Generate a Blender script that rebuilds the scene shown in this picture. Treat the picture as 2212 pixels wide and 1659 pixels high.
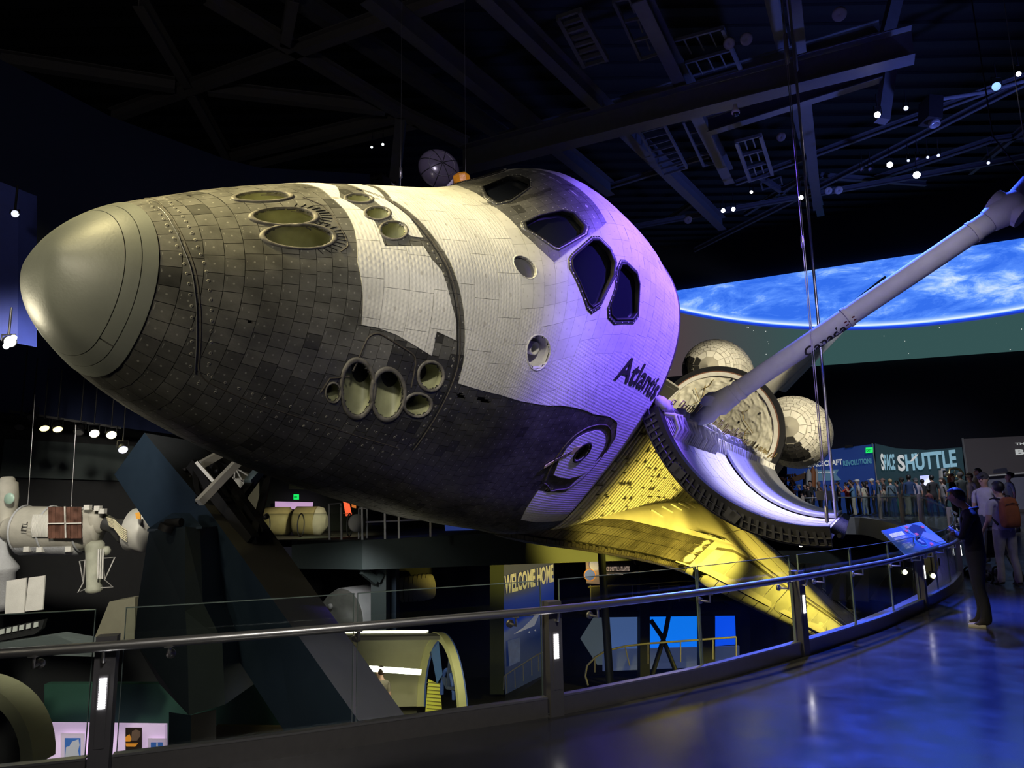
import bpy, math, random
import numpy as np
from mathutils import Vector, Matrix, geometry
rnd=random.Random(7)
for o in list(bpy.data.objects): bpy.data.objects.remove(o)
C=bpy.context.scene.collection
SC=bpy.context.scene
PI=math.pi
V=Vector
# ---------------------------------------------------------------- camera, world, exposure
FP=1533.; CP=math.radians(9.3); CR=math.radians(1.05); CH=1.68
cF=np.array([0,math.cos(CP),math.sin(CP)]); R0=np.array([1.,0,0]); U0=np.array([0,-math.sin(CP),math.cos(CP)])
cR=math.cos(CR)*R0-math.sin(CR)*U0; cU=math.sin(CR)*R0+math.cos(CR)*U0; cC=np.array([0,0,CH])
cam=bpy.data.cameras.new('camera'); cam.sensor_width=36; cam.lens=36*FP/2212; cam.clip_start=.05; cam.clip_end=300
co=bpy.data.objects.new('camera',cam); C.objects.link(co)
co.matrix_world=Matrix(((cR[0],cU[0],-cF[0],0),(cR[1],cU[1],-cF[1],0),(cR[2],cU[2],-cF[2],CH),(0,0,0,1)))
SC.camera=co
def ray(x,y): return cF+cR*(x-1106)/FP-cU*(y-829.5)/FP
def at(x,y,D):
    d=ray(x,y); return cC+d*(D/d[1])
def atz(x,y,z=0.):
    d=ray(x,y); return cC+d*((z-CH)/d[2])
w=bpy.data.worlds.new('world'); SC.world=w; w.use_nodes=True
w.node_tree.nodes['Background'].inputs[0].default_value=(.09,.09,.12,1); w.node_tree.nodes['Background'].inputs[1].default_value=.085
SC.view_settings.view_transform='Standard'; SC.view_settings.look='None'; SC.view_settings.gamma=1; SC.view_settings.exposure=0.0
SC.view_settings.use_curve_mapping=False
SC.cycles.max_bounces=7; SC.cycles.diffuse_bounces=2; SC.cycles.glossy_bounces=4; SC.cycles.transparent_max_bounces=24; SC.cycles.transmission_bounces=6
SC.cycles.use_denoising=True; SC.cycles.sample_clamp_indirect=4; SC.cycles.caustics_reflective=False; SC.cycles.caustics_refractive=False
def spot(loc,tgt,color,power,deg,blend=.5,size=.25):
    l=bpy.data.lights.new('spot_light','SPOT'); l.energy=power; l.color=color; l.spot_size=math.radians(deg); l.spot_blend=blend; l.shadow_soft_size=size
    o=bpy.data.objects.new('spot_light',l); o.location=V(loc); o.rotation_euler=(V(tgt)-V(loc)).to_track_quat('-Z','Y').to_euler(); C.objects.link(o); return o
def area(loc,tgt,color,power,sx,sy):
    l=bpy.data.lights.new('area_light','AREA'); l.shape='RECTANGLE'; l.size=sx; l.size_y=sy; l.energy=power; l.color=color
    o=bpy.data.objects.new('area_light',l); o.location=V(loc); o.rotation_euler=(V(tgt)-V(loc)).to_track_quat('-Z','Y').to_euler(); C.objects.link(o); return o
WARM=(1,.84,.40); PUR=(.19,.10,1.0); NEU=(1,.93,.84); YEL=(1,.77,.11); BLU=(.035,.09,1.)
spot((-7.5,2.,14.),(-1.7,7.6,4.7),WARM,17000,29,.85,.4)
spot((-6.5,-1.,11.),(-3.0,6.3,4.3),(1,.88,.52),1500,34,.8,.5)    # second warm spot added to brighten the nose            # warm key on the nose and upper bow
spot((-10.,7.6,3.0),(-3.5,6.0,3.7),(1,.90,.62),900,36,.7,.9)   # rim on the nose cap from the left
spot((-3.5,1.5,-3.5),(-2.2,7.2,2.2),(1,.9,.7),420,70,.8,.3)     # faint light on the chin
spot((3.0,-4,9.5),(-.7,8.8,3.8),(1,.93,.80),4800,20,.9,.5)      # neutral key on the side
spot((11.5,7.,12.5),(2.75,10.95,5.25),PUR,40000,23,.7,.35)        # violet on the cockpit
spot((14.,24.,10.),(6.4,17.6,1.5),(.20,.18,1.0),24000,32,.7,.4)  # blue violet on the open door
spot((13.,21.,11.5),(5.6,15.6,1.0),(1,.95,.85),9000,26,.7,.4)
spot((8.6,14.2,-3.8),(4.0,16.2,.9),YEL,6000,44,.5,.3)           # yellow floods from below the walkway
spot((9.2,12.,-1.1),(5.1,18.8,.2),YEL,14000,27,.5,.3)
spot((12.,19.,-1.),(8.2,23.,-1.8),YEL,3200,60,.5,.3)
spot((13,9,11),(9.4,29.4,4.5),(1,.88,.62),30000,24,.5,.4)       # bulkhead and engine pods
spot((8.5,17.5,12.),(5.9,7.2,0),BLU,34000,36,.6,.5)                   # added spot standing in for the screens' blue reflection on the walkway
spot((14.5,13,3),(11.5,21,14.),(.15,.22,1.),8000,66,.8,.5)           # blue uplight on the roof steel
spot((-3,-2,5),(-5,14,15),(1,.9,.85),520,90,.8,.5)              # stray light on the left trusses
spot((-4.5,6.,4.6),(-8.6,13.4,.9),(1,.93,.78),2600,50,.7,.3)    # station model
spot((-10,9.,4.6),(-8.,13.4,.9),(1,.95,.85),450,60,.7,.3)
spot((-7.,4.5,1.5),(-5.0,11.2,.9),(.75,.85,1.),260,20,.8,.3)     # cool light on the pylon head
spot((1.5,4.,3.4),(-1.95,8.7,-.7),(.95,.92,1.),900,20,.6,.15)    # pylon lower face
spot((-4,20.5,3.3),(-7.8,25.,.8),(1,.88,.5),900,60,.6,.3)       # mezzanine modules
spot((-4,17,.8),(-5,21,-3),(1,1,1),300,80,.6,.3)
spot((-2,14,-1.2),(-1.8,17.5,-4),(1,.95,.6),200,80,.6,.3)       # canopy ring
spot((1,17,2.2),(1,24,-3),(.4,.6,1.),260,80,.8,.3)
spot((16,26,9),(19,36,.6),(.85,.88,1.),2400,75,.8,.5)           # crowd
spot((9,8,6.5),(9.5,13,1.),(.85,.86,1.),260,50,.8,.5)           # near visitors
spot((1,0,5),(-.5,5.4,.5),(1,.95,.88),380,60,.8,.4)             # handrail
spot((22,25,9),(18,33.4,10.5),(.8,.85,1.),2600,30,.6,.4)        # spot added to bring out the tail fin
spot((0,6,11.5),(-1.3,15.2,9.),(.85,.75,1.),1600,16,.6,.2)        # small spot added to make the folded dish visible
spot((5,1,10),(7.2,13,4.6),(.85,.80,1.),2600,24,.7,.4)          # spot added to lift the dark underside of the robotic arm
spot((-6.,-3.5,6.),(-1.9,7.,3.5),(1,.90,.66),2100,38,.9,.8)     # soft front light on the bow
spot((-7.,4.,2.2),(-4.3,10.6,2.1),(1,.98,.95),420,18,.7,.2)     # small spot added to brighten the cradle bars

# ---------------------------------------------------------------- materials
MATS={}
def nt(m):
    m.use_nodes=True; return m.node_tree
def mat(name,col,rough=.6,metal=0.,var=0.,scale=6.,bump=0.,bscale=30.,emit=None,es=0.,alpha=None,spec=.5,attr=False,coat=0.):
    if name in MATS: return MATS[name]
    m=bpy.data.materials.new(name); t=nt(m); N=t.nodes; L=t.links; b=N['Principled BSDF']
    b.inputs['Base Color'].default_value=(*col,1); b.inputs['Roughness'].default_value=rough; b.inputs['Metallic'].default_value=metal
    b.inputs['Specular IOR Level'].default_value=spec; b.inputs['Coat Weight'].default_value=coat
    src=None
    tc=N.new('ShaderNodeTexCoord')
    if attr:
        a=N.new('ShaderNodeAttribute'); a.attribute_name='Col'; src=a.outputs['Color']
    if var>0:
        n=N.new('ShaderNodeTexNoise'); n.inputs['Scale'].default_value=scale; n.inputs['Detail'].default_value=6; L.new(tc.outputs['Object'],n.inputs['Vector'])
        r=N.new('ShaderNodeMapRange'); r.inputs[1].default_value=.3; r.inputs[2].default_value=.7; r.inputs[3].default_value=1-var; r.inputs[4].default_value=1+var; L.new(n.outputs['Fac'],r.inputs[0])
        mx=N.new('ShaderNodeMix'); mx.data_type='RGBA'; mx.blend_type='MULTIPLY'; mx.inputs['Factor'].default_value=1
        if src: L.new(src,mx.inputs['A'])
        else: mx.inputs['A'].default_value=(*col,1)
        L.new(r.outputs[0],mx.inputs['B']); src=mx.outputs['Result']
        rr=N.new('ShaderNodeMapRange'); rr.inputs[1].default_value=.3; rr.inputs[2].default_value=.7; rr.inputs[3].default_value=max(.02,rough-.1*min(1,var*3)); rr.inputs[4].default_value=min(1,rough+.1*min(1,var*3)); L.new(n.outputs['Fac'],rr.inputs[0]); L.new(rr.outputs[0],b.inputs['Roughness'])
    if src: L.new(src,b.inputs['Base Color'])
    if bump>0:
        n2=N.new('ShaderNodeTexNoise'); n2.inputs['Scale'].default_value=bscale; n2.inputs['Detail'].default_value=4; L.new(tc.outputs['Object'],n2.inputs['Vector'])
        bp=N.new('ShaderNodeBump'); bp.inputs['Strength'].default_value=bump; bp.inputs['Distance'].default_value=.02; L.new(n2.outputs['Fac'],bp.inputs['Height']); L.new(bp.outputs['Normal'],b.inputs['Normal'])
    if emit: b.inputs['Emission Color'].default_value=(*emit,1); b.inputs['Emission Strength'].default_value=es
    MATS[name]=m; return m
def glassmat(name,tint=(.55,.62,.6),fac=.10,rough=.02,trans=(.93,.955,.945)):
    if name in MATS: return MATS[name]
    m=bpy.data.materials.new(name); t=nt(m); N=t.nodes; L=t.links
    for n in list(N): N.remove(n)
    o=N.new('ShaderNodeOutputMaterial'); tr=N.new('ShaderNodeBsdfTransparent'); tr.inputs[0].default_value=(*trans,1)
    g=N.new('ShaderNodeBsdfGlossy'); g.inputs['Roughness'].default_value=rough; g.inputs['Color'].default_value=(*tint,1)
    lw=N.new('ShaderNodeLayerWeight');lw.inputs[0].default_value=.5
    pw=N.new('ShaderNodeMath');pw.operation='POWER';pw.inputs[1].default_value=4.5;L.new(lw.outputs['Facing'],pw.inputs[0])
    mm=N.new('ShaderNodeMath');mm.operation='MULTIPLY_ADD';mm.inputs[1].default_value=.7;mm.inputs[2].default_value=fac*.35;L.new(pw.outputs[0],mm.inputs[0])
    mx=N.new('ShaderNodeMixShader'); L.new(mm.outputs[0],mx.inputs[0]); L.new(tr.outputs[0],mx.inputs[1]); L.new(g.outputs[0],mx.inputs[2]); L.new(mx.outputs[0],o.inputs[0])
    MATS[name]=m; return m
# ---------------------------------------------------------------- mesh helpers
class MB:
    def __init__(s): s.v=[]; s.f=[]; s.m=[]; s.smooth=[]
    def add(s,vs,fs,mi=0,sm=False):
        b=len(s.v); s.v+= [tuple(map(float,p)) for p in vs]
        for f in fs: s.f.append([b+i for i in f]); s.m.append(mi); s.smooth.append(sm)
        return s
    def box(s,c,size,R=None,mi=0):
        x,y,z=[k/2 for k in size]; vs=[V((i,j,k)) for i in(-x,x) for j in(-y,y) for k in(-z,z)]
        if R is not None: vs=[R@v for v in vs]
        vs=[v+V(c) for v in vs]
        return s.add(vs,[(0,1,3,2),(4,6,7,5),(0,4,5,1),(2,3,7,6),(0,2,6,4),(1,5,7,3)],mi)
    def beam(s,a,b,w,h=None,up=(0,0,1),mi=0):
        a=V(a);b=V(b);h=h or w;d=(b-a).normalized();u=V(up)
        if abs(d.dot(u))>.98: u=V((1,0,0)) if abs(d.x)<.9 else V((0,1,0))
        sx=d.cross(u).normalized();u=sx.cross(d)
        vs=[p+sx*i*w/2+u*j*h/2 for p in(a,b) for i,j in((-1,-1),(1,-1),(1,1),(-1,1))]
        return s.add(vs,[(3,2,1,0),(4,5,6,7),(0,1,5,4),(1,2,6,5),(2,3,7,6),(3,0,4,7)],mi)
    def ibeam(s,a,b,w,h,t=.03,mi=0):
        a=V(a);b=V(b);d=(b-a).normalized();u=V((0,0,1))
        if abs(d.z)>.95:u=V((1,0,0))
        sx=d.cross(u).normalized();u=sx.cross(d)
        s.beam(a+u*h/2,b+u*h/2,w,t,u,mi);s.beam(a-u*h/2,b-u*h/2,w,t,u,mi);s.beam(a,b,t,h-t*2,u,mi);return s
    def tube(s,pts,r,n=10,mi=0,cap=True,closed=False):
        pts=[V(p) for p in pts]; rs=r if hasattr(r,'__len__') else [r]*len(pts); N=len(pts); vs=[]; pu=None
        for i,p in enumerate(pts):
            if closed: d=(pts[(i+1)%N]-pts[i-1]).normalized()
            else: d=(pts[min(i+1,N-1)]-pts[max(i-1,0)]).normalized()
            if pu is None:
                u=V((0,0,1)) if abs(d.z)<.9 else V((1,0,0))
            else: u=pu
            sx=d.cross(u)
            if sx.length<1e-5: sx=d.cross(V((0,1,0)))
            sx.normalize();u=sx.cross(d);pu=u
            vs+=[p+(sx*math.cos(2*PI*k/n)+u*math.sin(2*PI*k/n))*rs[i] for k in range(n)]
        fs=[];M=N if closed else N-1
        for i in range(M):
            for k in range(n):
                a=i*n+k;b=i*n+(k+1)%n;j=((i+1)%N)*n;fs.append((a,b,j+(k+1)%n,j+k))
        s.add(vs,fs,mi,True)
        if cap and not closed:
            s.add(vs[:n],[tuple(range(n))[::-1]],mi);s.add(vs[-n:],[tuple(range(n))],mi)
        return s
    def lathe(s,prof,o=(0,0,0),axis=(0,0,1),n=32,mi=0,a0=0,a1=2*PI,sm=True):
        ax=V(axis).normalized();u=V((0,0,1)) if abs(ax.z)<.9 else V((1,0,0));x=ax.cross(u).normalized();y=ax.cross(x);o=V(o)
        full=abs(a1-a0-2*PI)<1e-6;M=n if full else n+1;vs=[]
        for r,h in prof:
            for k in range(M):
                a=a0+(a1-a0)*k/n;vs.append(o+ax*h+(x*math.cos(a)+y*math.sin(a))*r)
        fs=[]
        for i in range(len(prof)-1):
            for k in range(n):
                k2=(k+1)%M;fs.append((i*M+k,i*M+k2,(i+1)*M+k2,(i+1)*M+k))
        return s.add(vs,fs,mi,sm)
    def prism(s,poly,d,mi=0):
        """poly: coplanar 3d points, extruded by vector d"""
        n=len(poly);a=[V(p) for p in poly];b=[p+V(d) for p in a]
        return s.add(a+b,[tuple(range(n))[::-1],tuple(range(n,2*n))]+[(i,(i+1)%n,n+(i+1)%n,n+i) for i in range(n)],mi)
    def build(s,name,mats,parent=None,**k):
        me=bpy.data.meshes.new(name); me.from_pydata(s.v,[],s.f)
        if not isinstance(mats,(list,tuple)): mats=[mats]
        for m in mats: me.materials.append(m)
        me.polygons.foreach_set('material_index',s.m); me.polygons.foreach_set('use_smooth',s.smooth); me.update()
        o=bpy.data.objects.new(name,me); C.objects.link(o)
        if parent: o.parent=parent
        return tag(o,**k)
def tag(o,label=None,cat=None,group=None,kind=None):
    if label:o['label']=label
    if cat:o['category']=cat
    if group:o['group']=group
    if kind:o['kind']=kind
    return o
def empty(name,loc=(0,0,0),rz=0,**k):
    o=bpy.data.objects.new(name,None); C.objects.link(o); o.location=V(loc); o.rotation_euler=(0,0,rz); o.empty_display_size=.2; return tag(o,**k)
def copy_tree(o,parent=None):
    c=o.copy(); C.objects.link(c)
    if parent: c.parent=parent
    for ch in list(o.children): copy_tree(ch,c)
    return c
def textmesh(s,size=1.,sx=1.,bold=0.,extr=.01,align='LEFT',res=3):
    cu=bpy.data.curves.new('lettering','FONT'); cu.body=s; cu.size=size; cu.extrude=extr; cu.offset=bold; cu.align_x=align; cu.resolution_u=res
    o=bpy.data.objects.new('lettering',cu); C.objects.link(o); dg=bpy.context.evaluated_depsgraph_get(); dg.update()
    me=bpy.data.meshes.new_from_object(o.evaluated_get(dg)); bpy.data.objects.remove(o)
    vs=[(v.co.x*sx,v.co.y,v.co.z) for v in me.vertices]; fs=[tuple(p.vertices) for p in me.polygons]; return vs,fs
def text_on(name,s,o,ux,uy,m,width=None,size=1.,sx=1.,bold=.0,extr=.008,parent=None,lift=.012,height=None,res=3,**k):
    """lettering on a plane: origin o (lower left), unit vectors ux (right) and uy (up)"""
    vs,fs=textmesh(s,1.,1.,bold,extr,res=res); xs=[v[0] for v in vs]; ys=[v[1] for v in vs]; W=max(xs)-min(xs); Hh=max(ys)-min(ys)
    kx=(width/W) if width else sx*size; ky=(height/Hh) if height else size
    ux=V(ux).normalized();uy=V(uy).normalized();n=ux.cross(uy); o=V(o)
    mb=MB(); mb.add([o+ux*(v[0]-min(xs))*kx+uy*(v[1]-min(ys))*ky+n*(v[2]+lift) for v in vs],fs); return mb.build(name,m,parent,**k)

# ================================================================ THE ORBITER (its own frame: station inches -> metres)
I=.0254
QP=[-3.936919, 5.678658, 3.647774, 1.130564, 0.010798, 0.752178]
def _rot(yaw,pit,roll):
    cy,sy=np.cos(yaw),np.sin(yaw);cp,sp=np.cos(pit),np.sin(pit);cr,sr=np.cos(roll),np.sin(roll)
    return np.array([[cy,-sy,0],[sy,cy,0],[0,0,1]])@np.array([[cp,0,sp],[0,1,0],[-sp,0,cp]])@np.array([[1,0,0],[0,cr,-sr],[0,sr,cr]])
OM=_rot(*QP[3:]); OL=np.array(QP[:3])
def LP(P): return (np.asarray(P,float)-[236,0,338])*I          # station inches -> orbiter local metres
def OW(P): return LP(P)@OM.T+OL                                # station inches -> world
def WO(Pw): return ((np.asarray(Pw,float)-OL)@OM)/I+[236,0,338]
KX=np.array([236,240,252,272,300,335,375,410,432,450,470,500,540,582.]); KT=np.sqrt((KX-236)/346.)
TAB=np.array([[342.87,352.3,366.0,378.89,395.41,412.5,428.76,443.21,455.21,468.94,484.0,493.92,495.06,492.24],[342.87,324.2,312.8,302.31,293.79,286.6,280.84,276.78,274.08,272.71,271.28,270.61,268.32,266.89],[0.0,14.6,27.6,39.26,51.31,63.08,73.43,79.94,82.36,83.42,86.33,90.62,94.7,95.64],[342.87,333.33,330.63,328.45,327.02,326.41,326.77,326.81,327.42,328.1,329.25,331.55,332.56,334.91],[2.0,2.0,2.0,2.0,2.0,2.0,2.05,2.1,2.15,2.2,2.35,2.5,2.7,2.7],[2.0,2.0,2.05,2.15,2.3,2.5,2.7,2.9,3.0,3.1,3.2,3.4,3.6,3.6]])
_SL=[]
for yy in TAB:
    h=np.diff(KT);d=np.diff(yy)/h;m=np.zeros_like(yy)
    for i in range(1,len(KT)-1):
        if d[i-1]*d[i]>0:
            w1=2*h[i]+h[i-1];w2=h[i]+2*h[i-1];m[i]=(w1+w2)/(w1/d[i-1]+w2/d[i])
    m[0]=d[0]*1.22;_SL.append(m)
def hP(X,a):
    X=np.asarray(X,float);a=np.asarray(a,float);X,a=np.broadcast_arrays(X,a)
    t=np.sqrt(np.clip((X-236)/346.,0,1)); i=np.clip(np.searchsorted(KT,t)-1,0,len(KT)-2); h=KT[i+1]-KT[i]; s=(t-KT[i])/h
    a1=2*s**3-3*s**2+1;a2=(s**3-2*s**2+s)*h;a3=-2*s**3+3*s**2;a4=(s**3-s**2)*h
    zt,zb,w,zw,nu,nl=[a1*y[i]+a2*m[i]+a3*y[i+1]+a4*m[i+1] for y,m in zip(TAB,_SL)]
    c,s2=np.cos(a),np.sin(a);up=c>=0;n=np.where(up,nu,nl)
    return np.stack([X,-w*np.sign(s2)*np.abs(s2)**(2/n),zw+np.where(up,zt-zw,zw-zb)*np.sign(c)*np.abs(c)**(2/n)],-1)
def hN(X,a):
    X=np.asarray(X,float);a=np.asarray(a,float)
    dx=hP(X+.4,a)-hP(np.maximum(X-.4,236),a); da=hP(X,a+.004)-hP(X,a-.004)
    n=np.cross(dx,da); n=n/np.maximum(np.linalg.norm(n,axis=-1,keepdims=True),1e-9)
    c=hP(X,a)-np.stack(np.broadcast_arrays(np.maximum(X,262.),0.,335.),-1); s=np.sign((n*c).sum(-1,keepdims=True)); return n*np.where(s==0,1,s)
_at=np.linspace(-PI,PI,721)
def arctab(X):
    p=hP(np.full(721,X),_at); return np.concatenate([[0],np.cumsum(np.linalg.norm(np.diff(p,axis=0),axis=1))])
# --- regions in (station, angle), port side; mirrored to starboard
WF=[(323,.561),(325.5,.763),(327,.925),(333.6,.925),(343.8,.947),(363.8,1.023),(363.2,.898),(374.7,.929),(372.9,.83),(369.2,.745),(363.8,.561),(359,.494),(356.1,.413),(336.3,.44),(335.7,.346),(335.2,.22),(326.5,-.02),(323,-.02),(324.5,.162),(324.5,.314)]
WS=[(342.1,-.02),(347.6,.319),(351.6,.35),(357.3,.35),(355,.18),(349.9,-.02)]
SEAM=[(343.8,-.17),(351.6,.004),(356.7,.18),(362,.364),(366.8,.503),(371,.66),(374.1,.785),(377.2,.916),(380.4,1.037),(381,1.153),(380.5,1.3),(379,1.5)]
WM=[(353.5,-.02),(359,.18),(364.5,.364),(369.5,.503),(373.6,.66),(376.8,.785),(380,.916),(383,1.037),(384.2,1.135),(415,1.167),(460,1.257),(503,1.306),(523,1.31),(539,1.328),(553,1.387),(556,1.45),(545,1.53),(541,1.571),(506,1.575),(510,1.687),(516,1.8),(581.5,1.8),(581.5,-.02)]
GR=[(416.6,-.02),(418.7,.058),(422.3,.274),(428.8,.39),(436.2,.494),(467.1,.355),(474.4,.31),(474.4,.211),(475.2,.072),(475.5,-.02)]
def mirror(pl): return [(x,-a) for x,a in pl][::-1]
def inpoly(px,pa,poly):
    c=np.zeros(np.shape(px),bool);n=len(poly)
    for i in range(n):
        x1,y1=poly[i];x2,y2=poly[i-1]
        k=((y1>pa)!=(y2>pa))&(px<(x2-x1)*(pa-y1)/((y2-y1) if y2!=y1 else 1e-9)+x1); c^=k
    return c
def clip(poly,x0,x1,a0,a1):
    for ax,lim,sg in((0,x0,1),(0,x1,-1),(1,a0,1),(1,a1,-1)):
        out=[]
        for i in range(len(poly)):
            p=poly[i-1];q=poly[i];ip=(p[ax]-lim)*sg>=0;iq=(q[ax]-lim)*sg>=0
            if ip!=iq:
                t=(lim-p[ax])/(q[ax]-p[ax]);out.append((p[0]+t*(q[0]-p[0]),p[1]+t*(q[1]-p[1])))
            if iq: out.append(q)
        poly=out
        if len(poly)<3:return []
    return poly
# --- openings: ellipses (centre, left, right, top, bottom)
def ell(c,l,r,t,b,n=28,k=1.):
    u=((r[0]-l[0])/2,(r[1]-l[1])/2);v=((b[0]-t[0])/2,(b[1]-t[1])/2)
    return [(c[0]+k*(u[0]*math.cos(q)+v[0]*math.sin(q)),c[1]+k*(u[1]*math.cos(q)+v[1]*math.sin(q))) for q in np.linspace(0,2*PI,n,endpoint=False)]
HOLES={}
HOLES['f1']=ell((297,-.07),(288.1,-.08),(307.5,-.06),(298,-.15),(296,.01))
HOLES['f2']=ell((299,.20),(288.6,.19),(310.4,.21),(300.2,.115),(298,.285))
HOLES['f3']=ell((301.8,.385),(289.7,.38),(314.4,.385),(302.7,.29),(301,.478))
HOLES['u1']=ell((336.5,.0),(330.5,0),(343,0),(338.5,-.06),(334.5,.05))
HOLES['u2']=ell((339.5,.165),(333.5,.171),(345.4,.16),(341.1,.105),(337,.225))
HOLES['u3']=ell((343.2,.31),(337.3,.314),(349.9,.305),(345.4,.238),(342.1,.373))
HOLES['v']=ell((325.5,1.302),(322.5,1.31),(328,1.293),(323.5,1.257),(327,1.346))
HOLES['s1']=ell((335.2,1.252),(328.5,1.27),(341.6,1.234),(330.5,1.122),(341.1,1.382))
HOLES['s2']=ell((350,1.248),(343.2,1.266),(357.3,1.234),(345.4,1.135),(355.6,1.36))
HOLES['d1']=ell((367.4,1.122),(361.4,1.131),(373.5,1.113),(365,1.059),(370.4,1.185))
HOLES['d2']=ell((367.2,1.27),(360.8,1.284),(373.5,1.261),(364.4,1.221),(369.8,1.319))
HOLES['star']=ell((431.7,.97),(423.2,.965),(439.9,.975),(428.5,.885),(435.8,1.057))
HOLES['star_upper']=ell((417,.50),(410.5,.50),(423.5,.50),(414.5,.435),(419.5,.575))
HOLES['slot_a']=ell((389.4,1.194),(386.5,1.19),(392.5,1.196),(389,1.18),(390,1.208),10)
HOLES['slot_b']=ell((405.4,1.2),(400,1.194),(411,1.206),(405,1.188),(406,1.212),10)
HOLES['dot']=ell((286.2,1.014),(284.9,1.014),(287.5,1.014),(286,1.0),(286.4,1.028),10)
HOLES['hatchwin']=ell((520.5,1.458),(514.2,1.46),(527,1.456),(519.5,1.427),(521.5,1.489))
WIN={'wB':[(427.3,.197),(439.2,.166),(452.1,.175),(456.8,.215),(459.2,.323),(456.8,.368),(440.7,.413),(438.4,.399),(431,.301),(425.9,.247)],
'wC':[(446.8,.512),(449.1,.489),(460.8,.422),(464.7,.431),(470.3,.498),(473.6,.57),(472.8,.646),(465.5,.79),(461.5,.808),(458.4,.781),(451.4,.651),(446.8,.561)],
'wD':[(479.3,.579),(483.4,.579),(493.5,.624),(496.9,.678),(501.1,.826),(497.7,.866),(481.8,.88),(476,.853),(473.6,.808),(476,.723),(476.8,.619)],
'wA':[(431,-.224),(452.9,-.278),(456,-.224),(455,-.14),(449.6,-.076),(432.5,-.013),(422.3,-.002),(421.6,-.081)]}
WIN['wE']=mirror(WIN['wC']);WIN['wF']=mirror(WIN['wD'])
for k in('s1','s2','d1','d2'): HOLES[k+'m']=mirror(HOLES[k])
HOLES.update(WIN)
HB={k:(min(p[0] for p in h),max(p[0] for p in h),min(p[1] for p in h),max(p[1] for p in h)) for k,h in HOLES.items()}
def holed(x0,x1,a0,a1,pad=0):
    return [k for k,b in HB.items() if x1>b[0]-pad and x0<b[1]+pad and a1>b[2]-pad*.012 and a0<b[3]+pad*.012]
def cells(X0,X1,dx,ds,a_lo,a_hi,stag=True,jit=0.):
    """rings of cells (x0,x1,a0,a1); ds = arc length in inches"""
    out=[];n=max(1,round((X1-X0)/dx));xs=np.linspace(X0,X1,n+1)
    for i in range(n):
        T=arctab((xs[i]+xs[i+1])/2);s0,s1=np.interp([a_lo,a_hi],_at,T);m=max(1,round((s1-s0)/ds));step=(s1-s0)/m
        off=(rnd.random()*step if stag else 0);b=[s0]+[s0+off+k*step+(rnd.uniform(-jit,jit)*step if jit else 0) for k in range(m)]+[s1]
        b=[v for v in b if s0-1e-6<=v<=s1+1e-6]; aa=np.interp(b,T,_at)
        for k in range(len(aa)-1):
            if aa[k+1]-aa[k]>.004: out.append((xs[i],xs[i+1],aa[k],aa[k+1]))
    return out
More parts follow.
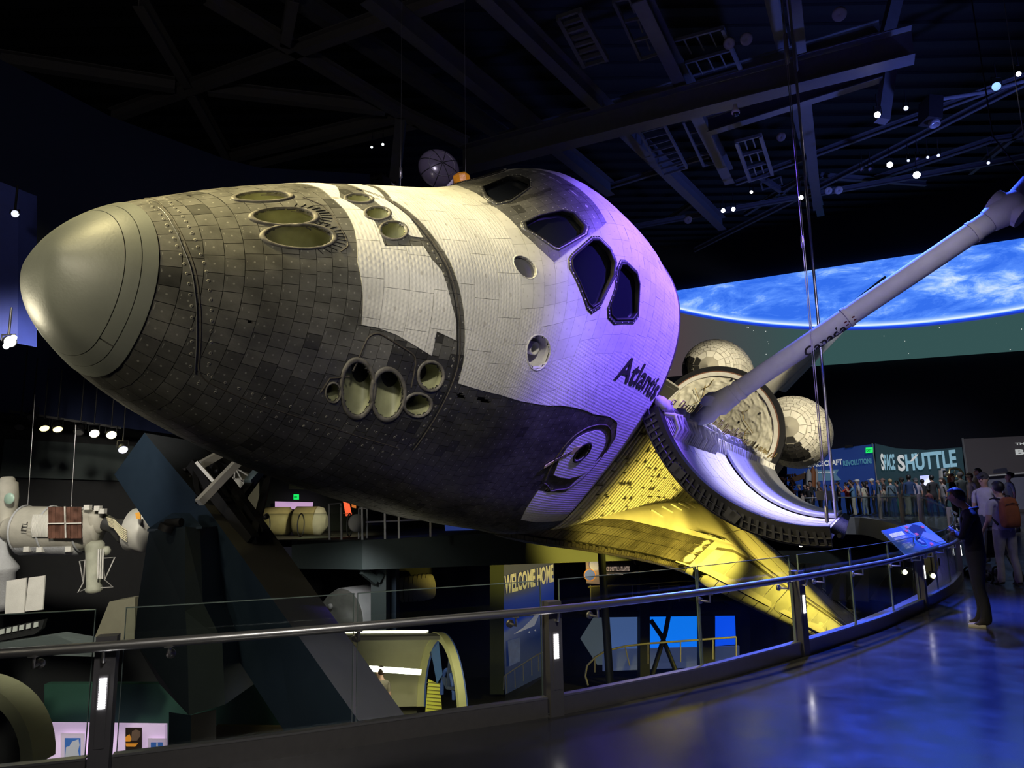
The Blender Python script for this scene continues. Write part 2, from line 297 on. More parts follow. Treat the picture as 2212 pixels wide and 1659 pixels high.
class Skin:
    """flat-ish plates following the hull, with their own depth, normals, colour and uv"""
    def __init__(s): s.v=[];s.f=[];s.n=[];s.c=[];s.uv=[]
    def plate(s,cell,off,th,col,region=None,sub=1,gap=.12,holes=True):
        x0,x1,a0,a1=cell
        pm=hP(np.array([(x0+x1)/2]*2),np.array([a0,a1])); sa=max(np.linalg.norm(pm[1]-pm[0]),.5)/(a1-a0); ga=gap/sa
        x0+=gap;x1-=gap;a0+=ga;a1-=ga
        if x1<=x0 or a1<=a0:return False
        hs=holed(x0,x1,a0,a1) if holes else []
        nx=na=sub
        if hs: nx=max(1,int((x1-x0)/.8));na=max(1,int((a1-a0)*sa/.8))
        else: nx=max(1,int(round((x1-x0)/7)));na=max(1,int(round((a1-a0)*sa/7)))
        if region is not None and not hs and not inside_all(cell,[region]): nx=max(nx,int((x1-x0)/3)+1);na=max(na,int((a1-a0)*sa/3)+1)
        xs=np.linspace(x0,x1,nx+1);as_=np.linspace(a0,a1,na+1);polys=[]
        for i in range(nx):
            for j in range(na):
                cx=(xs[i]+xs[i+1])/2;ca=(as_[j]+as_[j+1])/2
                if any(inpoly(cx,ca,HOLES[h]) for h in hs):continue
                if region is None: polys.append([(xs[i],as_[j]),(xs[i+1],as_[j]),(xs[i+1],as_[j+1]),(xs[i],as_[j+1])])
                else:
                    def sub_(xa,xb,aa_,ab,dep=0):
                        p=clip(region,xa,xb,aa_,ab)
                        ks=[(round(v[0],3),round(v[1],5)) for v in p]
                        if len(p)>=3 and len(set(ks))<len(ks) and dep<2 and (xb-xa)>1.2:
                            xm,am=(xa+xb)/2,(aa_+ab)/2;return [q for r_ in((xa,xm),(xm,xb)) for t_ in((aa_,am),(am,ab)) for q in sub_(*r_,*t_,dep+1)]
                        return [p] if len(p)>=3 else []
                    for p in sub_(xs[i],xs[i+1],as_[j],as_[j+1]):
                        q=[p[0]]
                        for v in p[1:]:
                            if abs(v[0]-q[-1][0])+abs(v[1]-q[-1][1])*60>.02:q.append(v)
                        if abs(q[0][0]-q[-1][0])+abs(q[0][1]-q[-1][1])*60<.02:q.pop()
                        if len(q)>=3:polys.append(q)
        if not polys:return False
        idx={};pts=[];fs=[]
        for p in polys:
            f=[]
            for v in p:
                k=(round(v[0],3),round(v[1],5))
                if k not in idx: idx[k]=len(pts);pts.append(v)
                if not f or f[-1]!=idx[k]: f.append(idx[k])
            if len(f)>1 and f[0]==f[-1]: f.pop()
            if len(set(f))==len(f) and len(f)>=3: fs.append(f)
            elif len(f)>=3:
                g=[];[g.append(q) for q in f if q not in g]
                if len(g)>=3: fs.append(g)
        if not fs:return False
        A=np.array(pts);P=hP(A[:,0],A[:,1]);N=hN(A[:,0],A[:,1]);top=LP(P+N*off);bot=LP(P+N*(off-th));b=len(s.v);n=len(pts)
        s.v+=top.tolist()+bot.tolist(); ec={}
        for f in fs:
            q_=top[f];a=np.cross(q_,np.roll(q_,-1,0)).sum(0)
            if (a*N[f[0]]).sum()<0: f.reverse()
            s.f.append([b+i for i in f]); s.n+=[tuple(N[i]) for i in f]; s.c+=[col]*len(f)
            s.uv+=[((pts[i][0]-x0)/(x1-x0),(pts[i][1]-a0)/(a1-a0)) for i in f]
            for i in range(len(f)):
                e=(f[i-1],f[i]);
                if (e[1],e[0]) in ec: ec.pop((e[1],e[0]))
                else: ec[e]=1
        dk=tuple(c*.55 for c in col)
        for (i,j) in ec:
            s.f.append([b+j,b+i,b+n+i,b+n+j]); e=P[j]-P[i];nn=np.cross(e,N[i]);nn=nn/max(np.linalg.norm(nn),1e-9); s.n+=[tuple(nn)]*4; s.c+=[dk]*4; s.uv+=[(0,0)]*4
        return True
    def build(s,name,m,parent,**k):
        me=bpy.data.meshes.new(name);me.from_pydata(s.v,[],s.f);me.materials.append(m)
        ca=me.color_attributes.new('Col','FLOAT_COLOR','CORNER');ca.data.foreach_set('color',np.array([(*c,1) for c in s.c],'f').ravel())
        uv=me.uv_layers.new(name='UVMap');uv.data.foreach_set('uv',np.array(s.uv,'f').ravel())
        me.polygons.foreach_set('use_smooth',[True]*len(s.f));me.update();me.normals_split_custom_set([tuple(float(q) for q in n) for n in s.n])
        o=bpy.data.objects.new(name,me);C.objects.link(o);o.parent=parent;return tag(o,**k)
# --- materials of the orbiter
def tilemat(name,rough,dot=1.,varr=.25,ndot=(.4,.4,.36),bump=.0,quilt=0.,spec=.5):
    m=bpy.data.materials.new(name);t=nt(m);N=t.nodes;L=t.links;b=N['Principled BSDF'];b.inputs['Specular IOR Level'].default_value=spec
    a=N.new('ShaderNodeAttribute');a.attribute_name='Col';tc=N.new('ShaderNodeTexCoord');uv=N.new('ShaderNodeUVMap')
    n=N.new('ShaderNodeTexNoise');n.inputs['Scale'].default_value=2.2;n.inputs['Detail'].default_value=8;n.inputs['Roughness'].default_value=.65
    mp=N.new('ShaderNodeMapping');mp.inputs['Scale'].default_value=(.6,1,1.6);L.new(tc.outputs['Object'],mp.inputs[0]);L.new(mp.outputs[0],n.inputs['Vector'])
    r=N.new('ShaderNodeMapRange');r.inputs[1].default_value=.35;r.inputs[2].default_value=.7;r.inputs[3].default_value=1-varr;r.inputs[4].default_value=1+varr*1.6;L.new(n.outputs['Fac'],r.inputs[0])
    mx=N.new('ShaderNodeMix');mx.data_type='RGBA';mx.blend_type='MULTIPLY';mx.inputs['Factor'].default_value=1;L.new(a.outputs['Color'],mx.inputs['A']);L.new(r.outputs[0],mx.inputs['B'])
    src=mx.outputs['Result']
    if dot>0:   # the small inspection dot printed at each tile's middle and a line of print near one edge
        d=N.new('ShaderNodeVectorMath');d.operation='DISTANCE';d.inputs[1].default_value=(.5,.5,0);L.new(uv.outputs[0],d.inputs[0])
        lt=N.new('ShaderNodeMath');lt.operation='LESS_THAN';lt.inputs[1].default_value=.055;L.new(d.outputs['Value'],lt.inputs[0])
        sx=N.new('ShaderNodeSeparateXYZ');L.new(uv.outputs[0],sx.inputs[0])
        g1=N.new('ShaderNodeMath');g1.operation='COMPARE';g1.inputs[1].default_value=.12;g1.inputs[2].default_value=.022;L.new(sx.outputs[0],g1.inputs[0])
        g2=N.new('ShaderNodeMath');g2.operation='COMPARE';g2.inputs[1].default_value=.3;g2.inputs[2].default_value=.2;L.new(sx.outputs[1],g2.inputs[0])
        nn=N.new('ShaderNodeTexNoise');nn.inputs['Scale'].default_value=26;L.new(tc.outputs['Object'],nn.inputs['Vector']);g3=N.new('ShaderNodeMath');g3.operation='GREATER_THAN';g3.inputs[1].default_value=.56;L.new(nn.outputs['Fac'],g3.inputs[0])
        m1=N.new('ShaderNodeMath');m1.operation='MULTIPLY';L.new(g1.outputs[0],m1.inputs[0]);L.new(g2.outputs[0],m1.inputs[1])
        m2=N.new('ShaderNodeMath');m2.operation='MULTIPLY';L.new(m1.outputs[0],m2.inputs[0]);L.new(g3.outputs[0],m2.inputs[1])
        m3=N.new('ShaderNodeMath');m3.operation='MAXIMUM';L.new(lt.outputs[0],m3.inputs[0]);L.new(m2.outputs[0],m3.inputs[1])
        m4=N.new('ShaderNodeMath');m4.operation='MULTIPLY';m4.inputs[1].default_value=dot;L.new(m3.outputs[0],m4.inputs[0])
        m5=N.new('ShaderNodeMix');m5.data_type='RGBA';L.new(m4.outputs[0],m5.inputs['Factor']);L.new(src,m5.inputs['A']);m5.inputs['B'].default_value=(*ndot,1);src=m5.outputs['Result']
    L.new(src,b.inputs['Base Color'])
    rr=N.new('ShaderNodeMapRange');rr.inputs[1].default_value=.3;rr.inputs[2].default_value=.7;rr.inputs[3].default_value=rough-.07;rr.inputs[4].default_value=rough+.12;L.new(n.outputs['Fac'],rr.inputs[0]);L.new(rr.outputs[0],b.inputs['Roughness'])
    if quilt>0:
        w1=N.new('ShaderNodeTexWave');w1.wave_type='BANDS';w1.bands_direction='Z';w1.inputs['Scale'].default_value=6.5;w1.inputs['Distortion'].default_value=.6;L.new(tc.outputs['Object'],w1.inputs['Vector'])
        w2=N.new('ShaderNodeTexWave');w2.wave_type='BANDS';w2.bands_direction='X';w2.inputs['Scale'].default_value=6.5;w2.inputs['Distortion'].default_value=.6;L.new(tc.outputs['Object'],w2.inputs['Vector'])
        mi=N.new('ShaderNodeMath');mi.operation='MULTIPLY';L.new(w1.outputs['Fac'],mi.inputs[0]);L.new(w2.outputs['Fac'],mi.inputs[1])
        bp=N.new('ShaderNodeBump');bp.inputs['Strength'].default_value=quilt;bp.inputs['Distance'].default_value=.012;L.new(mi.outputs[0],bp.inputs['Height']);L.new(bp.outputs[0],b.inputs['Normal'])
    elif bump>0:
        bp=N.new('ShaderNodeBump');bp.inputs['Strength'].default_value=bump;bp.inputs['Distance'].default_value=.01;L.new(n.outputs['Fac'],bp.inputs['Height']);L.new(bp.outputs[0],b.inputs['Normal'])
    MATS[name]=m;return m
M_blk=tilemat('black_tile',.40,.55,.35,bump=.25,spec=.55); M_gry=tilemat('grey_tile',.5,.5,.2,(.75,.75,.7)); M_wht=tilemat('white_blanket',.75,.35,.10,(.25,.22,.18),quilt=.28,spec=.25)
M_wtl=tilemat('white_tile',.6,.3,.10,(.25,.22,.18),spec=.3)
M_rcc=mat('reinforced_carbon',(.17,.18,.16),.42,var=.18,scale=1.6,bump=.08,bscale=40)
M_rim=mat('thruster_rim',(.16,.15,.13),.5,var=.5,scale=9,bump=.2); M_cup=mat('thruster_cone',(.34,.35,.20),.5,var=.15,scale=7)
M_gap=mat('tile_gap_filler',(.055,.052,.045),.8); M_groove=mat('thermal_barrier',(.06,.052,.042),.6,var=.3,scale=20)
M_glw=mat('cockpit_glass',(.01,.012,.02),.04,spec=.8,coat=.5); M_frame=mat('window_retainer',(.16,.16,.17),.35,metal=.4,var=.1); M_blackm=mat('black_metal',(.010,.010,.012),.5,spec=.25)
M_whs=mat('white_felt',(.62,.61,.57),.75,var=.08,scale=5,bump=.12,bscale=60); M_wing=mat('white_wing_felt',(.60,.58,.50),.6,var=.06,scale=3)
orb=empty('space_shuttle',OL,label='huge tilted black and white winged spacecraft lettered Atlantis, hung over the hall',cat='spacecraft')
orb.rotation_mode='QUATERNION'; orb.rotation_quaternion=Matrix(OM.tolist()).to_quaternion()
# --- base skin (dark, seen only in the joints)
xs=np.concatenate([236+np.linspace(.02,1,16)**2*14,np.arange(252,582.1,1.65)]);na=460;aa=np.linspace(-PI,PI,na,endpoint=False)
GX,GA=np.meshgrid(xs,aa,indexing='ij');Pg=LP(hP(GX,GA)-hN(GX,GA)*.15);keep=np.ones((len(xs)-1,na),bool);cx=(GX[:-1]+GX[1:])/2;ca=GA[:-1]+PI/na
for k,h in HOLES.items():
    b=HB[k];s=(cx>b[0]-2)&(cx<b[1]+2)&(ca>b[2]-.05)&(ca<b[3]+.05);ii=np.where(s)
    if len(ii[0]): keep[ii]&=~(inpoly(cx[ii],ca[ii],h))
mb=MB();fs=[(i*na+j,i*na+(j+1)%na,(i+1)*na+(j+1)%na,(i+1)*na+j) for i,j in zip(*np.where(keep))]
mb.add(Pg.reshape(-1,3),fs,0,True);mb.build('forward_fuselage',M_gap,orb)
# --- nose cap: grey carbon shell, a separate inner ring and outer ring
def band(X0,X1,off,name,m,a0=-PI,a1=PI,nx=18,nA=160,th=.5,**k):
    t=np.linspace(math.sqrt(max(X0-236,0.0001)),math.sqrt(X1-236),nx);X=236+t**2;A=np.linspace(a0,a1,nA);GX,GA=np.meshgrid(X,A,indexing='ij')
    P=hP(GX,GA);N=hN(GX,GA)
    if X0<236.1: N[0]=(-1,0,0);P[0]=(236,0,342.87);N[1]=N[1]*.5+np.array([-.5,0,0])
    top=LP(P+N*off);bot=LP(P+N*(off-th));mb=MB();n=nA
    f=[(i*n+j,i*n+j+1,(i+1)*n+j+1,(i+1)*n+j) for i in range(nx-1) for j in range(n-1)]
    f=[q[::-1] for q in f];mb.add(top.reshape(-1,3),f,0,True)
    for row in(0,nx-1): mb.add(np.concatenate([top[row],bot[row]]),[(j,j+1,n+j+1,n+j) for j in range(n-1)])
    for col in(0,nA-1): mb.add(np.concatenate([top[:,col],bot[:,col]]),[(j,j+1,nx+j+1,nx+j) for j in range(nx-1)])
    return mb.build(name,m,orb,**k)
band(236.0001,249.2,.6,'nose_cap',M_rcc,nx=30,label='smooth grey carbon nose cap')
band(249.4,253.0,.6,'nose_seal_ring',M_rcc,a0=-1.53,a1=1.53,nx=6); band(249.4,253.0,.6,'nose_seal_ring',M_rcc,a0=1.545,a1=2*PI-1.545,nx=6)
band(253.2,257.2,.62,'nose_seal_ring',M_rcc,nx=6)
# --- tiles
WHITE=[WF,WS,WM,mirror(WF),mirror(WS),mirror(WM)];GREY=[GR,mirror(GR)]
camO=WO(cC)
def inside_all(c,polys,m=.0):
    return any(all(bool(inpoly(x,a,p)) for x in(c[0]+.3,c[1]-.3) for a in(c[2]+.002,c[3]-.002)) for p in polys)
def view_area(c):
    x=(c[0]+c[1])/2;a=(c[2]+c[3])/2;P=hP(x,a);N=hN(x,a);d=camO-P;D=np.linalg.norm(d);k=(N*d).sum()/D
    p=hP(np.array([x,x]),np.array([c[2],c[3]]));return k*(c[1]-c[0])*np.linalg.norm(p[1]-p[0])/D**2
def plates(cl,off,th,colf,m,name,polys=None,nmax=300,gap=.12):
    """the tiles largest in view become parts of their own, the rest one part"""
    items=[]
    for c in cl:
        for r in (polys or [None]):
            if r is not None:
                if c[1]<min(p[0] for p in r) or c[0]>max(p[0] for p in r) or c[3]<min(p[1] for p in r) or c[2]>max(p[1] for p in r):continue
            items.append((view_area(c),c,r))
    items.sort(key=lambda t:-t[0]);rest=Skin();n=0
    for va,c,r in items:
        col=colf(c)
        if n<nmax and va>0:
            s=Skin()
            if s.plate(c,off,th,col,r,gap=gap): s.build(name,m,orb);n+=1
        else: rest.plate(c,off,th,col,r,gap=gap)
    if rest.f: rest.build(name+'_field' ,m,orb,kind='stuff')
def blackcol(c):  # tone by zone; the paler upper bow has spotlight sheen in its colour
    x=(c[0]+c[1])/2;a=abs((c[2]+c[3])/2);g=.030+.012*rnd.random();
    if x<384 and a<1.0: g=.095+.02*rnd.random()
    if x<345 and a<1.25: g=.105+.025*rnd.random()
    if x<345 and a>=1.25: g=.055+.025*rnd.random()
    if rnd.random()<.03:g*=.45
    return (g*1.02,g,g*.9)
bc=cells(257.4,343.5,6.2,6.2,-PI,PI,jit=.05)+cells(343.5,582,6.1,6.1,-PI,PI)
bc=[c for c in bc if not inside_all(c,WHITE+GREY)]
plates(bc,.30,.5,blackcol,M_blk,'tile',gap=.10)
wcol=lambda c:(lambda g:(g,g*.985,g*.93))(.60+.07*rnd.random())
plates([c for c in cells(322,384,12.5,17,-1.2,1.2)],.55,.6,wcol,M_wht,'blanket_panel',[WF,WS,mirror(WF),mirror(WS)],300,gap=.08)
wc=[c for c in cells(352,582,15.3,22,-1.9,1.9,jit=.12)]
tile_zone=[(410,-1),(410,.62),(445,.95),(520,.95),(520,.55),(560,.35),(560,-1)]
inz=lambda c:(lambda x,a:bool(inpoly(x,abs(a),tile_zone)))((c[0]+c[1])/2,(c[2]+c[3])/2)
plates([c for c in wc if not inz(c)],.55,.6,wcol,M_wht,'blanket_panel',[WM,mirror(WM)],300,gap=.08)
zc=[]
for c in wc:
    if inz(c):
        T=arctab((c[0]+c[1])/2);ma=(c[2]+c[3])/2;mx=(c[0]+c[1])/2;q=[c[2],ma,c[3]]
        for i in range(2):
            for j in range(2): zc.append(((c[0],mx)[i],(mx,c[1])[i],q[j],q[j+1]))
plates(zc,.55,.6,wcol,M_wtl,'white_tile',[WM,mirror(WM)],150,gap=.05)
gcol=lambda c:(lambda g:(g,g,g*1.02))(.11+.03*rnd.random() if rnd.random()>.05 else .06)
plates(cells(416,476,6,6.2,-.5,.5),.68,.5,gcol,M_gry,'grey_tile',GREY,120,gap=.07)
# --- raised lines: thermal barrier seams
def line_on(pts,r,name,m,off=.3,n=60,**k):
    P=np.array(pts,float);d=np.r_[0,np.cumsum(np.hypot(np.diff(P[:,0]),np.diff(P[:,1])*70))];q=np.linspace(0,d[-1],n);X=np.interp(q,d,P[:,0]);A=np.interp(q,d,P[:,1])
    if len(pts)>4:
        ker=np.ones(5)/5; Xs=np.convolve(np.pad(X,2,'edge'),ker,'valid');As=np.convolve(np.pad(A,2,'edge'),ker,'valid');X,A=Xs,As
    mb=MB();mb.tube(LP(hP(X,A)+hN(X,A)*off),r*I,8);return mb.build(name,m,orb,**k)
GRV=[(267.5,-.58),(263,-.09),(263.5,.238),(264.9,.494),(267.2,.696),(269.3,.898),(272.4,1.14),(276,1.369),(278,1.459),(282.2,1.472),(298.1,1.486),(326.5,1.477),(371.6,1.495)]
line_on(GRV,.34,'thermal_barrier',M_groove,.1,120);line_on([(x-1.2,a) for x,a in GRV[1:9]],.22,'thermal_barrier',M_frame,.45,80)
line_on(SEAM,.4,'thermal_barrier',M_groove,.3,90);line_on([(x-1.6,a) for x,a in SEAM],.3,'thermal_barrier',M_blackm,.4,90)
mb=MB()
for pts,off_,n_ in ((GRV,3.2,46),(GRV,-2.6,40),(SEAM,3.0,34),(SEAM,-3.4,34)):
    Pq=np.array(pts,float);dq=np.r_[0,np.cumsum(np.hypot(np.diff(Pq[:,0]),np.diff(Pq[:,1])*70))]
    for q in np.linspace(2,dq[-1]-2,n_):
        x,a=np.interp(q,dq,Pq[:,0]),np.interp(q,dq,Pq[:,1])
        x2,a2=np.interp(q+1,dq,Pq[:,0]),np.interp(q+1,dq,Pq[:,1]);tx,ta=x2-x,(a2-a)*70;l=math.hypot(tx,ta) or 1
        x+=ta/l*off_;a-=tx/l*off_/70
        if x<258.5:continue
        P=hP(x,a);N=hN(x,a);mb.lathe([(.34*I,.0),(.60*I,.0),(.60*I,.03*I),(.34*I,.03*I)],LP(P+N*.32),N,10)
mb.build('ring_mark',mat('pale_mark',(.30,.29,.25),.6),orb,kind='stuff')
for h_ in ('f2','f3'):
    h=HOLES[h_];cx_,ca_=np.mean([p[0] for p in h]),np.mean([p[1] for p in h]);mb=MB()
    for k in range(13):
        t=-1.15+2.3*k/12;r0,r1=1.22,1.62;u=(math.cos(t),math.sin(t));mb.tube(LP(hP(np.array([cx_+11.3*r*u[0] for r in(r0,r1)]),np.array([ca_+.092*r*u[1] for r in(r0,r1)]))+hN(np.array([cx_+13]),np.array([ca_]))*.35),.22*I,5)
    mb.build('fan_ridge',M_gry,orb,kind='stuff')
PANEL=[(329.5,1.178),(330.5,1.014),(331.6,.969),(335.2,.951),(355,1.032),(356.7,1.055),(359.6,1.2)]
line_on(PANEL,.4,'panel_seam',M_groove,.35,60)
line_on([(329,1.2),(321.5,1.235),(320.5,1.32)],.4,'panel_seam',M_groove,.35)
line_on([(311,-.02),(316.5,.1),(318.5,.3),(320.2,.45),(316,.5)],.3,'panel_seam',M_groove,.35)
# --- openings: rim, cone or glass
def loopXY(h): return np.array([p[0] for p in h]),np.array([p[1] for p in h])
def scaled(h,k,kx=None):
    X,A=loopXY(h);c=(X.mean(),A.mean());return c[0]+(X-c[0])*(kx or k),c[1]+(A-c[1])*k
def grow(h,d):
    """grow the loop outward on the surface by d inches"""
    X,A=loopXY(h);P=hP(X,A);c=P.mean(0);r=np.linalg.norm(P-c,axis=1).mean();return scaled(h,1+d/r)
def ring(h,d_out,offs,m,name,mat2=None,inner=0.,**k):
    n=len(h);mb=MB();rows=[]
    for d,o in[(d_out,-.2),(d_out,offs*.7),(d_out*.6,offs),(inner+.25,offs),(inner,offs*.5),(inner,-1.2)]:
        X,A=grow(h,d);rows.append(LP(hP(X,A)+hN(X,A)*o))
    V_=np.concatenate(rows);mb.add(V_,[(i*n+j,i*n+(j+1)%n,(i+1)*n+(j+1)%n,(i+1)*n+j) for i in range(len(rows)-1) for j in range(n)],0,True)
    return mb.build(name,m,orb,**k)
def cone(key,depth,shrink,dirmode,rw=1.6,mcup=M_cup):
    h=HOLES[key];r=ring(h,rw,.95,M_rim,'thruster_rim');n=len(h);X,A=grow(h,-.1);P=hP(X,A);N=hN(X,A);c=P.mean(0);nm=N.mean(0);nm/=np.linalg.norm(nm)
    d={'n':-nm,'f':np.array([.95,0,0])-nm*.35,'d':np.array([.1,0,.75])-nm*.8}[dirmode];d=d/np.linalg.norm(d)
    rows=[]
    for t in np.linspace(0,1,9):
        k=1-(1-shrink)*t**1.3; rows.append(LP(c+(P-c)*k+d*depth*t))
    mb=MB();mb.add(np.concatenate(rows),[(i*n+j,i*n+(j+1)%n,(i+1)*n+(j+1)%n,(i+1)*n+j) for i in range(8) for j in range(n)],0,True);o=mb.build('thruster_nozzle',mcup,orb)
    e=MB();e.add(rows[-1],[tuple(range(n))]);e.build('nozzle_throat',M_blackm,o)
for k in('f1','f2','f3'): cone(k,17,.5,'f',1.7)
for k in('u1','u2','u3'): cone(k,9,.6,'n',1.3)
for k in('s1','s2','s1m','s2m'): cone(k,11,.62,'d',2.0)
for k in('d1','d2','d1m','d2m'): cone(k,9,.7,'n',1.5)
cone('v',5,.6,'n',.8)
def pocket(key,depth,m,rimm,name,rw=.6,n2=None,shr=.98):
    h=HOLES[key];n=len(h)
    if rimm: ring(h,rw,.8,rimm,name+'_rim')
    X,A=grow(h,.2);P=hP(X,A);nm=hN(X,A).mean(0);nm/=np.linalg.norm(nm);c=P.mean(0)
    mb=MB();rows=[LP(P+nm*.2),LP(c+(P-c)*shr-nm*depth)];mb.add(np.concatenate(rows),[(j,(j+1)%n,n+(j+1)%n,n+j) for j in range(n)],0,True);mb.add(rows[1],[tuple(range(n))]);return mb.build(name,m,orb)
for k in('slot_a','slot_b','dot'): pocket(k,3,M_blackm,None,'vent_slot')
p=pocket('star',13,M_whs,M_whs,'star_tracker_well',1.0,shr=.85)
X,A=loopXY(HOLES['star']);cst=hP(X,A).mean(0);nst=hN(X,A).mean(0);nst/=np.linalg.norm(nst)
mb=MB();c1=cst-nst*11+np.array([3,0,2]);mb.lathe([(.0,.0),(3.6*I,0),(3.6*I,6*I),(3.0*I,6*I),(3.0*I,.5*I),(0,.5*I)],LP(c1),nst,20);mb.build('star_tracker_tube',M_whs,orb)
pocket('star_upper',1.2,M_frame,M_whs,'star_tracker_door',.6)
for k in WIN:
    h=HOLES[k];n=len(h);grey=k in('wA','wB')
    # rounder outline
    ring(h,2.6,1.15,M_frame if grey else mat('dark_retainer',(.035,.035,.04),.4,var=.1),'window_frame',inner=.0)
    fo=ring(h,.3,1.5,M_blackm,'window_gasket',inner=-.9)
    X,A=grow(h,1.6);q=np.linspace(0,n,int(n*3),endpoint=False);Xi=np.interp(q,range(n+1),np.r_[X,X[0]]);Ai=np.interp(q,range(n+1),np.r_[A,A[0]]);mb=MB()
    for x,a in zip(Xi,Ai):
        P=hP(x,a);N=hN(x,a);mb.lathe([(0,.18*I),(.33*I,.18*I),(.33*I,0)],LP(P+N*1.1),N,6)
    mb.build('bolts',M_whs,orb,kind='stuff')
    X,A=grow(h,.1);P=hP(X,A);nm=hN(X,A).mean(0);nm/=np.linalg.norm(nm);c=P.mean(0);proj=P-nm*((P-c)@nm)[:,None]
    mb=MB();mb.add(LP(proj-nm*1.6),[tuple(range(n))]);mb.build('window_pane',M_glw,orb)
# --- hatch
HW=[(508,1.539),(501.5,1.49),(500.3,1.45),(503,1.405),(509,1.385),(516.8,1.372),(525,1.372),(533,1.385),(541,1.41),(546,1.44),(548.5,1.49),(547,1.52),(542.1,1.535),(530.2,1.545),(518,1.545)]
HO=[(505.4,1.562),(498.7,1.518),(495.8,1.46),(497.5,1.405),(506,1.365),(516,1.348),(527,1.346),(538,1.365),(549,1.40),(554,1.45),(554.5,1.515),(549,1.55),(540.2,1.568),(518.6,1.572)]
def patch(poly,off,name,m,parent=orb,cell=3.,colr=(.62,.61,.6),**k):
    s=Skin();xa,xb=min(p[0] for p in poly),max(p[0] for p in poly);a0,a1=min(p[1] for p in poly),max(p[1] for p in poly)
    big=(xa-.3,xb+.3,a0-.003,a1+.003);
    x0,x1,b0,b1=big;s.plate(big,off,.4,colr,poly,gap=0);return s.build(name,m,parent,**k)
line_on(HO+[HO[0]],.45,'hatch_seam',M_groove,.4,90)
patch(HW,.9,'side_hatch',M_wht,label='white hatch cover round the side window')
ring(HOLES['hatchwin'],1.6,1.5,M_blackm,'hatch_window_frame',inner=0);pocket('hatchwin',2,M_glw,None,'hatch_window')
M_yel=mat('yellow_marking',(.45,.40,.16),.6);M_ink=mat('dark_lettering',(.015,.013,.012),.7)
patch([(491,1.512),(493.5,1.5),(508,1.452),(507.4,1.441),(515,1.432),(510.6,1.468),(509.7,1.459),(495,1.508),(492,1.52)],1.15,'rescue_arrow',M_yel)
def text_hull(s,u0,u1,aL,aH,name,m,off=.95,bold=.02,du=0.,da=0.,**k):
    """lettering wrapped on the hull from station u0 to u1, baseline aL, cap line aH (angles); da: baseline drift"""
    vs,fs=textmesh(s,1,1,bold,.01,res=4);xs=[v[0] for v in vs];ys=[v[1] for v in vs];x0,x1=min(xs),max(xs);y0,y1=min(ys),max(ys)
    X=np.array([u0+(v[0]-x0)/(x1-x0)*(u1-u0) for v in vs]);T=np.array([(v[1]-y0)/(y1-y0) for v in vs]);U=(X-u0)/(u1-u0);A=aL+(aH-aL)*T+da*U;X=X+du*T
    N=hN(X,A);P=hP(X,A)+N*(off+np.array([v[2]*8 for v in vs])[:,None]);mb=MB();mb.add(LP(P),fs);return mb.build(name,m,orb,**k)
text_hull('Atlantis',503.5,577.5,1.147,1.036,'name_lettering',M_ink,bold=.016,da=.03,label='dark lettering reading Atlantis')
text_hull('RESCUE',495.5,507,1.5,1.487,'arrow_lettering',M_ink,1.3,.01,da=-.035)

# ---------------------------------------------------------------- mid fuselage, wings, tail, bay
def asill():
    aa=np.linspace(.9,1.6,400);z=hP(np.full(400,582.),aa)[:,2];return float(aa[np.argmin(abs(z-412))])
AS=asill()
def band2(X0,X1,a0,a1,name,m,off=.3,n=30,nx=2,**k):
    mb=MB();X=np.linspace(X0,X1,nx);A=np.concatenate([np.linspace(a0,PI/2-.06,20),np.linspace(PI/2-.05,PI/2+.25,40),np.linspace(PI/2+.27,PI,30)]) if a1<=PI else 2*PI-np.concatenate([np.linspace(2*PI-a1,PI/2-.06,20),np.linspace(PI/2-.05,PI/2+.25,40),np.linspace(PI/2+.27,PI,30)])[::-1];n=len(A);GA=np.broadcast_to(A,(nx,n));P=hP(np.full((nx,n),582.),GA);N=hN(np.full((nx,n),581.),GA);P=P+N*off;P[...,0]=X[:,None]
    mb.add(LP(P).reshape(-1,3),[(i*n+j+1,i*n+j,(i+1)*n+j,(i+1)*n+j+1) for i in range(nx-1) for j in range(n-1)],0,True);return mb.build(name,m,orb,**k)
band2(582,1500,AS,PI,'mid_fuselage',M_gap,0,60,8);band2(582,1500,PI,2*PI-AS,'mid_fuselage',M_gap,0,60,8)
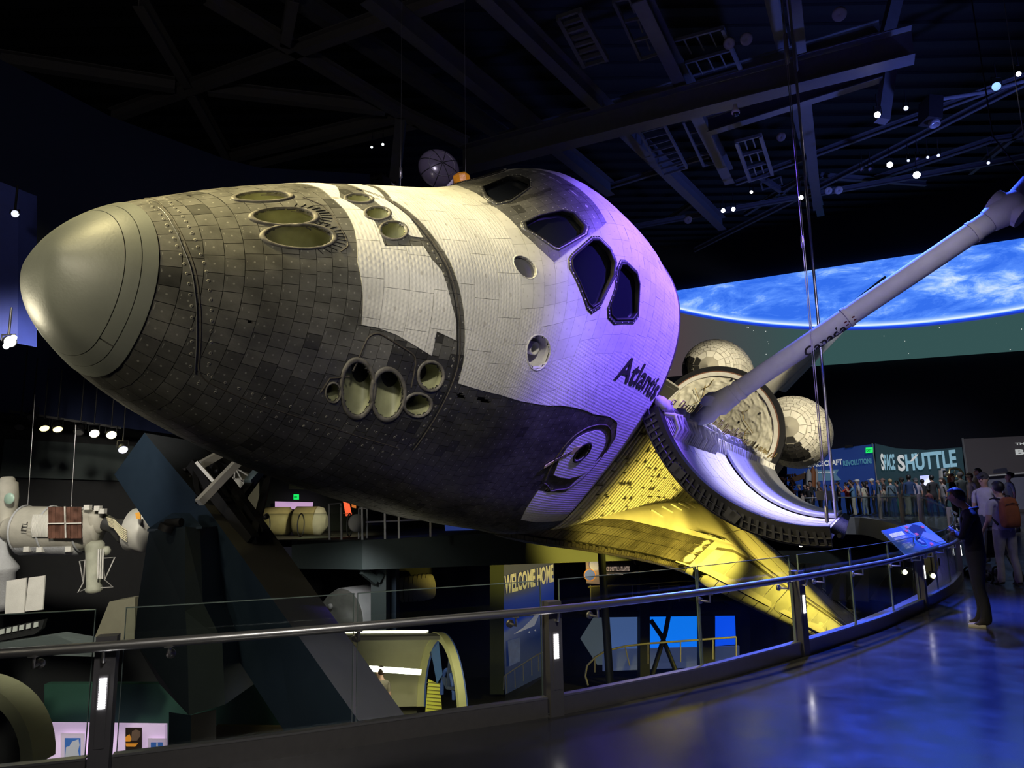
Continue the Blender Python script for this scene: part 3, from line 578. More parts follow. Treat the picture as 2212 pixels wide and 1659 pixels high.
# white panels of the port side
def orient(s):
    """turn every face of a Skin so that its winding agrees with its normals"""
    Vv=np.array(s.v);k=0
    for i,f in enumerate(s.f):
        n=len(f);a=np.cross(Vv[f[1]]-Vv[f[0]],Vv[f[2]]-Vv[f[1]])
        if (a*np.array(s.n[k:k+n]).mean(0)).sum()<0:
            s.f[i]=f[::-1];s.n[k:k+n]=s.n[k:k+n][::-1];s.c[k:k+n]=s.c[k:k+n][::-1];s.uv[k:k+n]=s.uv[k:k+n][::-1]
        k+=n
    return s
def sidepanel(x0,x1,a0,a1,off,col,s,n=5):
    TT_=arctab(581.) if not hasattr(sidepanel,'t') else sidepanel.t;sidepanel.t=TT_;n=9;A=np.interp(np.linspace(*np.interp([a0,a1],_at,TT_),n),TT_,_at);P=hP(np.full(n,582.),A);N=hN(np.full(n,581.),A);b=len(s.v)
    for X in(x0,x1):
        Q=P+N*off;Q[:,0]=X;s.v+=LP(Q).tolist()
    for X in(x0,x1):
        Q=P+N*(off-.5);Q[:,0]=X;s.v+=LP(Q).tolist()
    for j in range(n-1):
        s.f.append([b+j,b+j+1,b+n+j+1,b+n+j][::-1]);ns=[tuple(N[j]),tuple(N[j+1]),tuple(N[j+1]),tuple(N[j])];s.n+=ns[::-1];s.c+=[col]*4;s.uv+=[(0,0)]*4
    for (i,j) in((0,n),(n-1,2*n-1)):
        s.f.append([b+i,b+j,b+2*n+j,b+2*n+i]);s.n+=[tuple(N[i%n])]*4;s.c+=[tuple(c*.5 for c in col)]*4;s.uv+=[(0,0)]*4
    for r in(0,n):
        for j in range(n-1):
            s.f.append([b+r+j,b+r+j+1,b+2*n+r+j+1,b+2*n+r+j]);s.n+=[(0,0,1)]*4;s.c+=[tuple(c*.5 for c in col)]*4;s.uv+=[(0,0)]*4
sk=Skin();pl=[];TA=arctab(581.);SA0,SA1=np.interp([AS+.02,2.0],_at,TA)
for side in(1,-1):
    x=584.
    while x<1490:
        w_=rnd.choice((7.5,9,11));sA=SA0
        while sA<SA1-1:
            s2=min(sA+rnd.choice((14,22,34)),SA1);a,a1=np.interp([sA,s2],TA,_at)
            pl.append((side,x,min(x+w_,1495),a,a1));sA=s2
        x+=w_
nb=0
for side,x,x1,a,a1 in pl:
    if side==1 and nb<290:
        q=Skin();sidepanel(x+.15,x1-.15,a,a1-.003,.55+rnd.uniform(-.08,.08),wcol(None),q,3);orient(q).build('side_panel',M_wtl,orb);nb+=1
    else: sidepanel(x+.15,x1-.15,side*a,side*(a1-.003),.55,wcol(None),sk,3)
orient(sk)
sk.build('side_panel_field',M_wtl,orb,kind='stuff')
# --- wings
LEY=[60,72,80,88,98,108,118,128,146,160,190,240,290,468];LEX=[500,512,540,580,640,690,740,785,850,885,932,1002,1078,1310]
def XLE(y): return float(np.interp(y,LEY,LEX))
def wing_pt(y,s,top,off=0):
    """y span inches, s distance aft of the leading edge (inches)"""
    xl=XLE(y);c=1492-xl-(y-105)*.02;d=min(s,c);f=min(1,max(0,(y-92)/(468-92)))
    zle=284+14*f;tt=(40*(1-f)**1.6+9)*min(1,.35+.65*max(0,(y-70))/35);tb=(18*(1-f)+4);Lr=(230*min(1,max(0,1-(y-92)/78))+34 if y<170 else 34*(1-.45*f))
    k=math.sqrt(max(0,1-(1-min(1,d/Lr))**2));tap=1-.93*max(0,(d/c-.35)/.65)**1.15 if c>0 else 1
    z=zle+(tt*k*tap if top else -tb*k*(1-.3*max(0,(d/c-.5)*2)));return (xl+d,y,z+(off if top else -off))
ys=[72,76,80,86,92,98,104,112,120,130,142,155,168,178,186,192,198,206,216,230,250,275,300,330,360,390,420,445,462,468]
def wing(sg):
    ss=[0,.6,2,4.5,8,13,20,29,40,55,75,100,135,180,235,300,380,480,600,720,840,960]
    mb=MB();rows=[]
    for y in ys:
        c=1492-XLE(y)-(y-105)*.02;row=[]
        for s in ss[::-1]: row.append(wing_pt(y,s/960*c if s>55 else min(s,c*s/960+ (s if s<c*.3 else 0)),True))
        for s in ss[1:]: row.append(wing_pt(y,s/960*c if s>55 else min(s,c*s/960+(s if s<c*.3 else 0)),False))
        rows.append([(p[0],p[1]*sg,p[2]) for p in row])
    n=len(rows[0]);vs=[q for r in rows for q in r];nt_=len(ss)-1
    for i in range(len(rows)-1):
        for j in range(n-1):
            q=(i*n+j,i*n+j+1,(i+1)*n+j+1,(i+1)*n+j);q=q if sg<0 else q[::-1]
            mb.f.append(list(q));mb.m.append(0 if j<nt_ and not(ys[i]<142 and ss[::-1][min(j,nt_)]<40) else 1);mb.smooth.append(True)
    for r in(len(rows)-1,): mb.f.append([r*n+j for j in range(n)]);mb.m.append(0);mb.smooth.append(False)
    mb.v=[tuple(v) for v in LP(vs)];w_=mb.build('wing',[M_wing,M_blk],orb)
    return w_
for sg in(-1,1): wing(sg)
def wing_strip(y0,y1,s0,s1,top0,name,m,off=.5,k=4,n=10,bot=None,parent=orb,**kw):
    """a plate wrapping the leading edge from s0 on the lower side to s1 on the upper side"""
    mb=MB();vs=[]
    for i in range(k+1):
        y=y0+(y1-y0)*i/k
        for j in range(n+1):
            u=-s0+(s1+s0)*j/n;p=wing_pt(y,abs(u),u>0,0);
            q=wing_pt(y,abs(u)+.5,u>0,0);tx,tz=(q[0]-p[0])*(1 if u>0 else -1),(q[2]-p[2])*(1 if u>0 else -1);l=math.hypot(tx,tz) or 1
            nrm=(-tz/l,0,tx/l) ; vs.append((p[0]+nrm[0]*off,-(y+ off*.3),p[2]+nrm[2]*off))
    mb.add(LP(vs),[(i*(n+1)+j,(i+1)*(n+1)+j,(i+1)*(n+1)+j+1,i*(n+1)+j+1) for i in range(k) for j in range(n)],0,True)
    o=mb.build(name,m,parent,**kw);return o
M_lep=mat('leading_edge_carbon',(.42,.42,.36),.38,var=.12,scale=3)
yb=list(np.linspace(151.5,462,23))
for i in range(22): wing_strip(yb[i]+.35,yb[i+1]-.35,13,17,0,'leading_edge_panel',M_lep,.7)
wing_strip(157,300,-17.5,23,0,'carrier_strip',mat('carrier_strip',(.12,.11,.08),.6,var=.3,scale=20),.75,12,3);wing_strip(300,462,-17.5,21,0,'carrier_strip',MATS['carrier_strip'],.75,16,3)
# glove leading edge black tiles
gl=Skin();mg=MB()
def glove_tile(y0,y1,u0,u1,col):
    b=len(gl.v);q=[]
    for (y,u) in((y0,u0),(y1,u0),(y1,u1),(y0,u1)):
        p=wing_pt(y,abs(u),u>0);p2=wing_pt(y,abs(u)+1,u>0);q.append(p)
    P=np.array([(a,-b_,c) for a,b_,c in q]);N=np.cross(P[1]-P[0],P[3]-P[0]);N/=max(np.linalg.norm(N),1e-6)
    if N[1]>0:N=-N
    gl.v+=LP(P+N*1.0).tolist()+LP(P-N*.5).tolist()
    for f in((0,1,2,3),(1,0,4,5),(2,1,5,6),(3,2,6,7),(0,3,7,4)):
        gl.f.append([b+i for i in f]);gl.n+=[tuple(N)]*4;gl.c+=[col if f==(0,1,2,3) else tuple(c*.5 for c in col)]*4;gl.uv+=[(0,0),(1,0),(1,1),(0,1)]
y=76
while y<150.5:
    dy=1.1 if y<150 else 2.2
    for u0,u1 in((-42,-20),(-20,-7),(-7,0),(0,7),(7,20),(20,38)):
        k=1 if y<150 else max(.3,1-(y-150)/16); g=.05+.02*rnd.random();glove_tile(y+.06,y+dy-.06,u0*k+.1,u1*k-.1,(g*1.1,g,g*.75))
    y+=dy
orient(gl).build('leading_edge_tile_field',M_blk,orb,kind='stuff')
# wing seams and elevon gap, hull vents
def wline(pts,r,name,m,off=.3):
    mb=MB();L_=[]
    for i in range(len(pts)-1):
        for t in np.linspace(0,1,14,endpoint=i==len(pts)-2):
            y=pts[i][0]+(pts[i+1][0]-pts[i][0])*t;s=pts[i][1]+(pts[i+1][1]-pts[i][1])*t;p=wing_pt(y,s-XLE(y),True,off);L_.append((p[0],-p[1],p[2]))
    mb.tube(LP(L_),r*I,6);return mb.build(name,m,orb)
wline([(110,1388),(462,1395)],1.1,'elevon_gap',M_gap);wline([(300,1388),(300,1490)],.8,'elevon_gap',M_gap)
for x in(1000,1090,1180,1290): wline([(115,x),(x*.62-370,x)],.3,'panel_seam',M_groove,.1)
wline([(150,900),(150,1385)],.3,'panel_seam',M_groove,.1);wline([(230,1010),(230,1385)],.3,'panel_seam',M_groove,.1);wline([(320,1240),(320,1385)],.3,'panel_seam',M_groove,.1)
for x in range(760,900,30): wline([(104,x),(112,x+24)],.9,'wing_vent',M_whs,.5)
# --- payload bay doors (opened outward) : port and starboard
def door(side,ang,R_=104.,hy=-97.,hz=412.):
    c=np.array([0,hz-15]);h=np.array([hy,hz]);a0=math.atan2(15,hy);g=math.radians(ang);rt=np.array([[math.cos(g),-math.sin(g)],[math.sin(g),math.cos(g)]])
    def pt(X,t,o=0.):
        a=a0+(PI/2-a0)*t
        if a<0:a+=0
        p=c+(R_+o)*np.array([math.cos(a),math.sin(a)])-h;p=h+rt@p;return (X,p[0]*side,p[1])
    def sheet(X0,X1,t0,t1,o0,o1,name,m,parent,nt_=20,nx=2,**k):
        mb=MB();T=np.linspace(t0,t1,nt_+1);vs=[];
        for o in(o0,o1):
            for X in(X0,X1): vs+=[pt(X,t,o) for t in T]
        n=nt_+1;F=[]
        for j in range(nt_): F+=[(j,j+1,n+j+1,n+j),(2*n+j+1,2*n+j,3*n+j,3*n+j+1),(j+1,j,2*n+j,2*n+j+1),(n+j,n+j+1,3*n+j+1,3*n+j)]
        F+=[(0,n,3*n,2*n),(nt_,2*n+nt_,3*n+nt_,n+nt_)];mb.add(LP(vs),F,0,True)
        o=mb.build(name,m,parent,**k)
        for p in o.data.polygons: p.use_smooth=False
        return o
    a0=PI-abs(math.atan2(15,-hy)) ;
    D=sheet(586,1307,0,1,-3,3,'cargo_bay_door',M_whs,orb,24);sheet(577,591,0,1,-5,7.5,'door_end_frame',M_blackm,D,30)
    M_rad=mat('radiator_silver',(.60,.62,.72),.30,metal=.55,var=.06,scale=3);M_in=M_whs
    xs_=[(826,936),(938,1050),(1052,1170),(1172,1300)]
    for x0,x1 in xs_: sheet(x0,x1,.10,.985,-8,-5.5,'radiator_panel',M_rad,D,24)
    [sheet(588+k*16.9,588+(k+1)*16.9-.5,t0,t0+.155,-4.2-.2*rnd.random(),-3.1,'door_liner_panel',M_whs,D,4) for k in range(14) for t0 in np.linspace(.05,.83,6)]
    for X in range(600,1300,60):
        pass
    # black rubber seal and latch mechanism on the front and outboard edges
    mb=MB();mb.tube([LP(pt(578,t,-3.5)) for t in np.linspace(0,1,40)],.9*I,8);mb.build('door_seal',M_frame,D)
    mb=MB();mb.tube([LP(pt(575.5,t,2.)) for t in np.linspace(0,1,40)],.8*I,8);mb.tube([LP(pt(575.5,t,6.2)) for t in np.linspace(0,1,40)],.6*I,8)
    for t in np.linspace(.03,.97,30): mb.beam(LP(pt(575.,t,-2)),LP(pt(575.,t+.012,6.)),1.2*I,1.6*I)
    for t in(.3,.33,.6,.62): mb.box(LP(pt(575,t,2)),(.14,.16,.16))
    mb.build('latch_linkage',mat('linkage_metal',(.02,.02,.023),.45,metal=.3),D)
    mb=MB()
    for X in range(586,1305,16):
        a,b=LP(pt(X,1.0,-3)),LP(pt(X+5,1.045,2));mb.beam(a,b,1.2*I,3*I)
    mb.tube([LP(pt(584,1.03,1)),LP(pt(1307,1.03,1))],1.5*I,6);mb.build('door_edge_latches',M_blackm,D)
    mb=MB()
    for X in range(590,760,7):
        mb.tube([LP(pt(X,.02,-3)),LP(pt(X,.05,-10-rnd.random()*4)),LP(pt(X+3,.12,-9-rnd.random()*3)),LP(pt(X+2,.16,-4))],[1.*I,1.6*I,1.5*I,.7*I],6)
    for X in range(760,1300,9):
        mb.tube([LP(pt(X,.02,-4)),LP(pt(X+2,.06,-9-rnd.random()*3)),LP(pt(X,.14,-5))],[1.*I,1.3*I,.7*I],6)
    mb.build('hinge_blankets',M_whs,D,kind='stuff')
    return D,pt
D1,pt1=door(1,135.)
D2,pt2=door(-1,138.)
M_gold=mat('gold_foil_pipe',(.45,.33,.12),.35,metal=.6)
mb=MB()
for X in range(600,1300,13):
    y=-96+rnd.uniform(-3,3);z=415+rnd.uniform(0,6);hgt=rnd.uniform(3,8)
    mb.tube([LP((X,y,z)),LP((X,y,z+hgt)),LP((X+8,y,z+hgt)),LP((X+8,y,z))],.4*I,5)
mb.build('sill_pipes',M_gold,orb,kind='stuff')
mb=MB()
for X in range(586,1300,10):
    mb.lathe([(0,-.05),(.10+.06*rnd.random(),-.02),(.12+.08*rnd.random(),.06),(.05,.16),(0,.18)],LP((X,-93+rnd.uniform(-3,2),409+rnd.uniform(-2,3))),(rnd.uniform(-.4,.4),rnd.uniform(-.6,.2),1),7)
mb.build('sill_blanket',M_whs,orb,kind='stuff')
mb=MB();mb.beam(LP((584,-95,410)),LP((1307,-95,410)),6*I,8*I);mb.beam(LP((584,95,410)),LP((1307,95,410)),6*I,8*I);mb.build('sill_longeron',M_whs,orb)
# forward rim and bulkhead of the bay
mb=MB();A=np.linspace(-PI,PI,90,endpoint=False);P0=hP(np.full(90,582.),A);c0=np.array([582,0,390.]);P1=c0+(P0-c0)*.955
mb.add(np.concatenate([LP(P0),LP(P1)]),[(j,(j+1)%90,90+(j+1)%90,90+j) for j in range(90)]);P2=P1+np.array([-6,0,0]);b=len(mb.v);mb.add(LP(P2),[tuple(range(90))]);mb.build('forward_bulkhead',M_whs,orb)
mb=MB();mb.tube(LP(P0[np.abs(A)<AS+.05]+np.array([.5,0,0])),1.3*I,6);mb.build('door_seal',M_groove,orb)
# aft bulkhead with crumpled blanket
from mathutils import noise as mn
def crump(y,z):
    v=mn.voronoi(V((y/17,z/17,1.3)))[0];e=v[1]-v[0];v2=mn.voronoi(V((y/8,z/8,4.3)))[0];return 3.8*math.exp(-e*8)+2.0*math.exp(-(v2[1]-v2[0])*6)+1.2*mn.noise(V((y/30,z/30,0)))
mb=MB();n=170;m=62;vs=[]
for i in range(m+1):
    r=94*(i/m)**.75
    for j in range(n):
        a=2*PI*j/n;y,z=r*math.sin(a),398+r*math.cos(a)*(1 if math.cos(a)>0 else 1.15);vs.append((1306-(crump(y,z) if i<m else 0),y,z))
mb.add(LP(vs),[(i*n+j,i*n+(j+1)%n,(i+1)*n+(j+1)%n,(i+1)*n+j) for i in range(m) for j in range(n)],0,True)
bk=mb.build('aft_bulkhead',mat('bay_blanket',(.60,.58,.48),.5,var=.08,scale=6,bump=.2,bscale=25),orb)
mb=MB()
for k in range(26):
    a=rnd.uniform(0,2*PI);r=rnd.uniform(30,86);p=(1301,r*math.sin(a),398+r*math.cos(a));mb.lathe([(0,0),(1.6*I,0),(1.6*I,1.5*I),(0,1.5*I)],LP(p),(-1,0,0),10)
mb.build('fitting',M_blackm,bk,kind='stuff')
mb=MB()
for k in range(9):
    a=rnd.uniform(0,2*PI);r=rnd.uniform(20,75);y,z=r*math.sin(a),398+r*math.cos(a);mb.tube([LP((1299,y,z)),LP((1299,y+rnd.uniform(-14,14),z+rnd.uniform(6,20))),LP((1299,y+rnd.uniform(-6,20),z+rnd.uniform(16,34)))],.6*I,5)
mb.build('pipe_run',M_gold,bk,kind='stuff')
for sg in (-1,):   # grey blanket flap low on the bulkhead
    mb=MB();mb.add(LP([(1298,-28,352),(1290,-60,345),(1292,-66,362),(1294,-48,366),(1298,-36,372)]),[(0,1,2,3,4)]);mb.build('blanket_flap',mat('grey_cloth',(.30,.31,.34),.7),bk)
def arcring(R0_,R1_,X0,X1,name,m,n=80,a=2.05,zc=397,**k):
    mb=MB();A=np.linspace(-a,a,n);vs=[]
    for (r,X) in((R0_,X0),(R1_,X0),(R1_,X1),(R0_,X1)): vs+=[(X,r*math.sin(q),zc+r*math.cos(q)) for q in A]
    mb.add(LP(vs),[(r*n+j,r*n+j+1,((r+1)%4)*n+j+1,((r+1)%4)*n+j) for r in range(4) for j in range(n-1)]);return mb.build(name,m,orb,**k)
arcring(90,96.5,1300,1307,'bulkhead_rim',M_whs,a=2.3);arcring(96.5,98.5,1301,1308,'bulkhead_seal',mat('red_seal',(.16,.07,.04),.6))
arcring(98.5,107,1304,1325,'bay_edge_tiles',M_blackm);arcring(96,100.5,1325,1500,'aft_fuselage_top',M_whs)
# engine pods
for sg in(-1,1):
    mb=MB();prof=[(0,-8),(14,2.5),(27,8),(38,18),(46,32),(52,52),(56,80),(57,110),(55,160),(50,220),(44,270),(0,272)]
    n=40;vs=[]
    for r,hx in prof:
        for k in range(n):
            a=2*PI*k/n;vs.append((1314+hx,sg*(81+hx*.02)+r*1.03*math.sin(a),472+r*1.03*math.cos(a)*(1.02 if math.cos(a)>0 else .95)))
    mb.add(LP(vs),[(i*n+k,i*n+(k+1)%n,(i+1)*n+(k+1)%n,(i+1)*n+k) for i in range(len(prof)-1) for k in range(n)],0,True);pod=mb.build('engine_pod',mat('pod_joint_grey',(.36,.34,.28),.8),orb)
    # tiles on the pod
    sk=Skin();pr=np.array([(t,np.interp(t,[p[1] for p in prof],[p[0] for p in prof])) for t in np.linspace(1.5,215,40)])
    def pp_(t,a,o):
        r=np.interp(t,[p[1] for p in prof],[p[0] for p in prof])+o;return (1314+t-o*.6,sg*(81+t*.02)+r*1.08*math.sin(a),472+r*1.08*math.cos(a)*(1.02 if math.cos(a)>0 else .95))
    s_=3.;
    while s_<215:
        r=np.interp(s_,[p[1] for p in prof],[p[0] for p in prof]);dt=7 if r>40 else 4.5;nn=max(6,int(2*PI*r/9));o_=rnd.random()
        for k in range(nn):
            a0=2*PI*(k+o_)/nn;a1=2*PI*(k+o_+.93)/nn;am=(a0+a1)/2%(2*PI);g=.58+.10*rnd.random();col=(g,g*.97,g*.86)
            if (s_<46 and sg<0 and 3.3<am<4.5) or (sg>0 and s_<46 and 1.8<am<3): col=(.025,.024,.022)
            b=len(sk.v);q=[pp_(s_,a0,.5),pp_(s_,a1,.5),pp_(s_+dt*.92,a1,.5),pp_(s_+dt*.92,a0,.5)];sk.v+=LP(q).tolist();P=np.array(q);N=np.cross(P[1]-P[0],P[3]-P[0]);N/=np.linalg.norm(N)+1e-9
            cc=P.mean(0)-np.array([1420,sg*84,474]);
            if (N*cc).sum()<0:N=-N
            sk.f.append([b,b+1,b+2,b+3]);sk.n+=[tuple(N)]*4;sk.c+=[col]*4;sk.uv+=[(0,0)]*4
        s_+=dt
    orient(sk).build('pod_tile_field',M_wtl,pod,kind='stuff')
    # small nozzles at the back
# tail fin with rudder
def fin(pts,t0,t1,name,m,parent=orb):
    """pts: (X,z) LEroot, LEtip, TEtip, TEroot"""
    mb=MB();vs=[];
    for (i,j,t) in((0,3,t0),(1,2,t1)):
        (x0,z0),(x1,z1)=pts[i],pts[j]
        for k in range(13):
            u=k/12;w_=t*math.sqrt(max(0,1-((u-.35)/(.35 if u<.35 else .65))**2)) if u<.35 else t*(1-(u-.35)/.65*.85)
            vs.append((x0+(x1-x0)*u,-w_/2,z0+(z1-z0)*u));
        for k in range(12,-1,-1):
            u=k/12;w_=t*math.sqrt(max(0,1-((u-.35)/.35)**2)) if u<.35 else t*(1-(u-.35)/.65*.85)
            vs.append((x0+(x1-x0)*u,w_/2,z0+(z1-z0)*u))
    n=26;mb.add(LP(vs),[(k,(k+1)%n,n+(k+1)%n,n+k) for k in range(n)],0,True);mb.add(LP(vs[n:]),[tuple(range(n))]);return mb.build(name,m,parent)
tf=fin([(1285,500),(1597,812),(1672,815),(1500,500)],20,8,'tail_fin',M_wtl)
M_wtl2=M_whs
tf.data.materials[0]=M_whs
fin([(1503,520),(1674,812),(1704,815),(1600,530)],9,4,'rudder',M_whs,tf)
mb=MB();mb.tube([LP((1283,0,500)),LP((1440,0,657)),LP((1590,0,806)),LP((1602,0,817)),LP((1640,0,819))],[3.4*I,2.6*I,2.2*I,2.2*I,1.6*I],8);mb.build('fin_leading_edge',M_blackm,tf)
# main engine bells
for (y,z) in((0,455),(-55,350),(55,350)):
    mb=MB();mb.lathe([(12*I,0),(20*I,20*I),(34*I,60*I),(45*I,120*I),(44*I,120*I),(33*I,60*I),(19*I,20*I),(11*I,2*I)],LP((1505,y,z)),(1,0,-.1),24);mb.build('engine_bell',mat('dull_metal',(.18,.17,.16),.4,metal=.8,var=.2),orb)
mb=MB();A=np.linspace(-PI,PI,60,endpoint=False);P0=hP(np.full(60,582.),A);P0[:,0]=1500;mb.add(LP(P0),[tuple(range(60))]);mb.build('aft_bulkhead_wall',M_blackm,orb)
# --- robotic arm along the port sill, raised over the bay
S0=np.array([688,-100,424.]);S1=np.array([677,-172,668.]);S2=np.array([760,-165,850.])
M_arm=mat('arm_fabric',(.60,.60,.62),.7,var=.08,scale=3,bump=.3,bscale=9)
d=(S1-S0)/np.linalg.norm(S1-S0)
mb=MB();mb.tube(LP([S0+d*26,S0+d*30,S0+d*130,S0+d*247]),[8.0*I,7.6*I,7.6*I,7.8*I],28);arm=mb.build('robotic_arm_boom',M_arm,orb)
mb=MB()
for q in(32,128,228): mb.tube(LP([S0+d*q,S0+d*(q+3)]),8.3*I,28)
mb.build('boom_clamp',M_whs,arm)
mb=MB();mb.tube(LP([S0+d*(-6),S0+d*2,S0+d*9,S0+d*14,S0+d*22,S0+d*28]),[7*I,10*I,8.2*I,10.5*I,9.*I,8.6*I],14);mb.tube(LP([S0+np.array([-9,0,8]),S0+np.array([9,4,12])]),7.5*I,12);mb.tube(LP([S0+np.array([0,3,-12]),S0]),[6*I,8*I],12);mb.build('shoulder_joint',M_arm,arm)
mb=MB();mb.tube(LP([S1-d*14,S1-d*6,S1+d*4,S1+d*10]),[8.5*I,10.5*I,10.5*I,8*I],16);mb.tube(LP([S1+np.array([-2,-11,0]),S1+np.array([2,11,0])]),9*I,16);mb.build('elbow_joint',M_arm,arm)
d2=(S2-S1)/np.linalg.norm(S2-S1);mb=MB();mb.tube(LP([S1+d2*8,S2]),7*I,20);mb.build('forearm_boom',M_arm,arm)
# the country name and flag on the boom, on the side facing down to the left
side_=camO-(S0+d*130);side_-=d*(side_@d);side_/=np.linalg.norm(side_);e2=np.cross(d,side_)
def on_boom(s_,u0,u1,ang0,ang1,name,m,vsf=None):
    vs,fs=vsf or textmesh(s_,1,1,.018,.008,res=4);xs=[v[0] for v in vs];yy=[v[1] for v in vs];out=[]
    for v in vs:
        u=u0+(v[0]-min(xs))/(max(xs)-min(xs))*(u1-u0);t=(v[1]-min(yy))/(max(yy)-min(yy));a=ang0+(ang1-ang0)*t;r=7.75+v[2]*8
        out.append(S0+d*u+(side_*math.cos(a)+e2*math.sin(a))*r)
    mb=MB();mb.add(LP(out),fs);return mb.build(name,m,arm)
on_boom('Canada',89,124,1.35,.20,'country_lettering',M_ink)
fl=MB();fl.add([(0,0,0),(.25,0,0),(.25,1,0),(0,1,0)],[(0,1,2,3)]);fl.add([(.75,0,0),(1,0,0),(1,1,0),(.75,1,0)],[(0,1,2,3)]);
leaf=[(.5,.08),(.5,.3),(.62,.28),(.6,.36),(.7,.5),(.66,.52),(.67,.62),(.6,.6),(.56,.72),(.53,.7),(.5,.92),(.47,.7),(.44,.72),(.4,.6),(.33,.62),(.34,.52),(.3,.5),(.4,.36),(.38,.28),(.49,.3)]
fl.add([(x,y_,0) for x,y_ in leaf],[tuple(range(len(leaf)))])
on_boom('',124.5,133,.75,.25,'flag',mat('flag_red',(.12,.01,.012),.6),(fl.v,fl.f))

# ================================================================ THE HALL
M_floor=None
def floormat():
    m=bpy.data.materials.new('polished_concrete');t=nt(m);N=t.nodes;L=t.links;b=N['Principled BSDF'];tc=N.new('ShaderNodeTexCoord')
    n=N.new('ShaderNodeTexNoise');n.inputs['Scale'].default_value=.9;n.inputs['Detail'].default_value=9;n.inputs['Roughness'].default_value=.62;L.new(tc.outputs['Object'],n.inputs['Vector'])
    r=N.new('ShaderNodeValToRGB');r.color_ramp.elements[0].position=.3;r.color_ramp.elements[0].color=(.045,.045,.05,1);r.color_ramp.elements[1].position=.75;r.color_ramp.elements[1].color=(.078,.078,.086,1);L.new(n.outputs['Fac'],r.inputs[0]);L.new(r.outputs[0],b.inputs['Base Color'])
    n2=N.new('ShaderNodeTexNoise');n2.inputs['Scale'].default_value=3;n2.inputs['Detail'].default_value=7;L.new(tc.outputs['Object'],n2.inputs['Vector'])
    q=N.new('ShaderNodeMapRange');q.inputs[1].default_value=.3;q.inputs[2].default_value=.7;q.inputs[3].default_value=.14;q.inputs[4].default_value=.25;L.new(n2.outputs['Fac'],q.inputs[0]);L.new(q.outputs[0],b.inputs['Roughness'])
    bp=N.new('ShaderNodeBump');bp.inputs['Strength'].default_value=.025;bp.inputs['Distance'].default_value=.02;L.new(n2.outputs['Fac'],bp.inputs['Height']);L.new(bp.outputs[0],b.inputs['Normal']);b.inputs['Specular IOR Level'].default_value=.6
    return m
M_floor=floormat()
M_navy=mat('dark_navy_paint',(.012,.017,.03),.6,var=.1); M_teal=mat('dark_teal_paint',(.045,.062,.060),.65,var=.06); M_wallb=mat('deep_blue_wall',(.012,.022,.085),.85,var=.05,scale=.6)
M_steel=mat('brushed_steel',(.62,.61,.60),.34,metal=.85); M_pst=mat('post_paint',(.16,.155,.17),.5,metal=.3,var=.05); M_truss=mat('truss_paint',(.085,.088,.10),.55,metal=.2,var=.1)
M_ceil=mat('ceiling_deck',(.0025,.0025,.003),.9,var=.1); M_glass=glassmat('clear_glass'); M_bulb=mat('lamp_white',(1,1,1),.5,emit=(1,.97,.90),es=60); M_bulbw=mat('lamp_warm',(1,1,1),.5,emit=(1,.9,.45),es=28)
M_black=mat('soft_black',(.006,.006,.007),.8)
RAMP0,RAMP1,RZ=12.5,21.,.6
def gz(y): t=min(1,max(0,(y-RAMP0)/(RAMP1-RAMP0)));return RZ*t
# --- near railing line on the floor (plan points), from left to right and round the far platform
RL=[(-6.8,4.55),(-5.2,4.40),(-3.6,4.45),(-2.65,4.72),(-1.61,5.10),(.33,5.93),(1.7,6.80),(3.09,7.92),(4.6,9.28),(6.03,10.82),(7.2,12.2),(8.13,13.35),(9.0,14.7),(9.9,16.3)]
def spline(pts,n):
    P=np.array(pts,float);d=np.r_[0,np.cumsum(np.linalg.norm(np.diff(P,axis=0),axis=1))];q=np.linspace(0,d[-1],n*4)
    X=np.stack([np.interp(q,d,P[:,k]) for k in range(P.shape[1])],1)
    for _ in range(3*n//4): X[1:-1]=(X[:-2]+2*X[1:-1]+X[2:])/4
    d=np.r_[0,np.cumsum(np.linalg.norm(np.diff(X,axis=0),axis=1))];q=np.linspace(0,d[-1],n);return np.stack([np.interp(q,d,X[:,k]) for k in range(X.shape[1])],1)
RC=spline(RL,140)
# far platform edge: runs back to the left from the bridge end
FE=np.array([(9.9,16.3),(10.4,17.4),(12.3,22),(14.0,26),(15.4,30.),(16.2,32.6),(16.2,33.6),(15.2,34.2),(13,34.6),(9,35.2),(2,36)])
FC=spline(FE,60)
edge=[tuple(p) for p in RC]+[tuple(p) for p in FC[1:]]
# floor mesh : strips from the edge to the right wall
mb=MB();ysl=sorted(set([-4,0,2,3,4,4.42]+[float(p[1]) for p in edge if p[1]>4.45]+[RAMP0,RAMP1,44]))
ex=np.array(edge);
def leftx(y):
    if y<4.42:return -9.
    o=np.argsort(ex[:,1]);return float(np.interp(y,ex[o,1],ex[o,0]))
yy=np.r_[np.linspace(-5,4.35,6),np.linspace(4.5,44,170)]
ex2=ex[ex[:,0]>-3.9]
def lx(y):
    if y<4.5:return -3.4 if y>4.4 else -9
    return float(np.interp(y,ex2[:,1],ex2[:,0]))
for a,b in zip(yy[:-1],yy[1:]):
    for z0,z1,fl in((0,0,1),): mb.add([(lx(a),a,gz(a)),(30,a,gz(a)),(30,b,gz(b)),(lx(b),b,gz(b))],[(0,1,2,3)])
# left lobe of the floor (between the rail's leftmost part and the near strips)
lob=[p for p in ex if p[0]<-3.3];
mb.add([(p[0],p[1],0) for p in lob]+[(-3.4,4.3,0),(-6.6,4.3,0)],[tuple(range(len(lob)+2))])
mb.build('floor',M_floor,kind='structure')
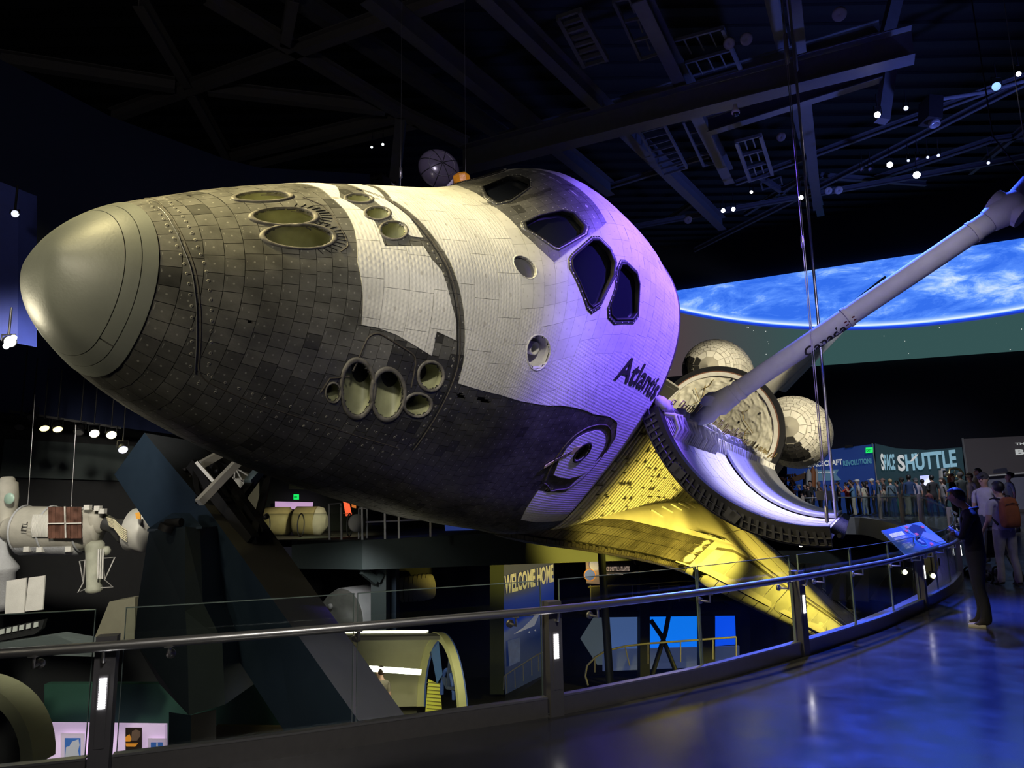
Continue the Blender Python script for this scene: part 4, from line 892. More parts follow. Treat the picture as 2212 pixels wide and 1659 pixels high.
# slab edge (fascia) with ledge outside the glass
nrm=[];P=np.array(edge);T=np.gradient(P,axis=0);T/=np.linalg.norm(T,axis=1)[:,None];NO=np.stack([-T[:,1],T[:,0]],1)   # outward (away from the walkway)
mb=MB();n=len(P);out=P+NO*.42;o2=P+NO*.0
vs=[(p[0],p[1],gz(p[1])+.02) for p in P]+[(p[0],p[1],gz(p[1])+.02) for p in out]+[(p[0],p[1],gz(p[1])-.75) for p in out]+[(p[0],p[1],gz(p[1])-.75) for p in P]
mb.add(vs,[(k*n+i,k*n+i+1,(k+1)*n+i+1,(k+1)*n+i) for k in range(3) for i in range(n-1)]);mb.build('trim_1',mat('slab_edge_paint',(.20,.215,.24),.7,var=.05),kind='structure')
# floor joints
# --- kick plate, glass, handrail: near railing
S=np.r_[0,np.cumsum(np.linalg.norm(np.diff(RC,axis=0),axis=1))]
def rp(s,off=0.,z=0.):
    x,y=np.interp(s,S,RC[:,0]),np.interp(s,S,RC[:,1]);t=np.array([np.interp(s+.35,S,RC[:,k])-np.interp(s-.35,S,RC[:,k]) for k in(0,1)]);t/=np.linalg.norm(t);return V((x-t[1]*off,y+t[0]*off,gz(y)+z)),V((t[0],t[1],0))
def s_at(x): return float(np.interp(x,RC[:,0],S))
posts=[s_at(v) for v in(-5.3,-2.62,.30,3.06,6.0,8.3)]+[S[-1]-.1]
rail=empty('glass_railing',rp(posts[1])[0]);tag(rail,'curved glass railing with steel handrail along the walkway edge in front','railing')
def child(mb,name,m,par,**k):
    o=mb.build(name,m,par,**k);r_=par.parent or par;o.matrix_parent_inverse=Matrix.Translation(r_.location).inverted() if par.parent is None else Matrix();return o
def rstrip(s0,s1,off0,off1,z0,z1,n=24):
    mb=MB();vs=[]
    for i in range(n+1):
        s=s0+(s1-s0)*i/n
        for (o,z) in((off0,z0),(off1,z0),(off1,z1),(off0,z1)): vs.append(rp(s,o,z)[0])
    mb.add(vs,[(i*4+k,i*4+(k+1)%4,(i+1)*4+(k+1)%4,(i+1)*4+k) for i in range(n) for k in range(4)]+[(3,2,1,0),(4*n,4*n+1,4*n+2,4*n+3)]);return mb
bays=[(0,posts[0])]+list(zip(posts[:-1],posts[1:]))
M_kick=mat('kick_plate_steel',(.42,.40,.39),.32,metal=.8,var=.04,scale=20);M_lampc=mat('post_lamp',(1,1,1),.5,emit=(1,.97,.95),es=7)
def sub_glass(a,b):
    n=2 if b-a>2.2 else 1
    if b-a>3.4:n=3
    if b-a>4.6:n=4
    return [(a+(b-a)*k/n,a+(b-a)*(k+1)/n) for k in range(n)]
for a,b in bays:
    a_=a+.075 if a>0 else a;b_=b-.075
    child(rstrip(a_,b_,0,.03,.0,.135),'kick_plate',M_kick,rail);child(rstrip(a_,b_,-.004,.06,.135,.15),'base_shoe',M_steel,rail)
    sg_=sub_glass(a_,b_)
    for u,v in sg_:
        gp=child(rstrip(u+.012,v-.012,.045,.059,.15,1.03,12),'glass_panel',M_glass,rail);M_ge=mat('glass_edge_green',(.20,.26,.24),.25,spec=.8)
        ge=rstrip(u+.012,v-.012,.044,.060,1.028,1.034,12)
        for q in(u+.012,v-.016): e_=rstrip(q,q+.004,.044,.060,.15,1.03,1);ge.add(e_.v,e_.f)
        child(ge,'glass_edge',M_ge,gp)
    bs=[(u if i else u+.30) for i,(u,v) in enumerate(sg_)]+[b_-.30]
    for q in bs:
        if q<.2:continue
        mb=MB();p,t=rp(q,.04,.725);p0,_=rp(q,-.015,.725);p1,_=rp(q,-.085,.725);p2,_=rp(q,-.085,.79);mb.lathe([(0,0),(.03,0),(.03,.02),(0,.02)],p,(p0-p).normalized(),14);mb.tube([p,p0,p1+V((0,0,0)),p2],.010,8);mb.box(p2,(.05,.05,.006));child(mb,'rail_bracket',M_steel,rail)
mb=MB();ss=np.linspace(0,S[-1],150);mb.tube([rp(s,-.085,.82)[0] for s in ss],.031,14);child(mb,'handrail',M_steel,rail)
for s in posts:
    p,t=rp(s,.03,0);R=Matrix(((t.x,-t.y,0),(t.y,t.x,0),(0,0,1)));mb=MB();mb.box(p+V((0,0,.435)),(.12,.11,.87),R);po=child(mb,'post',M_pst,rail)
    n_=V((t.y,-t.x,0));mb=MB();mb.box(p+n_*.057+V((0,0,.42)),(.058,.006,.44),R);child(mb,'lamp_plate',M_pst,po)
    mb=MB()
    for k in range(13): mb.box(p+n_*.063+V((0,0,.44+k*.0145)),(.040,.006,.0085),R)
    child(mb,'lamp_louvre',M_lampc,po)
    q,_=rp(s,-.085,.82);mb=MB();mb.tube([p+n_*.05+V((0,0,.725)),p+n_*.10+V((0,0,.725)),q-V((0,0,.03))],.010,8);child(mb,'rail_bracket',M_steel,po)
# --- far platform railing
SF=np.r_[0,np.cumsum(np.linalg.norm(np.diff(FC,axis=0),axis=1))]
def fp(s,off=0.,z=0.):
    x,y=np.interp(s,SF,FC[:,0]),np.interp(s,SF,FC[:,1]);k=int(np.clip(np.searchsorted(SF,s),1,len(SF)-1));t=FC[k]-FC[k-1];t/=np.linalg.norm(t);return V((x-t[1]*off,y+t[0]*off,gz(y)+z)),V((t[0],t[1],0))
fr=empty('glass_railing',fp(6)[0]);tag(fr,'glass railing with grey posts in front of the crowd on the far platform','railing')
fps=list(np.arange(.4,SF[-1],5.1))
mb=MB();mb.tube([fp(s,-.06,.93)[0] for s in np.linspace(0,SF[-1],40)],.025,8);child(mb,'handrail',M_steel,fr)
for s in fps:
    p,t=fp(s,.03,.52);R=Matrix(((t.x,-t.y,0),(t.y,t.x,0),(0,0,1)));mb=MB();mb.box(p,(.13,.10,1.06),R);child(mb,'post',mat('pale_post',(.30,.28,.27),.5,metal=.3),fr)
for a,b in zip(fps[:-1],fps[1:]):
    mb=MB();vs=[]
    for i in range(7):
        s=a+.08+(b-a-.16)*i/6
        for (o,z) in((0,.06),(.014,.06),(.014,1.05),(0,1.05)): vs.append(fp(s,o,z)[0])
    mb.add(vs,[(i*4+k,i*4+(k+1)%4,(i+1)*4+(k+1)%4,(i+1)*4+k) for i in range(6) for k in range(4)]);child(mb,'glass_panel',M_glass,fr)
# --- lower hall floor and the big walls
LZ=-5.2
mb=MB();mb.add([(-40,-5,LZ),(40,-5,LZ),(40,60,LZ),(-40,60,LZ)],[(0,1,2,3)]);mb.build('floor.001',mat('lower_floor',(.03,.032,.04),.35,var=.1,scale=.8),kind='structure')
def wall(name,a,b,z0,z1,m,t=.3):
    a=V((*a,0));b=V((*b,0));d=(b-a).normalized();nn=V((-d.y,d.x,0))*t;mb=MB();mb.prism([a+V((0,0,z0)),b+V((0,0,z0)),b+V((0,0,z1)),a+V((0,0,z1))],nn);return mb.build(name,m,kind='structure')
# upper left dark-blue wall with its sloping top is set by the roof
AL=at(-60,100,15.);BL=at(560,355,21.5)
def poly_wall(name,pts,m,t=(0,.3,0),**k):
    mb=MB();mb.prism([V(p) for p in pts],V(t));return mb.build(name,m,kind='structure',**k)
# z of the left wall's foot: the soffit with the track lights
L0=at(-80,880,17.);L1=at(372,938,19.5)
U=lambda px,py,p,q: None
def onplane(px,py,p0,n):
    d=ray(px,py);t=np.dot(np.array(p0)-cC,n)/np.dot(d,n);return cC+d*t
wl0=np.array([-14.,16.,0]);wl1=np.array([-3.,24.,0]);dW=(wl1-wl0)/np.linalg.norm(wl1-wl0);nW=np.array([-dW[1],dW[0],0])
wpts=[onplane(x,y,wl0,nW) for x,y in((-150,80),(0,128),(240,252),(490,345),(560,362),(800,376),(800,1000),(372,938),(-150,870))]
poly_wall('wall_left',wpts,M_wallb,tuple(nW*.4))
# lower recessed wall behind the station model
wq=[onplane(x,y,wl0+nW*2.5,nW) for x,y in((-150,850),(560,930),(560,1250),(560,1250),(560,1640),(-150,1660))]
M_dkgrey=mat('dark_grey_wall',(.035,.036,.040),.8,var=.08)
poly_wall('wall_left_lower',wq,M_dkgrey,tuple(nW*.3))
# soffit between them
a,b=wpts[7],wpts[8];mb=MB();mb.add([a,b,b+nW*2.6,a+nW*2.6],[(0,1,2,3)]);mb.build('ceiling.002',M_dkgrey,kind='structure')
poly_wall('trim_2',[onplane(x,y,wl0+nW*2.3,nW) for x,y in((10,948),(310,965),(310,1040),(0,1030))],mat('grey_green_band',(.10,.125,.125),.8,var=.06),tuple(nW*.15))
# blue-lit box panel at far left edge
mb=MB();mb.prism([at(-160,330,9.),at(40,408,9.6),at(38,742,9.6),at(-160,700,9.)],(.1,.25,0));mb.build('wall_panel',mat('royal_blue_panel',(.03,.05,.30),.7,var=.1),label='blue panel box on the wall at the far left, beside the nose',cat='panel')
# ceiling: dark metal deck
mb=MB();mb.add([(-45,-8,19.5),(45,-8,19.5),(45,62,19.5),(-45,62,19.5)],[(3,2,1,0)])
for k in range(60): mb.box((0,-6+k*1.1,19.42),(90,.45,.12))
mb.build('ceiling',M_ceil,kind='structure')
# --- the back walls: LED wall with the planet picture
sa=at(1380,600,50.);sb=at(2330,600,37.)
dS=(sb-sa);dS[2]=0;dS/=np.linalg.norm(dS);nS=np.array([-dS[1],dS[0],0])
def oS(px,py,k=0.): return onplane(px,py,sa+nS*k,nS)
def screenmat():
    m=bpy.data.materials.new('planet_screen');t=nt(m);N=t.nodes;L=t.links
    for n in list(N):
        if n.type!='OUTPUT_MATERIAL': N.remove(n)
    o=N['Material Output'];e=N.new('ShaderNodeEmission');L.new(e.outputs[0],o.inputs[0]);tc=N.new('ShaderNodeUVMap')
    sx=N.new('ShaderNodeSeparateXYZ');L.new(tc.outputs[0],sx.inputs[0])      # uv: u 0..1 along, v in the same unit
    def M(op,a,b=None,c=None):
        n=N.new('ShaderNodeMath');n.operation=op
        for i,q in enumerate((a,b,c)):
            if q is None:continue
            if isinstance(q,(int,float)): n.inputs[i].default_value=q
            else: L.new(q,n.inputs[i])
        return n.outputs[0]
    u,v=sx.outputs[0],sx.outputs[1]
    # limb: circle centre high above; distance below the limb
    du=M('SUBTRACT',u,UC);dv=M('SUBTRACT',v,VC);r=M('SQRT',M('ADD',M('MULTIPLY',du,du),M('MULTIPLY',dv,dv)))
    h=M('SUBTRACT',RCc,r)   # >0 inside the planet
    mp=N.new('ShaderNodeMapping');mp.inputs['Scale'].default_value=(1.,2.6,1);mp.inputs['Rotation'].default_value=(0,0,.25);L.new(tc.outputs[0],mp.inputs[0])
    n1=N.new('ShaderNodeTexNoise');n1.inputs['Scale'].default_value=9;n1.inputs['Detail'].default_value=10;n1.inputs['Roughness'].default_value=.68;n1.inputs['Distortion'].default_value=.5;L.new(mp.outputs[0],n1.inputs['Vector'])
    n2=N.new('ShaderNodeTexNoise');n2.inputs['Scale'].default_value=3;n2.inputs['Detail'].default_value=4;L.new(mp.outputs[0],n2.inputs['Vector'])
    cl=M('ADD',M('MULTIPLY',n1.outputs['Fac'],.75),M('MULTIPLY',n2.outputs['Fac'],.45))
    rp_=N.new('ShaderNodeValToRGB');E_=rp_.color_ramp.elements;E_[0].position=.52;E_[0].color=(.035,.16,.85,1);E_[1].position=.78;E_[1].color=(.75,.88,1,1);x=E_.new(.62);x.color=(.09,.27,1.,1);x=E_.new(.68);x.color=(.28,.50,1.,1);L.new(cl,rp_.inputs[0])
    # limb colours by height
    lr=N.new('ShaderNodeValToRGB');E_=lr.color_ramp.elements;E_[0].position=0;E_[0].color=(.05,.10,.085,1);E_[1].position=1;E_[1].color=(0,0,0,1)
    hh=M('ADD',M('MULTIPLY',h,8.),.5);L.new(hh,lr.inputs[0])
    for p,c in((.43,(.05,.10,.085)),(.455,(.01,.03,.45)),(.50,(.02,.10,1.)),(.515,(.35,.65,1.)),(.53,(.9,.97,1.)),(.56,(.4,.62,1.)),(.62,(.1,.3,1.))): x=E_.new(p);x.color=(*c,1)
    k=N.new('ShaderNodeMapRange');k.inputs[1].default_value=.545;k.inputs[2].default_value=.66;L.new(hh,k.inputs[0])
    mx=N.new('ShaderNodeMix');mx.data_type='RGBA';L.new(k.outputs[0],mx.inputs['Factor']);L.new(lr.outputs[0],mx.inputs['A']);L.new(rp_.outputs[0],mx.inputs['B'])
    # stars in the dark part, reddish to the left and green to the right
    vo=N.new('ShaderNodeTexVoronoi');vo.inputs['Scale'].default_value=70;L.new(tc.outputs[0],vo.inputs['Vector']);st=M('LESS_THAN',vo.outputs['Distance'],.07)
    wn=N.new('ShaderNodeTexWhiteNoise');L.new(vo.outputs['Position'],wn.inputs['Vector']);st=M('MULTIPLY',st,M('GREATER_THAN',wn.outputs['Value'],.55));st=M('MULTIPLY',st,M('LESS_THAN',hh,.42))
    rg=N.new('ShaderNodeMapRange');rg.inputs[1].default_value=.1;rg.inputs[2].default_value=.45;L.new(u,rg.inputs[0]);sk=N.new('ShaderNodeMix');sk.data_type='RGBA';sk.inputs['A'].default_value=(.07,.05,.055,1);sk.inputs['B'].default_value=(.035,.085,.085,1);L.new(rg.outputs[0],sk.inputs['Factor'])
    dk=M('LESS_THAN',hh,.435);m0=N.new('ShaderNodeMix');m0.data_type='RGBA';L.new(dk,m0.inputs['Factor']);L.new(mx.outputs['Result'],m0.inputs['A']);L.new(sk.outputs['Result'],m0.inputs['B'])
    m2=N.new('ShaderNodeMix');m2.data_type='RGBA';L.new(st,m2.inputs['Factor']);L.new(m0.outputs['Result'],m2.inputs['A']);m2.inputs['B'].default_value=(.8,.85,.8,1);L.new(m2.outputs['Result'],e.inputs[0]);e.inputs[1].default_value=1.0
    return m
# screen corner points on the plane
c_tl,c_tr,c_br,c_bl=oS(1380,640),oS(2330,496),oS(2330,748),oS(1380,818)
Lw=np.linalg.norm((c_tr-c_tl)[:2])
def suv(p): return (float(np.dot((p-c_tl),dS)/Lw),float((p[2]-c_bl[2])/Lw))
ptsL=[suv(oS(x,y)) for x,y in((1480,672),(1750,706),(2200,670))]
(x1,y1),(x2,y2),(x3,y3)=ptsL;A_=np.array([[2*(x2-x1),2*(y2-y1)],[2*(x3-x1),2*(y3-y1)]]);B_=np.array([x2*x2-x1*x1+y2*y2-y1*y1,x3*x3-x1*x1+y3*y3-y1*y1]);UC,VC=[float(q) for q in np.linalg.solve(A_,B_)];RCc=float(math.hypot(x1-UC,y1-VC))
M_scr=screenmat()
mb=MB();mb.add([c_bl,c_br,c_tr,c_tl],[(0,1,2,3)]);sc=mb.build('video_wall',M_scr);uvl=sc.data.uv_layers.new(name='UVMap')
for li,p in zip(range(4),(c_bl,c_br,c_tr,c_tl)): uvl.data[li].uv=suv(p)
sc.modifiers.new('thick','SOLIDIFY').thickness=.12
tag(sc,'giant curved-horizon planet picture glowing blue on the back wall screen','screen')
bl=[oS(x,y,.35) for x,y in((1300,-200),(2600,-500),(2600,1250),(1300,1250))]
poly_wall('wall_back',bl,mat('black_blue_wall',(.008,.010,.022),.85,var=.06),tuple(nS*.3))
poly_wall('wall_right',[(30,-5,-1),(30,60,-1),(30,60,20),(30,-5,20)],MATS['black_blue_wall'],(.3,0,0))

# ================================================================ ROOF STEEL, LAMPS, CABLES
def zp(x,y,z): return V(atz(x,y,z))
ms=empty('roof_steelwork',(0,20,17));tag(ms,'dark grid of steel beams and braces under the hall roof','steelwork')
def sbeam(x0,y0,x1,y1,z,w=.34,h=.55,name='roof_beam',m=None,kind='i'):
    a,b=zp(x0,y0,z),zp(x1,y1,z);mb=MB();(mb.ibeam(a,b,w,h) if kind=='i' else mb.beam(a,b,w,h));o=child(mb,name,m or M_truss,ms);return o
for q in((790,-20,1318,408,13.5),(1040,-28,1560,484,13.5),(1378,-20,1575,382,13.2),(1708,-60,1765,440,13.8),(1655,-60,1772,455,15.5),(560,-60,1100,300,16.)): sbeam(*q)
sbeam(1000,346,1972,96,12.4,.5,.75,'cross_beam');sbeam(1530,272,1906,152,12.9,.3,.5,'cross_beam');sbeam(1080,300,1900,60,15.,.2,.4,'cross_beam')
for q in((1345,494,2230,335),(1500,540,2230,170),(1590,395,2230,160),(1230,430,1530,335)): sbeam(*q,14.2,.12,.2,'truss_chord')
for q in((1438,478,1502,434),(1500,434,1556,478),(1608,462,1734,384),(1772,380,2000,396),(1890,386,2142,302),(2095,372,2230,262),(1640,380,1700,420),(2142,302,2230,290)): sbeam(*q,14.6,.16,.2,'truss_brace')
for q in((240,250,862,26),(447,-10,872,246),(872,246,1010,310),(300,0,405,178),(413,196,492,338),(0,125,378,184),(450,190,832,234),(616,90,634,-10),(490,340,872,246),(540,352,900,262),(862,30,1000,-20)): sbeam(*q,15.2,.30,.4,'truss_member',mat('grey_truss',(.11,.105,.105),.6,var=.06))
mb=MB();a=V(at(1942,-30,17));mb.beam(a,V(at(1914,82,17)),.30,.3);mb.beam(V(at(1926,112,17.5)),V(at(1905,262,17.5)),.28,.3);child(mb,'hanging_column',M_truss,ms)
mb=MB();mb.beam(V(at(866,262,20)),V(at(852,400,20)),.25,.3);child(mb,'hanging_column',M_truss,ms)
# lighting catwalks hung between the beams
def ladder(q,z,n,cols,label,w=.10):
    P=[zp(*p,z) for p in q];o=empty('lighting_catwalk',P[0]);tag(o,label,'catwalk')
    for a,b in((0,3),(1,2)):
        mb=MB();mb.beam(P[a],P[b],w,w*1.6);child(mb,'side_rail',M_truss,o)
    for k in range(n+1):
        t=k/n;a=P[0].lerp(P[3],t);b=P[1].lerp(P[2],t);mb=MB();mb.beam(a,b,w*.7,w);child(mb,'rung',M_truss,o)
        if cols and k<n:
            for c in range(1,cols+1):
                s=c/(cols+1);p=a.lerp(b,s);q_=P[0].lerp(P[3],(k+1)/n).lerp(P[1].lerp(P[2],(k+1)/n),s);mb=MB();mb.tube([p,p.lerp(q_,.7)],.025,6);child(mb,'drop_bar',M_truss,o)
    return o
c1_=ladder([(1206,38),(1252,22),(1312,128),(1262,142)],13.,7,0,'ladder-like catwalk with pale panels high left of the long cross beam')
P=[zp(1218,66,13.1),zp(1262,54,13.1),zp(1300,118,13.1),zp(1258,132,13.1)]
for k in range(5):
    t0=k/5+.03;t1=(k+1)/5-.03;mb=MB();mb.prism([P[0].lerp(P[3],t0),P[1].lerp(P[2],t0),P[1].lerp(P[2],t1),P[0].lerp(P[3],t1)],(0,0,.04));child(mb,'tread_panel',mat('tread_grey',(.13,.12,.13),.6),c1_)
ladder([(1325,2),(1390,-10),(1434,112),(1384,128)],14.,3,1,'open catwalk frame beside the third rafter at the top edge',.08)
ladder([(1448,90),(1560,60),(1600,150),(1500,180)],14.,2,3,'wide catwalk frame below the two round ceiling discs',.09)
ladder([(1366,255),(1420,242),(1484,362),(1432,378)],12.8,9,0,'long narrow catwalk ladder just above the cockpit roof',.07)
ladder([(1476,262),(1500,256),(1548,352),(1520,358)],13.2,4,0,'small catwalk frame left of the bright blue rafter',.07)
ladder([(1590,306),(1642,292),(1668,376),(1620,390)],12.,3,2,'blue-lit hanging rack right of the bright blue rafter',.09)
ladder([(1643,395),(1686,382),(1690,398),(1648,410)],14.,1,0,'tiny hanging bracket above the row of lamps',.05)
def lamp(px,py,D,aim,r,on,label,body=.22,pl=.22,stem=.35):
    p=V(at(px,py,D));d=(V(aim)-p).normalized();o=empty('spotlight',p);tag(o,label,'spotlight')
    mb=MB();mb.lathe([(0,-body),(r*.6,-body),(r*.8,-body*.7),(r,-.02),(r*1.08,0),(r*.98,.015),(r*.95,-.03)],p,d,16);child(mb,'lamp_body',M_blackm,o)
    mb=MB();mb.lathe([(0,-.02),(r*.93,-.02)],p,d,16);child(mb,'lens',on,o)
    mb=MB();mb.tube([p-d*body*.5+V((r*1.2,0,0)),p-d*body*.5+V((r*1.2,0,pl)),p-d*body*.5+V((-r*1.2,0,pl)),p-d*body*.5+V((-r*1.2,0,0))],.012,5);mb.tube([p-d*body*.5+V((0,0,pl)),p-d*body*.5+V((0,0,pl+stem))],.015,5);child(mb,'yoke',M_blackm,o)
    return o
M_dim=mat('lamp_lens_off',(.12,.12,.12),.2);M_faint=mat('lamp_faint',(1,1,1),.5,emit=(.75,.8,1.),es=1.2)
A0=(-1,4,1.5)
for q in((1895,248,17,M_bulb,.13,'bright white spotlight beside the hanging blue column'),(1922,356,22,M_bulb,.16,'bright spotlight left of the row of three dim lamps'),(1980,378,22,M_bulb,.19,'largest bright spotlight low on the right truss'),(1730,427,22,M_bulb,.13,'bright spotlight just left of the hoist cables'),(1562,455,22,M_bulb,.11,'left one of two close bright lamps above the cockpit'),(1584,452,22,M_bulb,.11,'right one of two close bright lamps above the cockpit'),(1623,415,23,mat('lamp_mid',(1,1,1),.5,emit=(1,.95,.9),es=10),.09,'smaller lit spotlight under the hanging rack'),(1957,234,20,M_faint,.12,'faintly lit spotlight right of the hanging blue column'),(2152,187,15.5,mat('lamp_blueglow',(.3,.5,1),.5,emit=(.3,.55,1.),es=1.3),.17,'blue glowing oval ceiling lamp at the upper right'),(2135,352,20,M_faint,.08,'tiny pale lamp at the end of the right truss'),(803,318,24,mat('lamp_mid2',(1,1,1),.5,emit=(.8,.95,1.),es=5),.07,'small lamp on the wire above the nose'),(827,312,24,MATS['lamp_mid2'],.08,'small white lamp right of the wire above the nose'),(1962,347,20,M_faint,.07,'first dim lamp of the row on the right truss'),(1982,344,19.,M_dim,.08,'second dim lamp of the row on the right truss'),(2004,340,20,M_faint,.07,'third dim lamp of the row on the right truss'),(2027,336,20,M_faint,.08,'last dim lamp of the row on the right truss'),(1880,366,20,M_dim,.1,'unlit lamp left of the brightest truss spotlight'),(1862,367,21,M_dim,.09,'unlit black lamp farthest left on the right truss'),(2200,160,16,M_bulb,.1,'bright lamp cut by the right edge of view')): lamp(q[0],q[1],q[2],A0,q[4]*.6,q[3],q[5])
for q,l in(((1730,1178),'recessed lamp left one of two under the open door tip'),((1787,1175),'recessed lamp right one of two under the open door tip')): lamp(q[0],q[1],27,(3,0,0),.07,MATS['lamp_mid'],l)
# soffit track lights at the left
trk=empty('lighting_track',V(at(130,900,15.5)));tag(trk,'black lighting track on the soffit left under the nose','lighting track');mb=MB();mb.beam(V(at(20,888,15.5)),V(at(262,925,16.6)),.05,.05);child(mb,'track_bar',M_blackm,trk)
for i,(x,y,on,l) in enumerate(((42,924,M_dim,'unlit black floodlight leftmost on the soffit'),(68,902,M_dim,'small unlit lamp second from left on the soffit track'),(96,926,mat('lamp_warm_low',(1,1,1),.5,emit=(1,.86,.35),es=2.5),'tilted warm track lamp third from left'),(125,928,MATS['lamp_warm_low'],'tilted warm track lamp with wide yellow lens'),(170,934,M_dim,'unlit track lamp between the tilted and the lit pair'),(204,937,M_bulbw,'lit track lamp left one of the bright yellow pair'),(241,940,M_bulbw,'lit track lamp right one of the bright yellow pair'),(266,972,M_faint,'small double lamp beside the pylon top'))): lamp(x,y,15.2,(-6.5+(i>4)*2.5,9.5+(i<4)*2.5,-1.2) if on is not M_dim else (-8,10,-2),.10,on,l,.2,.15,1.1 if i else 2.4)
lamp(33,462,9.,(0,2,2),.05,M_faint,'pale pinkish lamp on the blue wall box',.10,.05)
fx=lamp(22,738,8.6,(1,3,1),.07,M_bulb,'cluster floodlight with bright lenses at the far left edge',.16,.08)
for (x,y) in((14,748),(30,730)): p=V(at(x,y,8.6));mb=MB();mb.lathe([(0,-.01),(.035,-.01)],p,(V((1,3,1))-p).normalized(),14);child(mb,'lens',M_bulb,fx)
# round ceiling discs
for (x,y,D,r,l) in((1813,31,15,.16,'grey round ceiling disc highest, right of the hoist cables'),(1575,94,16,.14,'darker round ceiling disc left of a pale one'),(1612,85,16,.15,'pale round ceiling disc right of a darker one'),(1687,296,17,.11,'round grey disc right of the hanging rack'),(1789,412,22,.12,'round dim disc left one of two by the hoist cables'),(1811,411,22,.13,'round dim disc right one of two by the hoist cables'),(1486,475,21,.12,'flat round disc just above the cockpit curve')):
    p=V(at(x,y,D));d=(V((0,3,1))-p).normalized();mb=MB();mb.lathe([(0,0),(r*.2,.03),(r*.85,.03),(r,.01),(r,-.1),(0,-.14)],p,d,28);o=mb.build('ceiling_disc',mat('disc_grey',(.18,.17,.155),.7));tag(o,l,'ceiling disc')
# dome camera, projector
p=V(at(1589,240,14));cm=empty('security_camera',p);tag(cm,'white dome camera hanging under the long cross beam','camera');mb=MB();mb.lathe([(0,.16),(.04,.15),(.05,.05),(.085,0),(.085,-.05),(0,-.05)],p,(0,0,1),18);child(mb,'camera_housing',M_whs,cm);mb=MB();mb.lathe([(.07,-.05),(.06,-.10),(0,-.125)],p,(0,0,1),18);child(mb,'camera_dome',M_glw,cm)
p=V(at(2010,240,17));pj=empty('projector',p);tag(pj,'black projector with round lens hanging from a bent arm','projector');mb=MB();mb.box(p,(.36,.5,.62),Matrix.Rotation(.15,3,'Y'));child(mb,'projector_body',M_blackm,pj);mb=MB();mb.lathe([(.13,0),(.13,-.12),(.10,-.12),(.10,-.02),(0,-.02)],p+V((.02,-.05,-.32)),(0,.25,1),18);child(mb,'projector_lens',M_frame,pj);mb=MB();mb.tube([p+V((0,0,.3)),V(at(2035,213,17)),V(at(2120,200,18)),V(at(2230,170,18))],[.07,.06,.06,.06],8);child(mb,'arm',M_truss,pj)
# hoist cables
def cable(p0,top,r,label,extra=None):
    p0=V(p0);o=empty('hoist_cable',p0);tag(o,label,'cable');mb=MB();mb.tube([p0,V((p0.x,p0.y,top))],r,6);child(mb,'wire_rope',M_steel,o)
    for z,h,w in (extra or ()): mb=MB();mb.lathe([(0,-h/2),(w,-h/2*.8),(w,h/2*.8),(0,h/2)],V((p0.x,p0.y,z)),(0,0,1),8);child(mb,'turnbuckle',M_steel,o)
    return o
dd=lambda X,t,pt=pt1,o=-6: OW(np.array(pt(X,t,o)))
cable(dd(604,.985),19,.007,'thin hoist wire down to the front corner of the open cargo door',((dd(604,.985)[2]+.15,.3,.03),(6.,.25,.03)))
cable(dd(640,.985),19,.007,'second thin hoist wire right beside the front corner wire')
cable(dd(760,1.0),19,.03,'thick grey suspension rod down to the open cargo door edge')
cable(dd(800,1.0),19,.007,'thin wire right of the thick suspension rod',((12.5,.9,.05),))
cable(dd(700,.97),19,.007,'thin wire left of the thick suspension rod',((11.2,.8,.05),))
cable(dd(604,.99,pt2),19,.007,'thin wire down to the far open door behind the nose',((dd(604,.99,pt2)[2]+.35,.3,.04),))
cable(V(at(1006,378,16.5)),19,.007,'thin wire behind the orange box')
e1=OW(S1+np.array([0,0,22]));c_=cable(e1,19,.007,'dark chain sling down to the elbow of the robotic arm');mb=MB();mb.tube([V(e1),V(e1)+V((-.55,0,.9)),V(e1)+V((-.62,0,5))],.012,5);child(mb,'sling',M_blackm,c_)
# --- folded dish antenna beside the cockpit (part of the craft)
def OLc(p): return ((np.asarray(p)-OL)@OM)
kc=OLc(at(948,366,15.6));kax=OLc(at(1004,404,15.5)+np.array([0,0,0]))-kc;kax=kax/np.linalg.norm(kax);vdir=OM.T@np.array([.35,-.85,.1]);kax=vdir/np.linalg.norm(vdir)
M_dish=mat('dark_dish',(.08,.07,.10),.22,coat=.4)
rr=.50;mb=MB();prof=[(rr*math.sin(t),.30*math.cos(t)) for t in np.linspace(0,PI/2,10)]+[(rr*.98,-.03),(0,-.10)];mb.lathe(prof,kc,kax,36);dish=mb.build('dish_antenna',M_dish,orb)
u_=np.cross(kax,[0,0,1.]);u_/=np.linalg.norm(u_);v_=np.cross(kax,u_)
for k in range(4):
    a=k*PI/4+.3;mb=MB();mb.tube([kc+(u_*math.cos(a)+v_*math.sin(a))*rr*1.005*math.sin(t)+kax*.305*math.cos(t) for t in np.linspace(-PI/2,PI/2,17)],.010,6);mb.build('dish_rib',M_blackm,dish)
mb=MB();mb.tube([kc+(u_*math.cos(a)+v_*math.sin(a))*rr*.62+kax*.24 for a in np.linspace(0,2*PI,30)],.008,5);mb.build('dish_rib',M_frame,dish)
mb=MB();q0=OLc(at(984,384,15.4));q1=OLc(at(966,404,15.3));q2=OLc(at(972,414,15.2));mb.beam(q0,q1,.05,.05);mb.beam(q1,q2,.05,.05);mb.beam(OLc(at(975,396,15.3)),OLc(at(992,400,15.3)),.04,.04);mb.build('dish_arm',mat('pale_lilac_metal',(.5,.48,.55),.5),dish)
